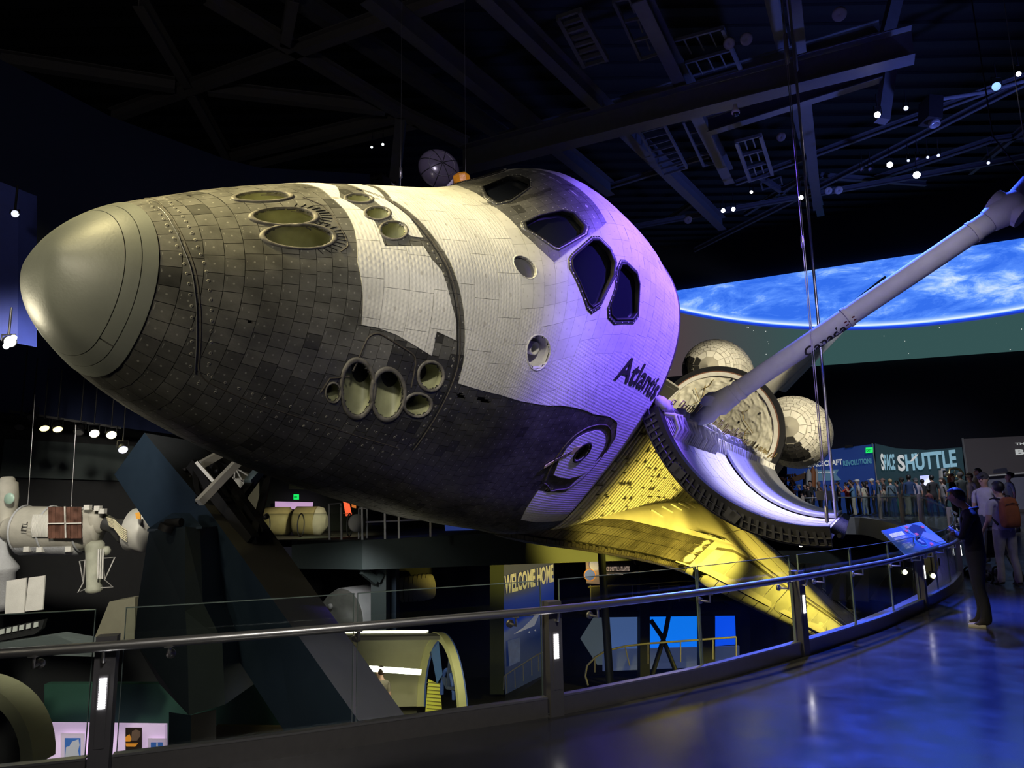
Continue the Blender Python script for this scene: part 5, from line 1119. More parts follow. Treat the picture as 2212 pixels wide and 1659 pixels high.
g=OLc(at(998,392,15.2));mb=MB();mb.lathe([(0,-.20),(.16,-.18),(.22,-.04),(.21,.10),(.12,.19),(0,.20)],g,OM.T@np.array([1,0,.15]),7,sm=False);mb.build('gold_electronics_box',mat('orange_foil',(.95,.38,.02),.35,var=.15,bump=.4,bscale=14),orb)

# ================================================================ LEFT: PYLON AND STATION MODEL
M_pyl=mat('pylon_navy',(.012,.022,.038),.42,var=.06);M_pylg=mat('pylon_lit_grey',(.085,.085,.095),.5,var=.05)
py=empty('support_pylon',V(at(620,1400,9.0)));tag(py,'massive angular dark blue steel pylon slanting up beneath the nose','pylon')
def P3(l): return [V(at(x,y,D)) for x,y,D in l]
def hull3(pts,name,m,par,faces):
    u=sorted({i for f in faces for i in f});mb=MB();mb.add([pts[i] for i in u],[[u.index(i) for i in f] for f in faces]);return child(mb,name,m,par)
# slanted box leg: ridge nearest the viewer, dark left flange and grey right face, closed at the back
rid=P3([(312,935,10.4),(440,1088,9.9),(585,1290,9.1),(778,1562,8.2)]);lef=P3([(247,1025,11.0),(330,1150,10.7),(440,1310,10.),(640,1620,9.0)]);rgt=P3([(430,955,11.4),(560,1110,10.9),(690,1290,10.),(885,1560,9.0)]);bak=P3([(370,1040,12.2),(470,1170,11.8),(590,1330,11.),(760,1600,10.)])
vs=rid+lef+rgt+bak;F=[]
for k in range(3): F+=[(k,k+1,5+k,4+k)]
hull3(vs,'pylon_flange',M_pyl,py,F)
hull3(vs,'pylon_face',mat('pylon_black',(.014,.016,.019),.55,var=.08),py,[(0,8,9,1)]);hull3(vs,'pylon_face',mat('pylon_brown',(.055,.052,.04),.55,var=.05),py,[(1,9,10,2)]);hull3(vs,'pylon_face',M_pylg,py,[(2,10,11,3)])  # light on the lower stretch is put into its paler grey
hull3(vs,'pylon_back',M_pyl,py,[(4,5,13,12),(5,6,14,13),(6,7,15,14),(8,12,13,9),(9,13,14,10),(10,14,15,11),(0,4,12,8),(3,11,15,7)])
for i,(x,y) in enumerate(((396,1015),(408,1031),(421,1051),(471,1117),(487,1137),(500,1155),(570,1118),(466,1018))):
    D=10.4;p=V(at(x,y,D-.12));mb=MB();mb.lathe([(0,0),(.032,0),(.038,.03),(.038,.07),(0,.08)],p,(.4,1,.2),8);child(mb,'bolt',M_blackm,py)
# upright column with folded faces
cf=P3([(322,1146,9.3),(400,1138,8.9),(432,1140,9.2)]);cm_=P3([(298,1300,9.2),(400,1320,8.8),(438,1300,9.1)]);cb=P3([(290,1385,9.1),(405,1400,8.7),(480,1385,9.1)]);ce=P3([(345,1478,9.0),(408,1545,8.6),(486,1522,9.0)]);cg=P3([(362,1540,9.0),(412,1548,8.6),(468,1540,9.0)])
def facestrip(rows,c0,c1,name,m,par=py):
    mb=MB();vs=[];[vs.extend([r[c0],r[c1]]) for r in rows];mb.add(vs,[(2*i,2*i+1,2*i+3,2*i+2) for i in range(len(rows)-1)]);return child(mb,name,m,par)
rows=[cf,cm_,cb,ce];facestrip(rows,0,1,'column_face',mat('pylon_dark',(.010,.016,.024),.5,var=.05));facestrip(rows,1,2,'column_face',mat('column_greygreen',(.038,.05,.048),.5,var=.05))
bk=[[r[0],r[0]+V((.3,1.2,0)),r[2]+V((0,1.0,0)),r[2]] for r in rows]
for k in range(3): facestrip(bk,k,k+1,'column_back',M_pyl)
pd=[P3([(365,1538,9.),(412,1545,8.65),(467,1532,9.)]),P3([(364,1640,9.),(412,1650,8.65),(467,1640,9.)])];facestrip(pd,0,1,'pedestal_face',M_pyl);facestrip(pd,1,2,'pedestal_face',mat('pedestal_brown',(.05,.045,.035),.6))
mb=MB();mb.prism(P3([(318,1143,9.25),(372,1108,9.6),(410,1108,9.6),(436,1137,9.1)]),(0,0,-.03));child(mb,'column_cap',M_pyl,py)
mb=MB();mb.tube(P3([(356,1140,9.1),(362,1130,9.05),(392,1128,9.0)]),.055,10);mb.tube(P3([(362,1133,8.95),(356,1146,8.95)]),.09,14);child(mb,'hinge_pin',M_blackm,py)
# cradle of bars between pylon and fuselage
M_bar=mat('pale_bar',(.42,.41,.40),.45,metal=.2)
for x0,y0,D0,x1,y1,D1_,w,m in((430,1086,9.5,522,990,10.0,.10,M_bar),(436,1003,9.9,484,976,10.2,.10,M_bar),(425,998,9.8,462,1040,9.8,.045,M_bar),(418,1002,10.3,545,1168,9.9,.16,M_blackm),(455,990,10.8,572,1150,10.2,.12,M_blackm),(545,1168,9.9,580,1030,11.4,.10,M_blackm),(516,1080,10.5,562,1018,11.4,.12,M_blackm),(536,1045,10.9,560,1018,11.2,.125,mat('blue_bar',(.16,.22,.30),.5)),(470,1060,10.2,545,1168,9.9,.08,M_blackm),(428,1086,9.95,418,1002,10.3,.06,M_blackm),(462,985,11,580,1030,11.4,.1,M_blackm)):
    mb=MB();mb.beam(V(at(x0,y0,D0)),V(at(x1,y1,D1_)),w,w);child(mb,'cradle_bar',m,py)
# --- space station model
SD=13.5
def A(x,y,D=SD): return V(at(x,y,D))
def px(D=SD): return D/FP
def mod(par,name,p0,p1,prof,m,n=28,D=SD):
    """prof: (t along p0->p1, radius in photo pixels)"""
    a,b=A(*p0,D),A(*p1,D);L=(b-a).length;mb=MB();mb.lathe([(0,prof[0][0]*L)]+[(r*px(D),t*L) for t,r in prof]+[(0,prof[-1][0]*L)],a,(b-a).normalized(),n);return child(mb,name,m,par)
M_st=mat('station_white',(.46,.44,.38),.6,var=.14,scale=4,bump=.15,bscale=18);M_stg=mat('station_blanket',(.42,.43,.45),.8,var=.08,bump=.5,bscale=30);M_grn=mat('station_greenish',(.40,.41,.33),.6,var=.2,scale=5,bump=.15);M_dk=mat('station_dark',(.03,.03,.032),.5)
stn=empty('space_station_model',A(120,1150));tag(stn,'white space station model of joined cylinder modules hanging at the left','model')
core=mod(stn,'core_module',(15,1143),(232,1143),[(0,24),(.02,26),(.10,28),(.14,44),(.18,48),(.75,46),(.8,42),(.86,34),(.9,26),(.92,26)],M_st)
mod(stn,'docking_sphere',(190,1128),(228,1126),[(0,10),(.15,22),(.5,27),(.85,22),(1,9)],M_st)
mod(core,'radiator_shell',(46,1162),(178,1164),[(0,34),(.03,36),(.97,34),(1,30)],M_stg)
for t_,r_ in((.17,49),(.44,48),(.78,46.5)):
    a_=A(15,1143);b_=A(232,1143);q_=a_.lerp(b_,t_);dv_=(b_-a_).normalized();mb=MB();mb.lathe([(r_*px(),-.02),(r_*px()+.02,0),(r_*px(),.02)],q_,dv_,32);child(mb,'hull_ring',M_stg,core)
for x_,y_ in((190,1096),(212,1098),(222,1104),(150,1186),(60,1186),(88,1187)): mb=MB();mb.box(A(x_,y_,SD-.25),(.10,.10,.09));child(mb,'equipment_box',M_whs,core)
mb=MB()
for k in range(15): 
    a=A(72+k*2.5,1112+k*.0,SD-.36);b=A(70+k*2.3,1160,SD-.42);mb.tube([a,A(67+k*2.5,1136,SD-.52),b],.011,5)
child(mb,'cooling_coil',M_whs,core,kind='stuff')
sa_=empty('solar_blanket',A(140,1125));sa_.parent=stn;sa_.matrix_parent_inverse=Matrix.Translation(stn.location).inverted()
mb=MB();M_sol=mat('brown_solar_cells',(.10,.045,.03),.45,var=.5,scale=9)
for i in range(9):
    for (y0,y1) in((1095,1131),(1132,1163)):
        x=104+i*8;mb.prism([A(x,y0,SD-.47),A(x+7.3,y0-.5,SD-.47),A(x+7.6,y1,SD-.47),A(x+.4,y1,SD-.47)],(0,.015,0))
child(mb,'solar_cell_strips',M_sol,stn,kind='stuff')
bpy.data.objects.remove(sa_)
mb=MB();mb.beam(A(104,1131,SD-.5),A(176,1130,SD-.5),.02,.02);mb.beam(A(140,1094,SD-.5),A(142,1162,SD-.5),.02,.02);child(mb,'panel_spar',M_whs,stn)
lm=mod(stn,'lower_module',(205,1168),(203,1284),[(0,14),(.06,19),(.14,19),(.2,18),(.3,17),(.85,15),(.9,17),(.94,16),(.97,13),(1,3)],M_grn)
for dx in(10,15,20): mb=MB();mb.tube([A(207+dx-4,1186,SD-.2),A(207+dx-6,1250,SD-.2)],.016,6);child(mb,'module_pipe',M_whs,lm)
for l in(((184,1210),(172,1212),(180,1258),(168,1280),(186,1272)),((222,1206),(248,1204),(226,1252),(244,1268),(218,1270)),((184,1210),(180,1258)),((222,1206),(226,1252))): mb=MB();mb.tube([A(x,y,SD-.1) for x,y in l],.013,6);child(mb,'landing_frame',M_bar,lm)
mod(stn,'hub_sphere_small',(221,1190),(238,1190),[(0,4),(.3,10),(.7,10),(1,4)],M_grn)
ad=mod(stn,'docking_adapter',(226,1128),(282,1152),[(0,14),(.05,17),(.35,15),(.8,26),(1,27)],M_dk)
for k in range(7): mb=MB();mb.tube([A(230+k,1118+k*3,SD-.28),A(246,1122+k*3,SD-.34),A(262,1138+k*4,SD-.42),A(274,1146+k*4,SD-.45)],.010,5);child(mb,'hose',mat('cream_hose',(.6,.55,.38),.6),ad)
dr=mod(stn,'end_drum',(284,1143),(322,1148),[(0,40),(.02,44),(.9,45),(1,43)],mat('drum_white',(.50,.49,.45),.55,var=.08),36)
dc=(A(284,1143));dd_=(A(322,1148)-A(284,1143)).normalized()
mb=MB();mb.lathe([(0,-.004),(43*px(),-.004)],dc,dd_,32);child(mb,'drum_face',M_dk,dr)
for k in range(9):
    a=k*2*PI/9;e=dd_.cross(V((0,0,1))).normalized();g_=dd_.cross(e);p=dc+(e*math.cos(a)+g_*math.sin(a))*33*px()-dd_*.012;mb=MB();mb.lathe([(0,-.012),(6*px(),-.012),(6*px(),0)],p,dd_,14);child(mb,'port_cap',M_whs,dr)
mb=MB();mb.prism([A(292,1108,SD-.62),A(302,1106,SD-.62),A(303,1122,SD-.62),A(294,1120,SD-.62)],(0,.03,0));child(mb,'orange_patch',mat('orange_patch',(.7,.33,.04),.5),dr)
um=mod(stn,'upper_module',(16,1030),(12,1160),[(0,10),(.03,14),(.08,15),(.1,20),(.35,22),(.55,20),(.7,14),(.74,16),(.78,13),(1,12)],M_st)
mb=MB();mb.lathe([(0,.02),(10*px(),.02),(12*px(),0)],A(20,1077,SD-.30),(-.1,-1,0),18);child(mb,'porthole',mat('porthole_green',(.35,.5,.42),.3),um)
mod(stn,'lower_left_module',(6,1160),(4,1320),[(0,12),(.12,12),(.25,14),(.42,30),(.46,31),(.5,24),(.9,21),(1,10)],M_stg)
for x0,x1,ya,yb_ in((14,60,1253,1324),(62,100,1248,1318)): mb=MB();mb.prism([A(x0,ya+ (2 if x0<20 else 0),12.6),A(x1-3,ya-5,12.6),A(x1-8,yb_-1,12.6),A(x0-4 if x0<20 else x0-8,yb_+3,12.6)],(0,.03,0));child(mb,'blank_solar_panel',M_whs,stn)
for p0,p1 in(((60,1022),(58,1100)),((150,1090),(152,1020))): mb=MB();mb.tube([A(p0[0],p0[1]+70),A(p0[0],p0[1])+V((0,0,1.5))],.006,4);child(mb,'hanging_wire',M_steel,stn)
text_on('lettering','ITL',A(57,1148,SD-.50),V((.1,0,1)),V((-1,0,.1)),M_ink,width=.17,height=.09,parent=None).parent=stn
o=[c for c in stn.children if c.name.startswith('lettering')][0];o.matrix_parent_inverse=Matrix.Translation(stn.location).inverted()
# spacecraft-like black sign with outlined letters at far left
sg=empty('wall_sign',A(40,1355,12.));tag(sg,'black tilted sign with pale outlined block letters at the far left','sign')
mb=MB();mb.prism([A(-40,1366,12),A(96,1338,12),A(90,1358,12),A(75,1370,12),A(-40,1392,12)],(0,.08,0));child(mb,'sign_board',M_black,sg)
for i,(x,y) in enumerate(((0,1360),(14,1357),(28,1354),(42,1351),(57,1348),(73,1345))): mb=MB();mb.prism([A(x,y,11.97),A(x+9,y-2,11.97),A(x+8,y+9,11.97),A(x-1,y+11,11.97)],(0,.02,0));child(mb,'block_letter',mat('sign_grey',(.5,.52,.5),.6),sg)
# --- lower left: gallery niche with lit pictures, arch, green wall
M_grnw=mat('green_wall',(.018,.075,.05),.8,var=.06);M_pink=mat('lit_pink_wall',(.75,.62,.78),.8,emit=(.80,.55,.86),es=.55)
mb=MB();mb.prism([A(96,1478,14.5),A(640,1478,14.5),A(640,1700,14.5),A(96,1700,14.5)],(0,.2,0));mb.build('wall_panel',M_grnw,label='dark green wall low on the left behind the pylon foot',cat='wall panel')
mb=MB();mb.prism([A(467,1568,14.2),A(620,1570,14.2),A(640,1660,14.2),A(467,1660,14.2)],(0,.1,0));mb.build('wall_panel',mat('ochre_panel',(.09,.07,.02),.7,var=.1),label='ochre low wall strip under the green wall',cat='wall panel')
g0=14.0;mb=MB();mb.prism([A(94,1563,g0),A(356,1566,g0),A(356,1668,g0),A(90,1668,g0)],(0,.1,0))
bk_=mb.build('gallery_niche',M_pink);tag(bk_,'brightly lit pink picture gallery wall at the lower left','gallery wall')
def art(x0,y0,x1,y1,name,label,cols,m2=None,frame=True):
    D=g0-.08;o=empty('framed_picture',A((x0+x1)/2,y1,D));tag(o,label,'picture')
    if frame: mb=MB();mb.prism([A(x0,y0,D),A(x1,y0+1,D),A(x1,y1,D),A(x0,y1,D)],(0,.03,0));child(mb,'mount',mat('picture_mount',(.78,.66,.78),.7,emit=(.8,.6,.85),es=.3),o)
    k=.17 if frame else 0;w_=x1-x0;a,b,c,d=x0+w_*k,y0+(y1-y0)*.16*(1 if frame else 0),x1-w_*k,y1-(y1-y0)*.04
    mb=MB();mb.prism([A(a,b,D-.01),A(c,b,D-.01),A(c,d,D-.01),A(a,d,D-.01)],(0,.01,0));child(mb,'print',cols[0],o)
    return o,(a,b,c,d,D-.02)
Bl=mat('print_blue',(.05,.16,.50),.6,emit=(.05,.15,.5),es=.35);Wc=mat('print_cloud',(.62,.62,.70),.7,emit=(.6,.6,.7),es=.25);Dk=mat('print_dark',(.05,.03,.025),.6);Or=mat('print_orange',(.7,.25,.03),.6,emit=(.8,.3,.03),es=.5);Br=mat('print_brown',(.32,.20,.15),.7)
def blob(o,pts,D,m,name='cloud_shape'): mb=MB();mb.prism([A(x,y,D) for x,y in pts],(0,.006,0));child(mb,name,m,o)
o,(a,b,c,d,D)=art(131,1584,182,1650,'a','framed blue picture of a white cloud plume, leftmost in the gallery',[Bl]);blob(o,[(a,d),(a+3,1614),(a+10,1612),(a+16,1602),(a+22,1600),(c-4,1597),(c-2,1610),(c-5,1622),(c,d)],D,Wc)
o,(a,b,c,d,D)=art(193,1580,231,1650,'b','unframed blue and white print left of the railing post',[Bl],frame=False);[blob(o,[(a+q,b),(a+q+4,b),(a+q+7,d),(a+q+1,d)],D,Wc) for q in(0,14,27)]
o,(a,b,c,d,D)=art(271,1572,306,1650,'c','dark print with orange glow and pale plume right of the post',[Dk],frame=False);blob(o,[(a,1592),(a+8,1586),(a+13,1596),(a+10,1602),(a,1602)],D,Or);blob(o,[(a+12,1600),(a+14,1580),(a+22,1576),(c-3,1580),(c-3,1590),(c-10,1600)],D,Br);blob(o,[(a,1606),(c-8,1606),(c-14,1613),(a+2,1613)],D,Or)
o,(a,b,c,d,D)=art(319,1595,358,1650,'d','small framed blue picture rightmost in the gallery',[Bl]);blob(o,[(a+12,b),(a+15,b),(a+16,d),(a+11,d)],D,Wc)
# yellowish arch at far lower left
ar=empty('arch_frame',A(0,1600,10));tag(ar,'curved cream arch rim at the lower left corner','arch');mb=MB();vs=[];R1_,R2_=1.15,.98;cc=A(-110,1660,10.5)
for k in range(25):
    a=PI*k/24
    for r,dy in((R1_,0),(R2_,0),(R2_,.5),(R1_,.5)): vs.append(cc+V((r*math.cos(a),dy,r*math.sin(a))))
mb.add(vs,[(i*4+k,i*4+(k+1)%4,(i+1)*4+(k+1)%4,(i+1)*4+k) for i in range(24) for k in range(4)]);child(mb,'arch_rim',mat('cream_paint',(.42,.42,.26),.6),ar)
# angled greyish ledges seen through the glass at the left
mb=MB();mb.prism([A(-40,1395,11.9),A(120,1372,11.9),A(236,1392,12.),A(236,1420,12),A(-40,1410,11.9)],(0,.3,0));mb.build('display_ledge',mat('ledge_grey',(.10,.12,.12),.7),label='grey sloping ledge behind the handrail at the far left',cat='ledge')
mb=MB();mb.prism([A(195,1400,12.5),A(236,1300,12.6),A(292,1290,12.6),A(290,1380,12.5),A(303,1400,12.4)],(0,.4,0));mb.build('wall_panel',mat('olive_panel',(.13,.125,.085),.75,var=.08),label='olive lit wall corner left of the pylon column',cat='wall panel')

# ================================================================ MIDDLE: MEZZANINE AND LOWER EXHIBITS
mz=22.
def B(x,y,D=mz): return V(at(x,y,D+2.5 if D>=23.4 else D))
poly_wall('wall_mezzanine',[B(560,880,29),B(1500,1000,29),B(1500,1200,29),B(560,1180,29)],mat('mezz_wall',(.03,.04,.042),.8,var=.05))
mb=MB();mb.prism([B(630,1164,22),B(783,1167,19.5),B(783,1231,19.5),B(630,1228,22)],(0,1.5,0));mb.prism([B(783,1167,19.5),B(1520,1128,23),B(1520,1205,23),B(783,1231,19.5)],(-.3,1.5,0));mb.build('trim_3',M_teal,kind='structure')
mb=MB();mb.add([B(560,1166,22),B(783,1168,19.5),B(1520,1129,23),B(1520,1122,30),B(560,1150,30)],[(0,1,2,3,4)]);mb.build('floor.002',M_dkgrey,kind='structure')
# mezzanine railing
mr=empty('glass_railing',B(783,1167,19.5));tag(mr,'glass railing with slim posts along the mezzanine edge under the fuselage','railing')
for x in(712,738,783,832,862,930,1068,1250): 
    D=19.6 if x>760 else 20.3;y=1167-(x-783)*.052 if x>783 else 1166;mb=MB();mb.beam(B(x,y,D),B(x-1,y-78,D),.05,.05);child(mb,'post',M_bar,mr)
mb=MB();mb.beam(B(790,1128,19.6),B(1100,1114,20.9),.04,.04);mb.beam(B(712,1089,20),B(738,1087,19.8),.03,.03);child(mb,'handrail',M_steel,mr)
mb=MB();mb.add([B(790,1167,19.6),B(1100,1151,20.9),B(1100,1095,20.9),B(790,1105,19.6)],[(0,1,2,3)]);child(mb,'glass_panel',M_glass,mr)
# two cylinder modules and the clear tube
def tubeobj(name,label,cat,parts):
    o=empty(name,parts[0][2][0]);tag(o,label,cat)
    for nm,m,pts,rs,n in parts: mb=MB();mb.tube(pts,rs,n);child(mb,nm,m,o)
    return o
M_crm=mat('cream_module',(.52,.46,.27),.5,var=.08)
q=24/FP
tubeobj('space_module','cream cylinder module behind the pylon, left one of two','module',[('module_hull',M_crm,[B(570,1126,24),B(575,1126,24),B(624,1126,24),B(630,1126,24)],[.3,33*q,33*q,.35],28),('module_collar',M_bar,[B(565,1126,24),B(571,1126,24)],[20*q,20*q],20)])
tubeobj('space_module','cream cylinder module with pale end cap, right one of two','module',[('module_hull',M_crm,[B(636,1126,23.6),B(641,1126,23.6),B(684,1126,23.6)],[26*q,34*q,34*q],30),('end_cap',M_whs,[B(684,1126,23.6),B(696,1127,23.6),B(706,1127,23.6)],[34*q,32*q,14*q],30)])
tb=tubeobj('display_tube','long clear tube over the cream modules on the mezzanine','tube',[('tube_shell',M_glass,[B(570,1134,21.5),B(755,1134,20.8)],[24*21/FP,24*21/FP],28)])
for x in(575,650,755): 
    p=B(x,1134,21.2);mb=MB();mb.tube([p+V((0,(24*21/FP)*math.cos(a),(24*21/FP)*math.sin(a))) for a in np.linspace(0,2*PI,25)],.02,5);child(mb,'tube_ring',M_bar,tb)
o=empty('hatch_disc',B(768,1130,20.2));tag(o,'round white hatch disc at the right end of the clear tube','hatch');mb=MB();mb.lathe([(0,0),(18*21/FP,0),(18*21/FP,.08),(0,.1)],B(772,1130,20.2),(-.8,1,0),24);child(mb,'disc_plate',M_whs,o)
o=empty('exit_sign',B(639,1073,27));tag(o,'green lit exit sign on the dark wall above the clear tube','sign');mb=MB();mb.prism([B(634,1068,27),B(645,1068,27),B(645,1079,27),B(634,1079,27)],(0,.06,0));M_exit=mat('exit_green',(0,.5,.1),.5,emit=(.01,.75,.12),es=1.1);child(mb,'lit_plate',M_exit,o);t_=text_on('lettering','EXIT',B(635.5,1076,26.97),(1,0,0),(0,0,1),M_black,width=8*27/FP,height=5*27/FP);t_.parent=o;t_.matrix_parent_inverse=Matrix.Translation(o.location).inverted()
mb=MB();mb.prism([B(594,1083,28.3),B(676,1085,28.3),B(674,1100,28.3),B(594,1100,28.3)],(0,.05,0));mb.build('light_panel',mat('lilac_panel',(.6,.4,.65),.6,emit=(.62,.38,.66),es=.75),label='lilac glowing light strip above the cream modules',cat='light')
o=empty('air_vent',B(640,1049,28));tag(o,'small pale slatted vent above the green exit sign','vent')
for k in range(5): mb=MB();mb.beam(B(624,1044+k*2.8,28),B(656,1045+k*2.8,28),.02,.03);child(mb,'slat',mat('vent_grey',(.2,.19,.15),.6),o)
# orange suit display figure, reduced to two flat panels
def prismpx(name,label,cat,m,pts,D,t=.1,part=None):
    mb=MB();mb.prism([B(x,y,D) for x,y in pts],(0,t,0));o=mb.build(name,m);tag(o,label,cat);return o
prismpx('suit_panel','red-orange flat panel standing in for a suited figure behind the mezzanine glass','suit_panel',mat('red_suit',(.55,.07,.03),.6,emit=(.6,.07,.03),es=.35),[(739,1072),(752,1076),(760,1112),(747,1115)],23,.03)
prismpx('suit_panel','narrow orange flat panel of the suited figure, right of the red-orange one','suit_panel',mat('orange_suit',(.6,.18,.03),.6,emit=(.6,.15,.03),es=.35),[(758,1080),(769,1082),(769,1098),(760,1096)],23.5,.03)
o=empty('display_case',B(790,1165,20.5));tag(o,'narrow glass display case at the mezzanine bend','display case');mb=MB()
for x in(775,793): mb.beam(B(x,1164,20.5),B(x,1098,20.5),.04,.04)
mb.beam(B(775,1098,20.5),B(793,1098,20.5),.04,.04);child(mb,'case_frame',M_bar,o);mb=MB();mb.add([B(776,1163,20.5),B(793,1163,20.5),B(793,1099,20.5),B(776,1099,20.5)],[(0,1,2,3)]);child(mb,'case_pane',M_glass,o)
prismpx('wall_screen','blue lit panel on the mezzanine wall right under the fuselage','screen',mat('blue_panel',(.03,.06,.30),.6,emit=(.04,.08,.40),es=.35),[(960,1128),(1042,1140),(1042,1150),(962,1148)],24,.05)
# telescope-like lattice seen through the cradle
o=empty('satellite_model',B(520,1035,16));tag(o,'small white lattice satellite glimpsed between the cradle bars','model')
mb=MB()
for a,b in(((508,1010),(540,1030)),((508,1010),(505,1050)),((505,1050),(535,1060)),((540,1030),(535,1060)),((508,1010),(535,1060)),((540,1030),(505,1050)),((505,1050),(518,1070)),((500,1032),(545,1045))): mb.beam(B(*a,16),B(*b,16),.03,.03)
child(mb,'lattice',M_bar,o);mb=MB();mb.lathe([(0,-.12),(.15,-.1),(.17,.05),(0,.12)],B(515,1048,16.1),(1,.3,0),16);child(mb,'instrument_drum',M_whs,o)
# columns, lower walls
def colm(x0,x1,y0,y1,D,m,n,dep=.6,**k):
    mb=MB();mb.prism([B(x0,y0,D),B(x1,y0,D),B(x1,y1,D),B(x0,y1,D)],(0,dep,0));o=mb.build(n,m,kind='structure',**k);return o
colm(801,834,1228,1600,20.5,M_teal,'trim_4');colm(834,856,1228,1600,21.2,mat('navy_col',(.012,.03,.055),.7),'trim_5')
colm(1058,1088,1210,1500,23.5,mat('deep_teal',(.02,.032,.032),.7),'trim_6')
mb=MB();mb.beam(B(783,1232,19.9),B(812,1255,20.3),.14,.2);mb.beam(B(812,1255,20.3),B(822,1238,20.4),.14,.2);mb.build('trim_7',M_teal,kind='structure')
poly_wall('wall_lower_back',[B(600,1215,27),B(1620,1195,27),B(1620,1640,27),B(600,1700,27)],mat('lower_black_wall',(.008,.010,.013),.8,var=.05))
# white ribbed modules below the mezzanine
q=22/FP
o=empty('space_module',B(745,1330,22));tag(o,'large white airlock drum half hidden behind the pylon leg','module')
mb=MB();mb.lathe([(0,0),(20*q,.0),(22*q,.06),(40*q,.03),(60*q,.05),(62*q,.12)],B(740,1340,21.5),(.35,1,0),40);child(mb,'drum_face',mat('drum_grey',(.17,.17,.15),.5,var=.15),o);mb=MB();mb.lathe([(62*q,0),(64*q,.03),(64*q,1.2),(60*q,1.25),(0,1.25)],B(740,1340,21.6)+V((0,0,0)),(.75,1,0),40);child(mb,'drum_shell',mat('white_shell',(.55,.55,.56),.45,var=.06),o)
for a in(.6,2.2,4.): mb=MB();mb.lathe([(0,-.03),(.08,-.03),(.08,.0)],B(740+40*math.cos(a),1340+40*math.sin(a),21.45),(.35,1,0),12);child(mb,'bolt_boss',M_bar,o)
o=empty('space_module',B(885,1265,25));tag(o,'small white ribbed module far back beneath the mezzanine','module');mb=MB();mb.lathe([(0,0),(.3,0),(.45,.1),(.5,.9),(.45,1.3),(0,1.35)],B(862,1275,25),(1,.5,.05),24);child(mb,'module_hull',M_whs,o);mb=MB()
for k in range(6): mb.tube([B(862,1275,25)+V((.89,.45,.05))*(.25+k*.17)+V((0,.5*math.cos(a),.5*math.sin(a)))*1.01 for a in np.linspace(0,2*PI,20)],.012,4)
child(mb,'rib',M_blackm,o)
# canopy tunnel exhibit with end ring
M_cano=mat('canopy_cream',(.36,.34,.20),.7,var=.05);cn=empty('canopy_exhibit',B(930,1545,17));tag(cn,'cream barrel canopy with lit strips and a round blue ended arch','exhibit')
def hemi(x,y,D,r,ax): return None
D0=17.;rpx=155*D0/FP
cen=B(958,1548,D0);axd=V((1,-.05,-.08)).normalized();upv=V((0,0,1))
def arcp(t,off,r): # t 0..1 from back-left foot over the top to the right foot ; axis away from viewer-left
    a=PI*t;return cen+V((-.55,.6,0)).normalized()*0+V((-math.cos(a)*.33,math.cos(a)*.5,math.sin(a)*1.0))*r+V((-1,-.12,.03))*off
r0=1.82
def cstrip(t0,t1,o0,o1,ra,name,m,n=14,th=.08):
    mb=MB();vs=[]
    for k in range(n+1):
        t=t0+(t1-t0)*k/n
        for (o_,r_) in((o0,ra),(o1,ra),(o1,ra-th),(o0,ra-th)): vs.append(arcp(t,o_,r_))
    mb.add(vs,[(i*4+k,i*4+(k+1)%4,(i+1)*4+(k+1)%4,(i+1)*4+k) for i in range(n) for k in range(4)]+[(0,1,2,3),(4*n+3,4*n+2,4*n+1,4*n)]);return child(mb,name,m,cn)
cstrip(0,1,-.0,.16,r0,'end_ring',mat('ring_yellow',(.50,.48,.22),.5),30,.16);cstrip(0,1,-.03,.0,r0+.0,'end_ring_face',mat('ring_blue',(.05,.10,.34),.5),30,.20)
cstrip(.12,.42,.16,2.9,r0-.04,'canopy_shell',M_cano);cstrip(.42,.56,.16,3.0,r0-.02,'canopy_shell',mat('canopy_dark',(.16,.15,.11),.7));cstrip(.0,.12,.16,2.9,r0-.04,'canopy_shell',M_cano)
cstrip(.44,.475,.3,2.95,r0+.05,'light_strip',mat('strip_light',(1,1,.8),.5,emit=(1,.97,.60),es=2.0),3,.05);mb=MB();mb.beam(B(797,1444,16.6),B(909,1452,16.5),.10,.10);child(mb,'light_strip',mat('strip_light2',(1,1,.9),.5,emit=(1,.98,.80),es=6),cn)
M_spk=mat('ring_spoke',(.05,.07,.14),.5)
hb=cen+V((.10,0,.62))
for a_,b_,w_ in((.28,.5,.1),(.62,.5,.1),(.85,.5,.08)):
    mb=MB();mb.beam(arcp(a_,-.02,r0-.15),hb,.09,.06);child(mb,'spoke',M_spk,cn)
mb=MB();mb.tube([hb+V((-math.cos(a)*.16,math.cos(a)*.24,math.sin(a)*.58-.2)) for a in np.linspace(0,PI,16)],.05,6);child(mb,'inner_arch',MATS['ring_blue'],cn)
mb=MB();mb.add([arcp(.3,.02,r0-.2),arcp(.44,.02,r0-.2),arcp(.5,.02,.9),arcp(.3,.02,.8)],[(0,1,2,3)]);child(mb,'blue_window',mat('portrait_glass',(.03,.07,.14),.3,emit=(.03,.07,.14),es=.6),cn)
mb=MB();mb.prism([B(925,1468,17.4),B(950,1480,17.3),B(955,1545,17.3),B(918,1545,17.4)],(0,.05,0));child(mb,'slatted_wall',mat('yellow_slats',(.42,.40,.05),.6,emit=(.5,.48,.05),es=.35),cn);
for k in range(9): mb=MB();mb.beam(B(922,1474+k*8,17.38),B(953,1477+k*8,17.28),.012,.02);child(mb,'slat',mat('slat_dark',(.2,.18,.03),.6),cn)
mb=MB();mb.prism([B(800,1448,18.3),B(905,1448,18.3),B(900,1545,18.3),B(800,1545,18.3)],(0,.05,0));wl_=mb.build('wall_panel',mat('khaki_wall',(.14,.13,.075),.7));tag(wl_,'khaki text wall lettered THE VOID under the canopy','wall panel')
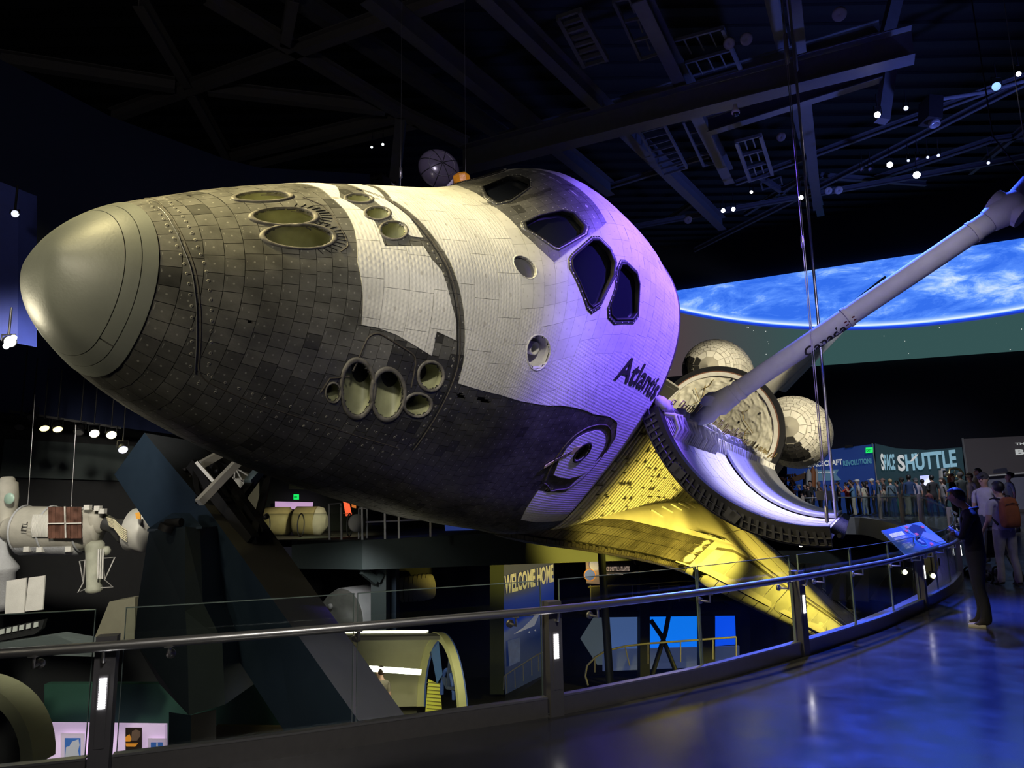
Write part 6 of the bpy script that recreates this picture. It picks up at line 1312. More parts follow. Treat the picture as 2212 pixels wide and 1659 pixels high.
t_=text_on('lettering','THE VOID',B(838,1466,18.25),(1,0,0),(0,0,1),mat('cream_letter',(.6,.55,.35),.6,emit=(.5,.45,.25),es=.4),width=50*18/FP,height=9*18/FP,bold=.03);t_.parent=wl_
t_=text_on('lettering','drifting modules orbit slowly',B(850,1475,18.25),(1,0,0),(0,0,1),MATS['cream_letter'],width=30*18/FP,height=2.2*18/FP);bpy.data.objects.remove(t_)
mb=MB()
for k in range(3): mb.beam(B(848,1472+k*4,18.26),B(884-k*6,1472+k*4,18.26),.012,.012)
o=mb.build('small_print',MATS['cream_letter'],wl_,kind='stuff')
mb=MB();mb.prism([B(872,1490,18.24),B(886,1490,18.24),B(886,1512,18.24),B(872,1512,18.24)],(0,.03,0));mb.build('poster_inset',M_black,wl_)
# WELCOME HOME wall
ww=24.
o=mb=MB();mb.prism([B(1085,1210,ww),B(1197,1203,ww+1.5),B(1197,1500,ww+1.5),B(1091,1500,ww)],(0,.2,0))
def muralmat():
    m=bpy.data.materials.new('mural_print');t=nt(m);N=t.nodes;L=t.links;b=N['Principled BSDF'];uv=N.new('ShaderNodeUVMap');sx=N.new('ShaderNodeSeparateXYZ');L.new(uv.outputs[0],sx.inputs[0])
    r=N.new('ShaderNodeValToRGB');e=r.color_ramp.elements;e[0].position=0;e[0].color=(.01,.02,.06,1);e[1].position=1;e[1].color=(.03,.035,.055,1)
    for p,c in((.35,(.008,.02,.09)),(.50,(.07,.09,.2)),(.53,(.012,.035,.25)),(.70,(.012,.03,.22)),(.78,(.03,.035,.06))): x=e.new(p);x.color=(*c,1)
    n=N.new('ShaderNodeTexNoise');n.inputs['Scale'].default_value=3;L.new(uv.outputs[0],n.inputs['Vector']);mm=N.new('ShaderNodeMath');mm.operation='MULTIPLY_ADD';mm.inputs[1].default_value=.10;L.new(n.outputs['Fac'],mm.inputs[0]);L.new(sx.outputs[1],mm.inputs[2]);mu=N.new('ShaderNodeMath');mu.operation='MULTIPLY_ADD';mu.inputs[1].default_value=-.14;L.new(sx.outputs[0],mu.inputs[0]);L.new(mm.outputs[0],mu.inputs[2]);L.new(mu.outputs[0],r.inputs[0]);L.new(r.outputs[0],b.inputs['Base Color']);L.new(r.outputs[0],b.inputs['Emission Color']);b.inputs['Emission Strength'].default_value=.55;b.inputs['Roughness'].default_value=.6;return m
wh=mb.build('mural_wall',muralmat());tag(wh,'tall blue mural wall lettered WELCOME HOME','mural wall');uvl=wh.data.uv_layers.new(name='UVMap')
for lo in wh.data.loops:
    c=wh.data.vertices[lo.vertex_index].co;uvl.data[lo.index].uv=((c.x-B(1085,1300,ww).x)/2.2,(c.z-B(1085,1500,ww).z)/(B(1085,1210,ww).z-B(1085,1500,ww).z))
dW2=(B(1197,1300,ww+1.5)-B(1085,1300,ww));dW2.z=0
oo=B(1089,1284,ww-.03);M_silver=mat('silver_letter',(.42,.42,.44),.5,emit=(.35,.35,.37),es=.2)
t_=text_on('lettering','WELCOME HOME',oo,V((dW2.x,dW2.y,dW2.length*.16*0)),(0,0,1),M_silver,width=dW2.length*.95,height=38*26.5/FP,bold=.03,lift=.03);t_.parent=wh
for i,v in enumerate(t_.data.vertices): 
    k=(v.co.x-oo.x)/dW2.x;v.co.z+=.26*k
    v.co.z=v.co.z
mb=MB();mb.prism([B(1130,1356,ww+.4),B(1150,1336,ww+.6),B(1160,1322,ww+.7),B(1164,1330,ww+.7),B(1154,1352,ww+.6),B(1110,1370,ww+.2)],(0,.02,0));mb.build('mural_figure',Wc,wh)
for x,y in((1141,1366),(1154,1362)): mb=MB();mb.prism([B(x,y,ww+.5),B(x+3,y-3,ww+.5),B(x+4,y+2,ww+.5)],(0,.02,0));mb.build('mural_bird',Wc,wh)
mb=MB();mb.prism([B(1097,1384,ww),B(1124,1376,ww+.2),B(1124,1428,ww+.2),B(1100,1440,ww)],(0,.04,0));o=mb.build('inset_picture',mat('inset_blue',(.04,.06,.16),.6,emit=(.04,.06,.16),es=.5,var=.5),wh)
# sloping handrail before the mural
hr=empty('ramp_handrail',B(1090,1490,22.5));tag(hr,'thin grey handrail climbing a ramp before the mural wall','railing')
tp=[(1088,1490),(1089,1462),(1093,1458),(1112,1445),(1130,1434),(1147,1423),(1163,1413),(1186,1404)];mb=MB();mb.tube([B(x,y,22.6) for x,y in tp],.022,6);child(mb,'handrail',M_bar,hr)
for (x,y,y2) in((1094,1459,1497),(1112,1446,1485),(1130,1435,1471),(1148,1424,1459),(1163,1414,1450)): mb=MB();mb.beam(B(x,y,22.6),B(x+1,y2,22.6),.03,.03);child(mb,'post',M_bar,hr)
mb=MB();mb.prism([B(1092,1500,22.4),B(1190,1450,22.9),B(1194,1540,21),B(1094,1520,21.5)],(0,0,-.1));mb.build('floor.003',mat('ramp_floor',(.06,.065,.07),.5,var=.1),kind='structure')
# shuttle title panel
tp_=empty('wall_sign',B(1320,1235,24));tag(tp_,'dark wall panel lettered SPACE SHUTTLE ATLANTIS with two round patches','sign')
mb=MB();mb.prism([B(1265,1203,24),B(1295,1200,24),B(1295,1262,24),B(1267,1260,24)],(0,.05,0));child(mb,'patch_board',mat('patch_board',(.32,.22,.18),.6,emit=(.3,.2,.16),es=.4),tp_)
mb=MB();mb.prism([B(1296,1198,24),B(1382,1203,24),B(1382,1262,24),B(1296,1264,24)],(0,.05,0));child(mb,'sign_board',M_navy,tp_)
for x,y,r,c in((1285,1220,12,(.45,.42,.40)),(1274,1242,13,(.10,.16,.42))):
    p=B(x,y,23.96);mb=MB();mb.lathe([(0,0),(r*24/FP,0)],p,(0,-1,0),24);child(mb,'round_patch',mat('patch_%d'%x,c,.6,emit=c,es=.5),tp_);mb=MB();mb.tube([p+V((r*24/FP*math.cos(a),-.01,r*24/FP*math.sin(a))) for a in np.linspace(0,2*PI,24)],.018,5);child(mb,'patch_border',Wc if x>1280 else Or,tp_)
t_=text_on('lettering','SPACE SHUTTLE ATLANTIS',B(1302,1234,23.93),(1,0,0.0),(0,0,1),mat('tan_letter',(.55,.42,.34),.6,emit=(.5,.38,.3),es=.5),width=56*26.5/FP,height=9*26.5/FP,bold=.03);t_.parent=tp_;t_.matrix_parent_inverse=Matrix.Translation(tp_.location).inverted()
mb=MB();[mb.beam(B(1303,1238+k*3,23.96),B(1356-k*10,1238+k*3,23.96),.012,.02) for k in range(2)];child(mb,'small_print',MATS['tan_letter'],tp_,kind='stuff')
# middle level walkway behind: slab, columns, rails
mb=MB();mb.prism([B(1210,1322,24),B(1600,1318,24),B(1600,1330,24),B(1210,1335,24)],(0,3,0));mb.build('trim_8',M_navy,kind='structure')
for i,(x0,x1,y0,y1) in enumerate(((1383,1404,1190,1480),(1515,1545,1330,1500))): colm(x0,x1,y0,y1,23.6,mat('col_navy',(.008,.014,.022),.6),'trim_%d'%(9+i))
mb=MB();mb.prism([B(1362,1190,23.5),B(1410,1190,23.5),B(1402,1224,23.5),B(1374,1220,23.5)],(0,.8,0));mb.build('trim_11',M_navy,kind='structure')
mr2=empty('steel_railing',B(1400,1262,24));tag(mr2,'long steel railing with warm highlights in its colour on the level below the title panel','railing')
mb=MB();mb.tube([B(1270,1268,23.6),B(1380,1262,23.6),B(1470,1255,23.6),B(1600,1250,23.6)],.035,8);mb.tube([B(1404,1268,23.6),B(1470,1263,23.6)],.02,6);child(mb,'handrail',mat('yellow_lit_steel',(.62,.55,.30),.25,metal=.8),mr2)  # yellow light on the rails is put into the steel colour
for x in(1275,1300,1366,1423,1466,1506): mb=MB();mb.beam(B(x,1264,23.6),B(x+1,1300,23.6),.04,.04);child(mb,'post',M_bar,mr2)
for i,(a,b) in enumerate(((1277,1298),(1302,1364),(1425,1464),(1468,1504),(1540,1582))): mb=MB();mb.add([B(a,1266,23.6),B(b,1264,23.6),B(b,1298,23.6),B(a,1300,23.6)],[(0,1,2,3)]);child(mb,'infill_panel',mat('smoked_infill',(.055,.06,.055),.5),mr2)
def strut(l,name,label,m=M_blackm,D=22.):
    o=empty(name,B(*l[0][:2],D));tag(o,label,'brace')
    for x0,y0,x1,y1,w in l: mb=MB();mb.tube([B(x0,y0,D),B(x1,y1,D)],w,12);child(mb,'brace_tube',m,o)
    return o
M_br=mat('brace_dark',(.014,.019,.024),.5)
o=empty('steel_brace',B(1430,1375,21.5));tag(o,'crossed dark steel tubes before the blue lit windows','brace')
for x0,y0,x1,y1 in((1470,1200,1437,1368),(1437,1368,1405,1470),(1406,1340,1430,1375),(1430,1375,1462,1455),(1450,1290,1500,1252),(1500,1252,1540,1290)): mb=MB();mb.tube([B(x0,y0,24.2),B(x1,y1,24.2)],.085,12);child(mb,'brace_tube',M_br,o)
o=empty('steel_pole',B(1307,1470,19));tag(o,'slim dark round pole in front of the grey hexagon wall','pole');mb=MB();mb.tube([B(1296,1150,19),B(1318,1480,18.4)],.10,14);child(mb,'pole_shaft',mat('pole_teal',(.028,.038,.038),.5),o)
# blue lit niche
BLU_E=lambda n,c,s:mat(n,c,.6,emit=c,es=s)
def niche(pts,n,label,m): mb=MB();mb.prism([B(x,y,25.5) for x,y in pts],(0,.1,0));o=mb.build(n,m);tag(o,label,'backlit wall');return o
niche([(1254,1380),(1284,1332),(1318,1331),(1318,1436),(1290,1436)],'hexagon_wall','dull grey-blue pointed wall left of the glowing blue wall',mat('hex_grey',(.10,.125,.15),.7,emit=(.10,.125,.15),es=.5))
niche([(1316,1330),(1384,1330),(1388,1434),(1316,1436)],'backlit_wall','grey to blue shaded wall section left of the dark column',BLU_E('niche_greyblue',(.08,.15,.38),.65))
niche([(1384,1328),(1450,1327),(1520,1332),(1524,1436),(1388,1436)],'backlit_wall','bright azure backlit wall between the two dark columns',BLU_E('niche_blue',(.005,.20,.98),.95))
niche([(1540,1324),(1587,1323),(1590,1392),(1543,1396)],'backlit_wall','deep blue backlit wall panel right of the second column',BLU_E('niche_blue2',(.004,.09,.98),.95))
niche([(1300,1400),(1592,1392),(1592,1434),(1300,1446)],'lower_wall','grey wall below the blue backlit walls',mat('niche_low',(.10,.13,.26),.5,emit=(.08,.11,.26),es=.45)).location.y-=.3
rr_=empty('ramp_railing',B(1400,1400,22.8));tag(rr_,'curved glass ramp railing in front of the glowing blue walls','railing')
tpr=[(1270,1480),(1264,1460),(1268,1438),(1285,1420),(1308,1406),(1350,1396),(1400,1390),(1470,1385),(1540,1380),(1590,1376)];bt=[(1272,1482),(1275,1474),(1290,1462),(1305,1452),(1330,1443),(1360,1438),(1400,1434),(1470,1430),(1540,1424),(1590,1418)]
mb=MB();mb.tube([B(x,y,22.8) for x,y in tpr],.03,8);child(mb,'handrail',M_bar,rr_)
for (x,y),(x2,y2) in list(zip(tpr,bt))[3:]: mb=MB();mb.beam(B(x,y,22.8),B(x2 if abs(x-x2)<12 else x,y2,22.8),.04,.03);child(mb,'post',M_bar,rr_)
mb=MB();vs=[B(x,y,22.8) for x,y in tpr[3:]]+[B(x,y,22.8) for x,y in bt[3:]];k=len(tpr)-3;mb.add(vs,[(i,i+1,k+i+1,k+i) for i in range(k-1)]);child(mb,'glass_panel',M_glass,rr_)
# grey panelled wall behind the wing, then lamp reflections in the glass
pw=empty('panelled_balustrade',B(1850,1260,26));tag(pw,'grey panelled balustrade with yellow-lit steel rails behind the wing tip','railing')
for (x0,x1) in((1705,1740),(1742,1776),(1786,1830),(1832,1878),(1880,1930),(1932,1975)):
    mb=MB();f=lambda x:1232+(x-1700)*.0;mb.prism([B(x0,1215+(x0-1700)*.05,29),B(x1,1215+(x1-1700)*.05,26),B(x1,1296+(x1-1700)*.03,26),B(x0,1296,26)],(0,.08,0));child(mb,'balustrade_panel',mat('balus_grey',(.075,.078,.068),.6,var=.04),pw)
mb=MB();mb.tube([B(1744,1246,28.6),B(1990,1240,28.6)],.03,8);mb.tube([B(1744,1252,28.6),B(1990,1247,28.6)],.02,8);child(mb,'handrail',MATS['yellow_lit_steel'],pw)
poly_wall('wall_lower_right',[B(1560,1190,32),B(2130,1190,32),B(2130,1500,32),B(1560,1560,32)],mat('lower_teal_wall',(.022,.028,.026),.7,var=.05))
for i,(x,y) in enumerate(((1955,1236),(2016,1244),(2034,1252))): lamp(x,y,15,(4,3,1),.05,M_bulbw,('warm lamp reflection in the glass below the info panel','left one of two bright yellow lamp reflections low in the glass','right one of two bright yellow lamp reflections low in the glass')[i],.1,.08)  # reflections in the glass, built as small glowing lamps

# ================================================================ RIGHT: EXHIBIT WALLS, SIGNS
def G(x,y,k): return V(onplane(x,y,sa-nS*k,nS))
eS=V(dS)
def swall(name,label,cat,m,pts,k,t=.2): mb=MB();mb.prism([G(x,y,k) for x,y in pts],tuple(nS*t));o=mb.build(name,m);return tag(o,label,cat)
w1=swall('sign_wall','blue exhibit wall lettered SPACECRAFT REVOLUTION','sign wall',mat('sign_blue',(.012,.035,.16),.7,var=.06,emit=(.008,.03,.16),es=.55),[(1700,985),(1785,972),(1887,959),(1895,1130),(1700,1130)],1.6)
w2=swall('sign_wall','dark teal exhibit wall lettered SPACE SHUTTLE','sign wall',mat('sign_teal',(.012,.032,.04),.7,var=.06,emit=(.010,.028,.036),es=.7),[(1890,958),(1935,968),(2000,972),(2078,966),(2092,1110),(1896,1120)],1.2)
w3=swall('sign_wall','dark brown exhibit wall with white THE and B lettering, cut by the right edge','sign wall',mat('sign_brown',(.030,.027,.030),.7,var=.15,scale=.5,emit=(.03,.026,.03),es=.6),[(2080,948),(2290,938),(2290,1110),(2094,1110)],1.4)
mb=MB();mb.beam(G(2079,946,1.6),G(2092,1040,1.6),.07,.07);o=mb.build('wall_edge_strip',M_bar,w3)
mb=MB();mb.beam(G(1884,958,1.8),G(1894,1040,1.8),.05,.05);mb.build('wall_edge_strip',M_bar,w2)
M_wl=mat('white_letter',(.7,.7,.68),.6,emit=(.62,.64,.62),es=.55);M_bl=mat('pale_blue_letter',(.30,.52,.62),.6,emit=(.22,.42,.52),es=.6);M_tl=mat('teal_letter',(.1,.25,.32),.6,emit=(.05,.20,.28),es=.55)
def lett(s,x0,y0,x1,h,k,m,par,slope=0.,bold=.035):
    a,b=G(x0,y0,k),G(x1,y0,k);t=text_on('lettering',s,a,eS,(0,0,1),m,width=(b-a).length,height=.86*h*(a-V(cC)).dot(V(cF))/FP,bold=bold,lift=.05);t.parent=par
    if slope:
        W=(b-a).length
        for v in t.data.vertices: v.co.z+=((v.co-a).dot(eS)/W)*slope
    return t
lett('SPACECRAFT',1745,1010,1821,13.5,1.75,M_wl,w1,.1);lett('REVOLUTION!',1822,1007,1884,13.5,1.75,M_tl,w1,.1)
mb=MB();mb.prism([G(1764,1016,1.72),G(1812,1014,1.72),G(1806,1025,1.72),G(1817,1037,1.72),G(1766,1039,1.72)],tuple(nS*.05));mb.build('sign_arrow_panel',mat('steel_blue_panel',(.08,.17,.26),.7,emit=(.07,.15,.24),es=.5),w1)
lett('A SPACE SHUTTLE IS REUSABLE',1768,1022,1803,3.2,1.82,M_wl,w1)
lett('S',1905,1016,1912,42,1.45,M_wl,w2);lett('PACE',1912,1016,1935,40,1.45,M_bl,w2);lett('S',1941,1018,1957,41,1.45,M_wl,w2);lett('HUTTLE',1958,1018,2069,42,1.45,M_bl,w2,.15)
mb=MB();mb.prism([G(1966,997,1.65),G(1970,990,1.65),G(1984,979,1.65),G(1982,984,1.65),G(1972,996,1.65)],tuple(nS*.03));mb.build('bird_shape',M_wl,w2)
lett('THE',2193,962,2222,6,1.6,M_wl,w3);lett('B',2194,983,2214,14,1.6,M_wl,w3);lett('A',2216,983,2236,14,1.6,M_wl,w3)
mb=MB();mb.prism([G(2147,1014,1.7),G(2174,1010,1.7),G(2178,1020,1.7),G(2145,1022,1.7)],tuple(nS*.1));mb.build('dark_picture',mat('inky_blue',(.01,.012,.05),.5),w3)
o=empty('counter',G(2170,1090,5.));tag(o,'long grey counter with pale rounded top at the far right','counter');mb=MB();mb.prism([G(2134,1030,5),G(2300,1018,5),G(2300,1100,5),G(2138,1100,5)],tuple(nS*.5));child(mb,'counter_front',mat('counter_grey',(.16,.16,.22),.6,var=.05),o);mb=MB();mb.beam(G(2130,1028,5.1),G(2300,1015,5.1),.35,.06);child(mb,'counter_top',M_whs,o);mb=MB();mb.tube([G(2175,1034,5.2),G(2176,1046,5.2)],.03,6);child(mb,'post',M_whs,o)
o=empty('exit_sign',G(1877,973,2.));tag(o,'green lit exit sign above the blue exhibit wall','sign');mb=MB();mb.prism([G(1870,967,2.),G(1885,966,2.),G(1885,977,2.),G(1870,979,2.)],tuple(nS*.1));child(mb,'lit_plate',M_exit,o)
t_=text_on('lettering','EXIT',G(1872,976,2.06),eS,(0,0,1),M_black,width=11*38/FP,height=6*38/FP,bold=.02);t_.parent=o;t_.matrix_parent_inverse=Matrix.Translation(o.location).inverted()
mb=MB();mb.prism([G(1825,962,1.9),G(1842,960,1.9),G(1842,966,1.9),G(1825,968,1.9)],tuple(nS*.3));o=mb.build('wall_light_box',M_blackm);tag(o,'small black fixture on top of the blue exhibit wall','fixture')
# launch stack model
o=empty('launch_stack_model',G(1750,1060,3.));tag(o,'white rocket stack model with orange tank behind the waiting visitors','model')
s_=36/FP
def vt(par,name,x,y0,y1,rs,m,k=3.): a,b=G(x,y1,k),G(x,y0,k);mb=MB();mb.tube([a.lerp(b,t) for t in(0,.75,.9,1)],[rs*s_,rs*s_,rs*.6*s_,.02],14);child(mb,name,m,par)
vt(o,'booster',1738,1018,1056,4,M_whs);vt(o,'booster',1763,1010,1058,5,M_whs);vt(o,'fuel_tank',1756,1008,1058,7,mat('tank_orange',(.40,.14,.04),.6),3.2);vt(o,'winged_orbiter_body',1747,1012,1060,6.5,M_whs,3.6)
mb=MB();mb.prism([G(1736,1060,3.7),G(1747,1030,3.7),G(1758,1060,3.7)],tuple(nS*.05));child(mb,'delta_wing',M_whs,o);mb=MB();mb.beam(G(1712,1036,3.4),G(1744,1026,3.4),.25,.3);child(mb,'support_arm',mat('brown_steel',(.16,.09,.05),.6,metal=.4),o)
# copper coloured engine exhibit
o=empty('engine_exhibit',G(1722,1080,3.));tag(o,'brown copper toned engine frame under the aft pod','engine');M_cop=mat('copper_brown',(.16,.075,.04),.45,metal=.6,var=.3)
for k in range(34):
    x0,y0=rnd.uniform(1692,1718),rnd.uniform(1024,1092);mb=MB();mb.tube([G(x0,y0,3.+rnd.random()),G(x0+rnd.uniform(-12,12),y0+rnd.uniform(-14,14),3.3),G(x0+rnd.uniform(-10,14),y0+rnd.uniform(-12,12),3.)],rnd.uniform(.03,.08),6);child(mb,'pipe',M_cop,o)
# bright rocket engine on its stand
o=empty('rocket_engine',G(2060,1050,6.));tag(o,'bright silver and gold rocket engine on a white stand above the crowd','engine');M_eng=mat('engine_gold',(.55,.47,.25),.22,metal=.9,var=.15);s6=32/FP
mb=MB();c=G(2062,1022,6.);mb.tube([c+V((-14*s6,0,-2*s6)),c+V((-11*s6,0,9*s6)),c+V((0,0,12*s6)),c+V((13*s6,0,8*s6)),c+V((19*s6,0,0)),c+V((19*s6,0,-6*s6))],3*s6,10);child(mb,'feed_duct',M_eng,o)
mb=MB();mb.lathe([(0,0),(6*s6,0),(8*s6,4*s6),(7*s6,12*s6),(4*s6,16*s6),(0,16*s6)],G(2042,1030,6.),(0,0,1),16);child(mb,'turbopump',mat('engine_silver',(.45,.43,.38),.25,metal=.9),o)
for k in range(26): x0,y0=rnd.uniform(2048,2078),rnd.uniform(1018,1044);mb=MB();mb.tube([G(x0,y0,6.2),G(x0+rnd.uniform(-7,7),y0+rnd.uniform(-6,6),6.4),G(x0+rnd.uniform(-7,7),y0+rnd.uniform(-6,6),6.2)],rnd.uniform(.01,.03)*1.5,6);child(mb,'pipe',M_eng,o)
mb=MB();mb.lathe([(5*s6,0),(8*s6,-8*s6),(12*s6,-20*s6),(14*s6,-40*s6)],G(2064,1036,6.),(0,0,1),24);child(mb,'engine_bell',MATS['engine_silver'],o)
mb=MB();mb.beam(G(2032,1016,6.3),G(2036,1090,6.3),.16,.1);child(mb,'stand_post',M_whs,o);mb=MB();mb.beam(G(2033,1014,6.3),G(2042,1014,6.3),.1,.1);child(mb,'stand_arm',M_whs,o)
o=empty('wall_monitor',G(2000,1038,3.));tag(o,'lit monitor showing white and violet picture among the crowd','monitor');mb=MB();mb.prism([G(1987,1028,3),G(2014,1026,3),G(2016,1052,3),G(1990,1054,3)],tuple(nS*.1));child(mb,'lit_screen',mat('monitor_glow',(.4,.4,.8),.5,emit=(.38,.42,.95),es=1.2),o);mb=MB();mb.prism([G(1992,1042,3.05),G(2008,1032,3.05),G(2013,1034,3.05),G(2012,1044,3.05),G(2000,1050,3.05)],tuple(nS*.02));child(mb,'picture_shape',mat('monitor_white',(.8,.8,.9),.5,emit=(.75,.78,.95),es=1.),o)
# dark lectern panel at the far platform
o=empty('info_lectern',V(at(1790,1075,30)));tag(o,'dark slanted lectern panel before the waiting visitors','lectern');mb=MB();mb.prism([V(at(1764,1062,30)),V(at(1807,1062,30)),V(at(1812,1082,29.3)),V(at(1766,1080,29.3))],(0,.06,.03));child(mb,'panel',mat('lectern_grey',(.07,.065,.06),.5),o);mb=MB();mb.beam(V(at(1775,1080,29.4)),V(at(1775,1100,29.4)),.06,.06);mb.beam(V(at(1803,1080,29.4)),V(at(1803,1100,29.4)),.06,.06);child(mb,'leg_frame',M_blackm,o)
# slanted info panel on the near railing
ip=empty('slanted_sign',V(at(1972,1165,10.6)));tag(ip,'slanted blue information panel with a lander picture on the near handrail','sign')
c00,c10,c11,c01=V(at(1904,1146,11.1)),V(at(1988,1128,11.9)),V(at(2044,1172,11.0)),V(at(1957,1198,10.2))
nn=(c10-c00).cross(c01-c00).normalized();nn=nn if nn.z>0 else -nn
def Q(u,v,h=0): return c00.lerp(c10,u).lerp(c01.lerp(c11,u),v)+nn*h
mb=MB();mb.prism([Q(0,0),Q(1,0),Q(1,1),Q(0,1)],-nn*.02);child(mb,'panel_board',mat('panel_blue',(.05,.13,.50),.35,var=.1,emit=(.04,.10,.42),es=.35),ip)
def qs(pts,m,h=.004,name='printed_shape'): mb=MB();mb.prism([Q(u,v,h) for u,v in pts],nn*.003);return child(mb,name,m,ip)
qs([(.45,0),(1,0),(1,1),(.86,1),(.7,.7),(.55,.5),(.44,.2)],mat('print_sky',(.12,.22,.45),.5,emit=(.1,.2,.4),es=.3))
el_=lambda cu,cv,ru,rv,n=20:[(cu+ru*math.cos(a),cv+rv*math.sin(a)) for a in np.linspace(0,2*PI,n,endpoint=False)]
qs(el_(.72,.3,.17,.26),mat('print_dome',(.02,.02,.05),.4),.008);qs([(.5,.02),(.68,.0),(.74,.06),(.60,.14)],mat('print_cream',(.5,.42,.36),.6),.008)
qs([(.66,.55),(.8,.42),(.97,.7),(.99,.95),(.80,.92)],MATS['print_cream'],.01);qs(el_(.52,.72,.10,.22),mat('print_cyan',(.08,.35,.5),.5,emit=(.05,.3,.45),es=.4),.008);qs(el_(.52,.72,.088,.20),mat('print_navy',(.02,.04,.12),.5),.011);qs([(.47,.62),(.53,.66),(.56,.85),(.50,.8)],M_whs,.014)
for u,v in((.52,.08),(.44,.2),(.86,.2),(.56,.42),(.63,.88)): qs([(u,v),(u+.06,v),(u+.06,v+.09),(u,v+.09)],mat('print_red',(.75,.12,.08),.5,emit=(.7,.1,.06),es=.4),.016)
vs,fs=textmesh('SPACE SHUTTLE IN ORBIT',1,1,.04,.002);xs=[v[0] for v in vs];ym=[v[1] for v in vs]
mb=MB();mb.add([Q(.06+(v[0]-min(xs))/(max(xs)-min(xs))*.32,.36-(v[1]-min(ym))/(max(ym)-min(ym))*.16,.006+v[2]) for v in vs],fs);child(mb,'lettering',M_wl,ip)
mb=MB()
for k in range(9): v=(.42,.46,.50,.54,.66,.70,.74,.78,.82)[k];mb.beam(Q(.07 if k<4 else .12,v,.006),Q((.36,.38,.33,.3,.3,.32,.31,.33,.28)[k],v,.006),.006,.003)
child(mb,'small_print',M_wl,ip,kind='stuff')
mb=MB();mb.tube([Q(.2,1,-.03),Q(.2,.5,-.05)],.012,6);mb.tube([Q(.8,1,-.03),Q(.8,.5,-.05)],.012,6);mb.tube([Q(.05,.5,-.04),Q(.95,.5,-.04)],.015,6);child(mb,'bracket_arms',M_steel,ip)
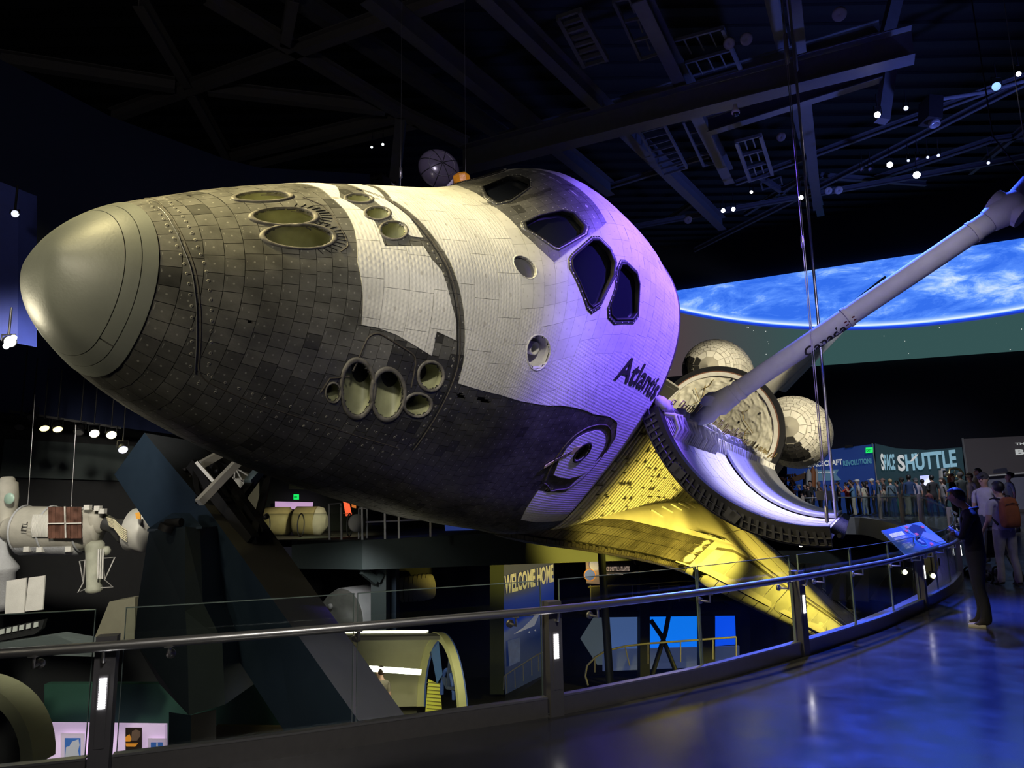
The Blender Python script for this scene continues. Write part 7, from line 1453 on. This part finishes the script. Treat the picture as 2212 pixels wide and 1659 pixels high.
# ================================================================ PEOPLE
MS={}
def cloth(n,c,r=.8): return mat('cloth_'+n,c,r,var=.12,scale=9,bump=.25,bscale=22)
SKIN={'light':mat('skin_light',(.50,.30,.22),.55),'tan':mat('skin_tan',(.34,.19,.13),.55),'dark':mat('skin_dark',(.10,.055,.04),.5)}
HAIR={'black':mat('hair_black',(.010,.009,.009),.5),'brown':mat('hair_brown',(.05,.028,.018),.6),'blond':mat('hair_blond',(.36,.26,.13),.6),'red':mat('hair_red',(.20,.06,.025),.6),'grey':mat('hair_grey',(.25,.24,.23),.7)}
def bodymesh(pose,fem=False,fing=False,key=None,lean=0.,head=(0,0),bulk=1.):
    """skin-modifier figure, 1.75 m, facing -Y; returns mesh with slots skin, shirt, trousers, shoes"""
    P={};R={};E=[];K={}
    def j(n,p,r,par=None,k='shirt'):
        r=r if isinstance(r,tuple) else (r,r)
        if k in('shirt','trousers'): r=(r[0]*bulk,r[1]*bulk)
        P[n]=V(p);R[n]=r;K[n]=k
        if par:E.append((par,n,k))
    hw=.165 if not fem else .145
    j('pelvis',(0,0,.94),(.145,.115));j('waist',(0,-.005,1.08),(.135 if not fem else .115,.10),'pelvis');j('chest',(0,-.01,1.26),(.155 if not fem else .135,.115),'waist');j('upper',(0,.005,1.40),(.115,.085),'chest');j('neck',(0,.005,1.49),.052,'upper','skin')
    hy,ht=head;hd=lambda x,y,z:(x+ht*(z-1.49),y+hy*(z-1.49)-.0,z)
    j('jaw',hd(0,-.03,1.565),(.058,.062),'neck','skin');j('face',hd(0,-.022,1.63),(.072,.085),'jaw','skin');j('crown',hd(0,-.005,1.695),(.066,.078),'face','skin');j('nose',hd(0,-.125,1.618),.012,'face','skin')
    for s in(-1,1): j('ear%d'%s,hd(s*.088,.0,1.63),(.010,.016),'face','skin')
    for s in(-1,1):
        S='%+d'%s;q=pose[s];sh=V((s*(hw+.03),.005,1.385));j('sh'+S,sh,.056,'upper');el=sh+V(q[0]);wr=el+V(q[1]);mid=sh.lerp(el,.55);sl=q[2] if len(q)>2 else .6
        j('ua'+S,mid,.047,'sh'+S,'shirt');j('el'+S,el,.040,'ua'+S,'shirt' if sl>.9 else 'skin');fm=el.lerp(wr,.4);j('fa'+S,fm,.036,'el'+S,'shirt' if sl>.95 else 'skin');j('wr'+S,wr,.024,'fa'+S,'shirt' if sl>.97 else 'skin')
        d=(wr-el).normalized();side=V((1,0,0))*-s;side=(side-d*side.dot(d)).normalized() if abs(d.x)<.95 else V((0,-1,0));n=d.cross(side)
        j('palm'+S,wr+d*.055,(.026,.020),'wr'+S,'skin')
        if fing:
            for i,(o,L_) in enumerate(((-.03,.062),(-.010,.074),(.010,.070),(.029,.056))):
                b=wr+d*.10+n*o;j('f%d'%i+S,b,.0095,'palm'+S,'skin');j('g%d'%i+S,b+d*L_*.5+side*.008,.0085,'f%d'%i+S,'skin');j('h%d'%i+S,b+d*L_*.85+side*.028,.007,'g%d'%i+S,'skin')
            j('t0'+S,wr+d*.05-n*.04+side*.01,.011,'palm'+S,'skin');j('t1'+S,wr+d*.085-n*.055+side*.025,.0085,'t0'+S,'skin')
        else: j('fing'+S,wr+d*.13+side*.012,(.020,.011),'palm'+S,'skin');j('thumb'+S,wr+d*.07-n*.035,.010,'palm'+S,'skin')
        l=q[3] if len(q)>3 else 0.;j('hip'+S,(s*.088,0,.87),(.098,.10),'pelvis','trousers');j('th'+S,(s*.095,l*.25-.01,.68),.082,'hip'+S,'trousers');j('kn'+S,(s*.10,l*.5-.02,.49),.058,'th'+S,'trousers');j('ca'+S,(s*.105,l*.8+.01,.32),.055,'kn'+S,'trousers');j('an'+S,(s*.11,l+.02,.10),.048,'ca'+S,'trousers')
        j('heel'+S,(s*.11,l+.045,.045),.034,'an'+S,'shoes');j('ball'+S,(s*.12,l-.10,.036),(.042,.028),'an'+S,'shoes');j('toe'+S,(s*.125,l-.155,.03),(.032,.02),'ball'+S,'shoes')
    names=list(P);ix={n:i for i,n in enumerate(names)};me=bpy.data.meshes.new('body')
    def bend(p): p=p.copy();k=max(0,p.z-.95);p.y-=lean*k*k*1.2;return p
    me.from_pydata([bend(P[n]) for n in names],[(ix[a],ix[b]) for a,b,_ in E],[]);ob=bpy.data.objects.new('body',me);C.objects.link(ob)
    ob.modifiers.new('s','SKIN').use_smooth_shade=True;sv=me.skin_vertices[0].data
    for n in names: sv[ix[n]].radius=R[n];sv[ix[n]].use_root=(n=='pelvis')
    ss=ob.modifiers.new('u','SUBSURF');ss.levels=2 if fing else 1;ss.render_levels=2 if fing else 1
    dg=bpy.context.evaluated_depsgraph_get();dg.update();m2=bpy.data.meshes.new_from_object(ob.evaluated_get(dg));bpy.data.objects.remove(ob)
    order=['skin','shirt','trousers','shoes'];m2.materials.clear()
    for k in order: m2.materials.append(SKIN['light'])
    A_=np.array([bend(P[a]) for a,b,_ in E]);B_=np.array([bend(P[b]) for a,b,_ in E]);KK=[order.index(K[b]) if K[b]!='shirt' or K[a]!='skin' else 0 for a,b,_ in E];RR=np.array([(R[a][0]+R[b][0])/2 for a,b,_ in E])
    cs=np.array([p.center for p in m2.polygons]);D_=B_-A_;dl=(D_**2).sum(1);best=[]
    for i,c in enumerate(cs):
        t=np.clip(((c-A_)*D_).sum(1)/dl,0,1);q=np.linalg.norm(c-(A_+D_*t[:,None]),axis=1)/RR;k=KK[int(q.argmin())]
        if k==1 and c[2]<.93: k=2
        if k==2 and c[2]>.95 : k=1
        best.append(k)
    m2.polygons.foreach_set('material_index',best);m2.polygons.foreach_set('use_smooth',[True]*len(best));m2.update();m2['headc']=list(hd(0,-.01,1.655));return m2
dn=lambda s,sl=.6,l=0:((s*.05,.02,-.29),(s*.0,-.06,-.25),sl,l)
POSES={'relaxed':{-1:dn(-1,.6,.02),1:dn(1,.6,-.04)},'long':{-1:dn(-1,1,-.05),1:dn(1,1,.03)},
'photo':{-1:((-.06,-.20,-.16),(.10,-.14,.24),.6,.03),1:((.06,-.20,-.16),(-.10,-.14,.24),.6,-.02)},
'phone':{-1:((-.03,-.06,-.28),(.12,-.20,.06),.6,-.03),1:((.03,.02,-.29),(.0,-.08,-.24),.6,.04)},
'folded':{-1:((-.05,-.12,-.26),(.28,-.06,.03),1,-.02),1:((.05,-.12,-.26),(-.26,-.11,.08),1,.03)},
'push':{-1:((-.06,.0,-.29),(.03,-.19,-.16),.6,.05),1:((.06,.0,-.29),(-.03,-.19,-.16),.6,-.06)}}
BM={}
def person(x,y,rz,label,shirt,trous,skin='light',hair='brown',style='short',pose='relaxed',fem=False,h=1.75,shoes=(.03,.03,.03),fing=False,lean=.0,head=(-.12,0),z=None,extra=None,group=None,bulk=1.04):
    k=(pose,fem,fing,lean,head,bulk)
    if k not in BM: BM[k]=bodymesh(POSES[pose],fem,fing,None,lean,head,bulk)
    me=BM[k];o=empty('person',(x,y,gz(y) if z is None else z),rz);tag(o,label,'person',group);s=h/1.75;o.scale=(s,s,s)
    b=bpy.data.objects.new('body',me);C.objects.link(b);b.parent=o
    for i,m in enumerate((SKIN[skin],cloth('%d_%d_%d'%tuple(int(c*200) for c in shirt),shirt),cloth('%d_%d_%d'%tuple(int(c*200) for c in trous),trous),cloth('%d_%d_%d'%tuple(int(c*200) for c in shoes),shoes,.6))): b.material_slots[i].link='OBJECT';b.material_slots[i].material=m
    hc=V(me['headc']);hc.y-=lean*(.7**2)*1.2
    def cap(name,m,rx,ry,rz_,dz,cut,bk=0.,seg=16):
        mb=MB();n=seg;vs=[]
        for i in range(8):
            th=i/7*PI*.56
            for q in range(n):
                a=2*PI*q/n;fr=math.sin(a)<0;t=th*(1.0 if not fr else (.62 if cut else 1)) ;t=t if fr else t*(1+bk)
                vs.append((hc.x+rx*math.sin(t)*math.cos(a),hc.y+.012+ry*math.sin(t)*math.sin(a),hc.z+dz+rz_*math.cos(t)))
        mb.add(vs,[(i*n+q,i*n+(q+1)%n,(i+1)*n+(q+1)%n,(i+1)*n+q) for i in range(7) for q in range(n)],0,True);return mb.build(name,m,o)
    if style!='bald': 
        cap('hair',HAIR[hair],.094,.113,.105,.012,True,.35 if style!='long' else .5)
        if style=='long': mb=MB();mb.tube([hc+V((0,.05,.04)),hc+V((0,.085,-.06)),hc+V((0,.085,-.16)),hc+V((0,.075,-.24))],[.075,.088,.08,.04],12);mb.build('long_hair',HAIR[hair],o)
        if style=='bun': mb=MB();mb.lathe([(0,-.04),(.04,-.02),(.045,.01),(0,.045)],hc+V((0,.11,.05)),(0,1,.3),10);mb.build('hair_bun',HAIR[hair],o)
    if extra and extra[0]=='cap':
        m=cloth('hat_%d'%int(extra[1][0]*100),extra[1]);cap('cap_crown',m,.102,.120,.112,.022,False,-.15);mb=MB();mb.lathe([(0,0),(.075,0),(.08,.006),(0,.012)],hc+V((0,-.135,.055)),(0,-.15,1),16);mb.build('cap_brim',m,o)
    if extra and extra[0]=='hat': m=cloth('straw',(.5,.42,.28));cap('hat_crown',m,.100,.115,.118,.022,False,-.2);mb=MB();mb.lathe([(.09,0),(.17,-.008),(.17,.0),(.09,.01)],hc+V((0,0,.05)),(0,0,1),24);mb.build('hat_brim',m,o);mb=MB();mb.lathe([(.103,0),(.105,.03)],hc+V((0,.01,.055)),(0,0,1),24);mb.build('hat_band',M_black,o)
    if extra and extra[0]=='strap':
        mb=MB();mb.tube([V((.10,-.13,1.36)),V((0,-.155,1.22)),V((-.14,-.1,1.02)),V((-.16,.02,.98)),V((-.1,.11,1.1)),V((.06,.11,1.34)),V((.11,.02,1.46)),V((.10,-.13,1.36))],.014,6);mb.build('bag_strap',M_black,o)
    if fing:
        for sx in(-1,1): mb=MB();mb.lathe([(0,-.008),(.008,-.004),(.009,.003),(0,.009)],hc+V((sx*.03,-.098,-.015)),(0,-1,0),8);mb.build('eye',M_black,o)
    return o
LF=-PI/2   # facing -X : rotation about z that turns -Y into -X
def pf(px_,yw,rz,label,*a,**k):
    yw=35.4+max(0,yw-31.5)*.8 if (yw>28 and px_<1900) else yw*1.08 if yw>20 else yw
    rz-=.45 if yw>18 else 0
    """px_: where the feet stand as seen along the sight line at depth yw"""
    x=(px_-1106)/FP*yw*(1.0-.0);x=float(at(px_,1100,yw)[0]);return person(x,yw,rz,label,*a,**k)
DK=(.02,.02,.025);JN=(.06,.09,.16);KH=(.28,.25,.20);WH=(.62,.6,.58);GY=(.16,.17,.18)
Rn=lambda: rnd.uniform(-.35,.35)
pf(1731,36.,LF+.5,'visitor in blue black clothes beside the copper engine, partly hidden',(.05,.08,.2),DK,hair='black',h=1.62,extra=('cap',(.25,.24,.2)))
pf(1743,35.,LF+.9,'dark-haired woman in black reading a phone before the rocket model',DK,DK,hair='black',style='long',pose='phone',fem=True,h=1.66)
pf(1755,35.5,LF+1.2,'bearded man in a dark tee behind the dark lectern',(.03,.035,.04),DK,hair='black',h=1.82)
pf(1750,33.5,LF+1.0,'short dark-haired visitor in black in front of the bearded man',DK,GY,hair='brown',h=1.55,pose='phone')
pf(1774,38.,LF+.6,'man with cap and glasses in a brown shirt above the lectern',(.20,.12,.10),DK,skin='tan',hair='grey',h=1.78,extra=('cap',(.35,.22,.18)))
pf(1787,34.,LF+.2,'two-handed photographer in black left of the suspension rod',DK,DK,hair='black',pose='photo',h=1.6)
pf(1800,35.,LF+.2,'dark-haired woman in pale blouse right behind the lectern',(.4,.4,.45),DK,hair='black',fem=True,h=1.58,style='bun')
pf(1815,34.,LF,'tall man in black beside the thick suspension rod',DK,DK,skin='tan',hair='black',h=1.74)
pf(1833,32.5,LF-.3,'woman in a red-orange shirt holding up a phone',(.65,.06,.04),DK,skin='tan',hair='black',pose='photo',fem=True,h=1.66)
pf(1846,31.5,LF-.1,'woman in a sky blue tee and white trousers taking a picture',(.12,.26,.42),(.5,.47,.38),hair='brown',pose='photo',fem=True,h=1.66,style='bun')
pf(1842,34.5,LF+.2,'man in dark shirt behind the woman in sky blue',DK,DK,hair='brown',h=1.8)
pf(1858,33.,LF,'man in white cap and black backpack straps, white sleeves',(.55,.54,.52),DK,hair='grey',h=1.80,extra=('cap',(.75,.74,.72)))
pf(1870,31.,LF-.5,'woman in a cream cardigan and light jeans seen from behind',(.60,.56,.42),(.20,.25,.28),hair='black',fem=True,h=1.66,style='long',pose='relaxed',extra=('strap',))
pf(1877,34.,LF-.2,'visitor in a plum grey top between cream cardigan and blue tee',(.16,.11,.16),DK,hair='brown',h=1.72)
pf(1890,33.,LF+.1,'man in white cap and royal blue tee',(.015,.06,.30),DK,hair='grey',h=1.82,extra=('cap',(.78,.78,.76)))
pf(1904,32.,LF+.2,'bald man in a slate blue sleeveless top',(.10,.16,.24),(.15,.16,.17),style='bald',h=1.78)
pf(1914,35.,LF+.3,'man with orange-brown cap turned to the screen',(.06,.05,.05),DK,hair='brown',h=1.84,extra=('cap',(.35,.14,.05)))
pf(1913,31.,LF-.6,'child-sized visitor in a khaki top holding papers',(.3,.27,.2),GY,hair='brown',h=1.40)
pf(1929,30.,LF-1.2,'blond woman in a grey-blue jacket with crossbody strap, back turned',(.10,.15,.19),(.04,.06,.09),hair='blond',fem=True,h=1.72,style='short',pose='long',extra=('strap',))
pf(1943,33.,LF-.2,'visitor in dark top holding a white leaflet',(.03,.03,.05),(.05,.3,.26),hair='black',h=1.68,pose='phone')
pf(1955,31.,LF-.4,'man in black cap and black tee left of the navy jacket',DK,DK,skin='dark',hair='black',h=1.78,extra=('cap',(.03,.03,.03)))
pf(1970,29.,LF-1.3,'broad man in a navy denim jacket with his back turned',(.012,.035,.11),(.10,.11,.12),skin='dark',hair='black',h=1.86,pose='long')
pf(1985,30.,LF-1.0,'man in a lavender shirt and dark cap below the monitor',(.40,.36,.46),DK,hair='grey',h=1.72,extra=('cap',(.07,.07,.08)))
pf(1999,31.,LF-1.5,'dark silhouetted visitor in front of the lit monitor',DK,DK,skin='dark',hair='black',h=1.70,fem=True)
pf(2010,26.5,LF-.8,'small child in a pink top by the platform glass',(.42,.16,.17),(.3,.27,.24),hair='black',h=1.22)
pf(2020,28.,LF-1.1,'man in a black tee left of the engine stand',DK,DK,skin='tan',hair='black',h=1.80)
pf(2042,27.,LF+.4,'grey-haired person in a patterned grey top behind the engine stand',(.26,.25,.27),(.12,.12,.14),hair='brown',h=1.66,fem=True,style='long')
pf(2063,23.,LF+PI-.4,'red-haired woman in a black tee looking right',(.015,.015,.025),(.05,.05,.07),hair='red',fem=True,h=1.70,style='long')
pf(2083,26.,LF-1.2,'man in a sage grey shirt with his back turned',(.20,.24,.23),(.08,.09,.1),hair='grey',h=1.84)
pf(2104,21.,LF+.5,'woman in a straw hat and white blouse',(.52,.48,.50),(.1,.12,.2),hair='brown',fem=True,h=1.64,extra=('hat',))
pf(2119,22.,LF+.2,'man in an olive tan shirt looking up behind the straw hat',(.22,.19,.12),DK,hair='black',h=1.84,head=(.25,0))
pf(2186,20.,LF+.3,'woman in a pale sweater with dark bun at the counter',(.34,.40,.42),(.03,.03,.08),skin='light',hair='black',fem=True,h=1.66,style='bun',pose='phone',head=(.3,0))
# near figures
pA=pf(2096,9.35,LF-.60,'man in a black jacket with folded arms, dark jeans and deck shoes, looking down',(.006,.006,.008),(.032,.035,.03),skin='tan',hair='black',pose='folded',h=1.72,bulk=1.2,fing=True,lean=.10,head=(-.55,0),shoes=(.04,.035,.03))
mb=MB();mb.tube([V((-.085,-.02,1.47)),V((0,-.075,1.455)),V((.085,-.02,1.47)),V((0,.075,1.50)),V((-.085,-.02,1.47))],.024,8);mb.build('jacket_collar',cloth('collar',(.012,.012,.014)),pA)
for s in(-1,1): mb=MB();mb.tube([V((s*.11,.02,.012+.0)),V((s*.118,-.09,.012)),V((s*.123,-.165,.012))],[.045,.048,.034],10);mb.build('shoe_sole',M_whs,pA)
pB=pf(2163,12.9,LF-1.55,'man in a white tee and light trousers wearing the rust backpack',(.55,.52,.55),(.30,.28,.27),skin='light',hair='black',pose='push',h=1.82,bulk=1.14,fing=True,shoes=(.06,.05,.05))
pC=pf(2133,15.2,LF+.6,'man in a dark cap and white shirt behind the backpack wearer',(.50,.48,.54),(.05,.06,.10),skin='light',hair='grey',pose='relaxed',h=1.86,bulk=1.15,fing=True,extra=('cap',(.05,.05,.06)))
# rust backpack
bp=empty('backpack',pB.location+V((-.0,0,0)),pB.rotation_euler[2]);tag(bp,'rust brown backpack with black straps worn by the man in white','backpack');bp.scale=(1.04,)*3
mb=MB();n=20;vs=[]
for (z,rx,ry) in((.98,.10,.05),(1.0,.135,.085),(1.10,.145,.105),(1.25,.145,.10),(1.38,.135,.085),(1.46,.11,.06),(1.49,.06,.03)):
    for q in range(n):
        a=2*PI*q/n;c,s=math.cos(a),math.sin(a);vs.append((rx*math.copysign(abs(c)**.55,c),.185+ry*math.copysign(abs(s)**.6,s),z))
mb.add(vs,[(i*n+q,i*n+(q+1)%n,(i+1)*n+(q+1)%n,(i+1)*n+q) for i in range(6) for q in range(n)]+[tuple(range(n))[::-1],tuple(range(6*n,7*n))],0,True);mb.build('pack_body',cloth('rust',(.30,.085,.025)),bp)
mb=MB();mb.tube([(-.05,.19,1.47),(-.03,.19,1.515),(.03,.19,1.515),(.05,.19,1.47)],.010,6);mb.build('grab_handle',M_black,bp)
for s in(-1,1): mb=MB();mb.tube([(s*.10,.14,1.45),(s*.12,.05,1.475),(s*.125,-.06,1.45),(s*.12,-.135,1.36),(s*.14,-.12,1.2),(s*.15,.08,1.03)],.020,6);mb.build('shoulder_strap',M_black,bp)
mb=MB();mb.tube([(-.11,.28,1.36),(0,.298,1.39),(.11,.28,1.36)],.006,5);mb.build('zip',M_black,bp)
# stroller pushed by the man in white
st=empty('stroller',pB.location+V((.18,.85,0)));tag(st,'black pushchair in front of the man in white','stroller')
f=pB.location;fx=V((.25,.45,0))
for s in(-.27,.27):
    b=V((f.x+s+.12,f.y+.35,gz(f.y)))
    mb=MB();mb.tube([b+V((0,-.05,1.02)),b+V((0,.1,.85)),b+V((0,.55,.15))],.014,6);child(mb,'frame_tube',M_blackm,st);mb=MB();mb.tube([b+V((0,.45,.80)),b+V((0,.0,.12))],.014,6);child(mb,'frame_tube',M_blackm,st)
    for yy_ in(.0,.58): mb=MB();mb.tube([b+V((0,yy_+.12*math.cos(a),.125+.12*math.sin(a))) for a in np.linspace(0,2*PI,20,endpoint=False)],.018,6,closed=True);w_=child(mb,'wheel',M_black,st);mb=MB();mb.lathe([(0,-.02),(.07,-.015),(.07,.015),(0,.02)],b+V((0,yy_,.125)),(1,0,0),14);child(mb,'hub',M_blackm,st)
b=V((f.x+.12,f.y+.35,gz(f.y)));mb=MB();mb.tube([b+V((-.27,-.05,1.02)),b+V((.27,-.05,1.02))],.016,6);child(mb,'push_handle',M_blackm,st)
mb=MB();mb.prism([b+V((-.2,.1,.5)),b+V((.2,.1,.5)),b+V((.2,.5,.42)),b+V((-.2,.5,.42))],(0,0,.06));mb.prism([b+V((-.2,.1,.5)),b+V((.2,.1,.5)),b+V((.2,-.02,.95)),b+V((-.2,-.02,.95))],(0,.05,0));child(mb,'seat',cloth('stroller',(.015,.015,.02)),st)
# visitor under the canopy below
person(float(at(846,1540,18.0)[0]),16.6,LF-.6,'visitor in a grey tee and black backpack under the cream canopy',(.22,.19,.14),DK,hair='brown',h=1.75,z=float(at(846,1540,17.8)[2])-.45)
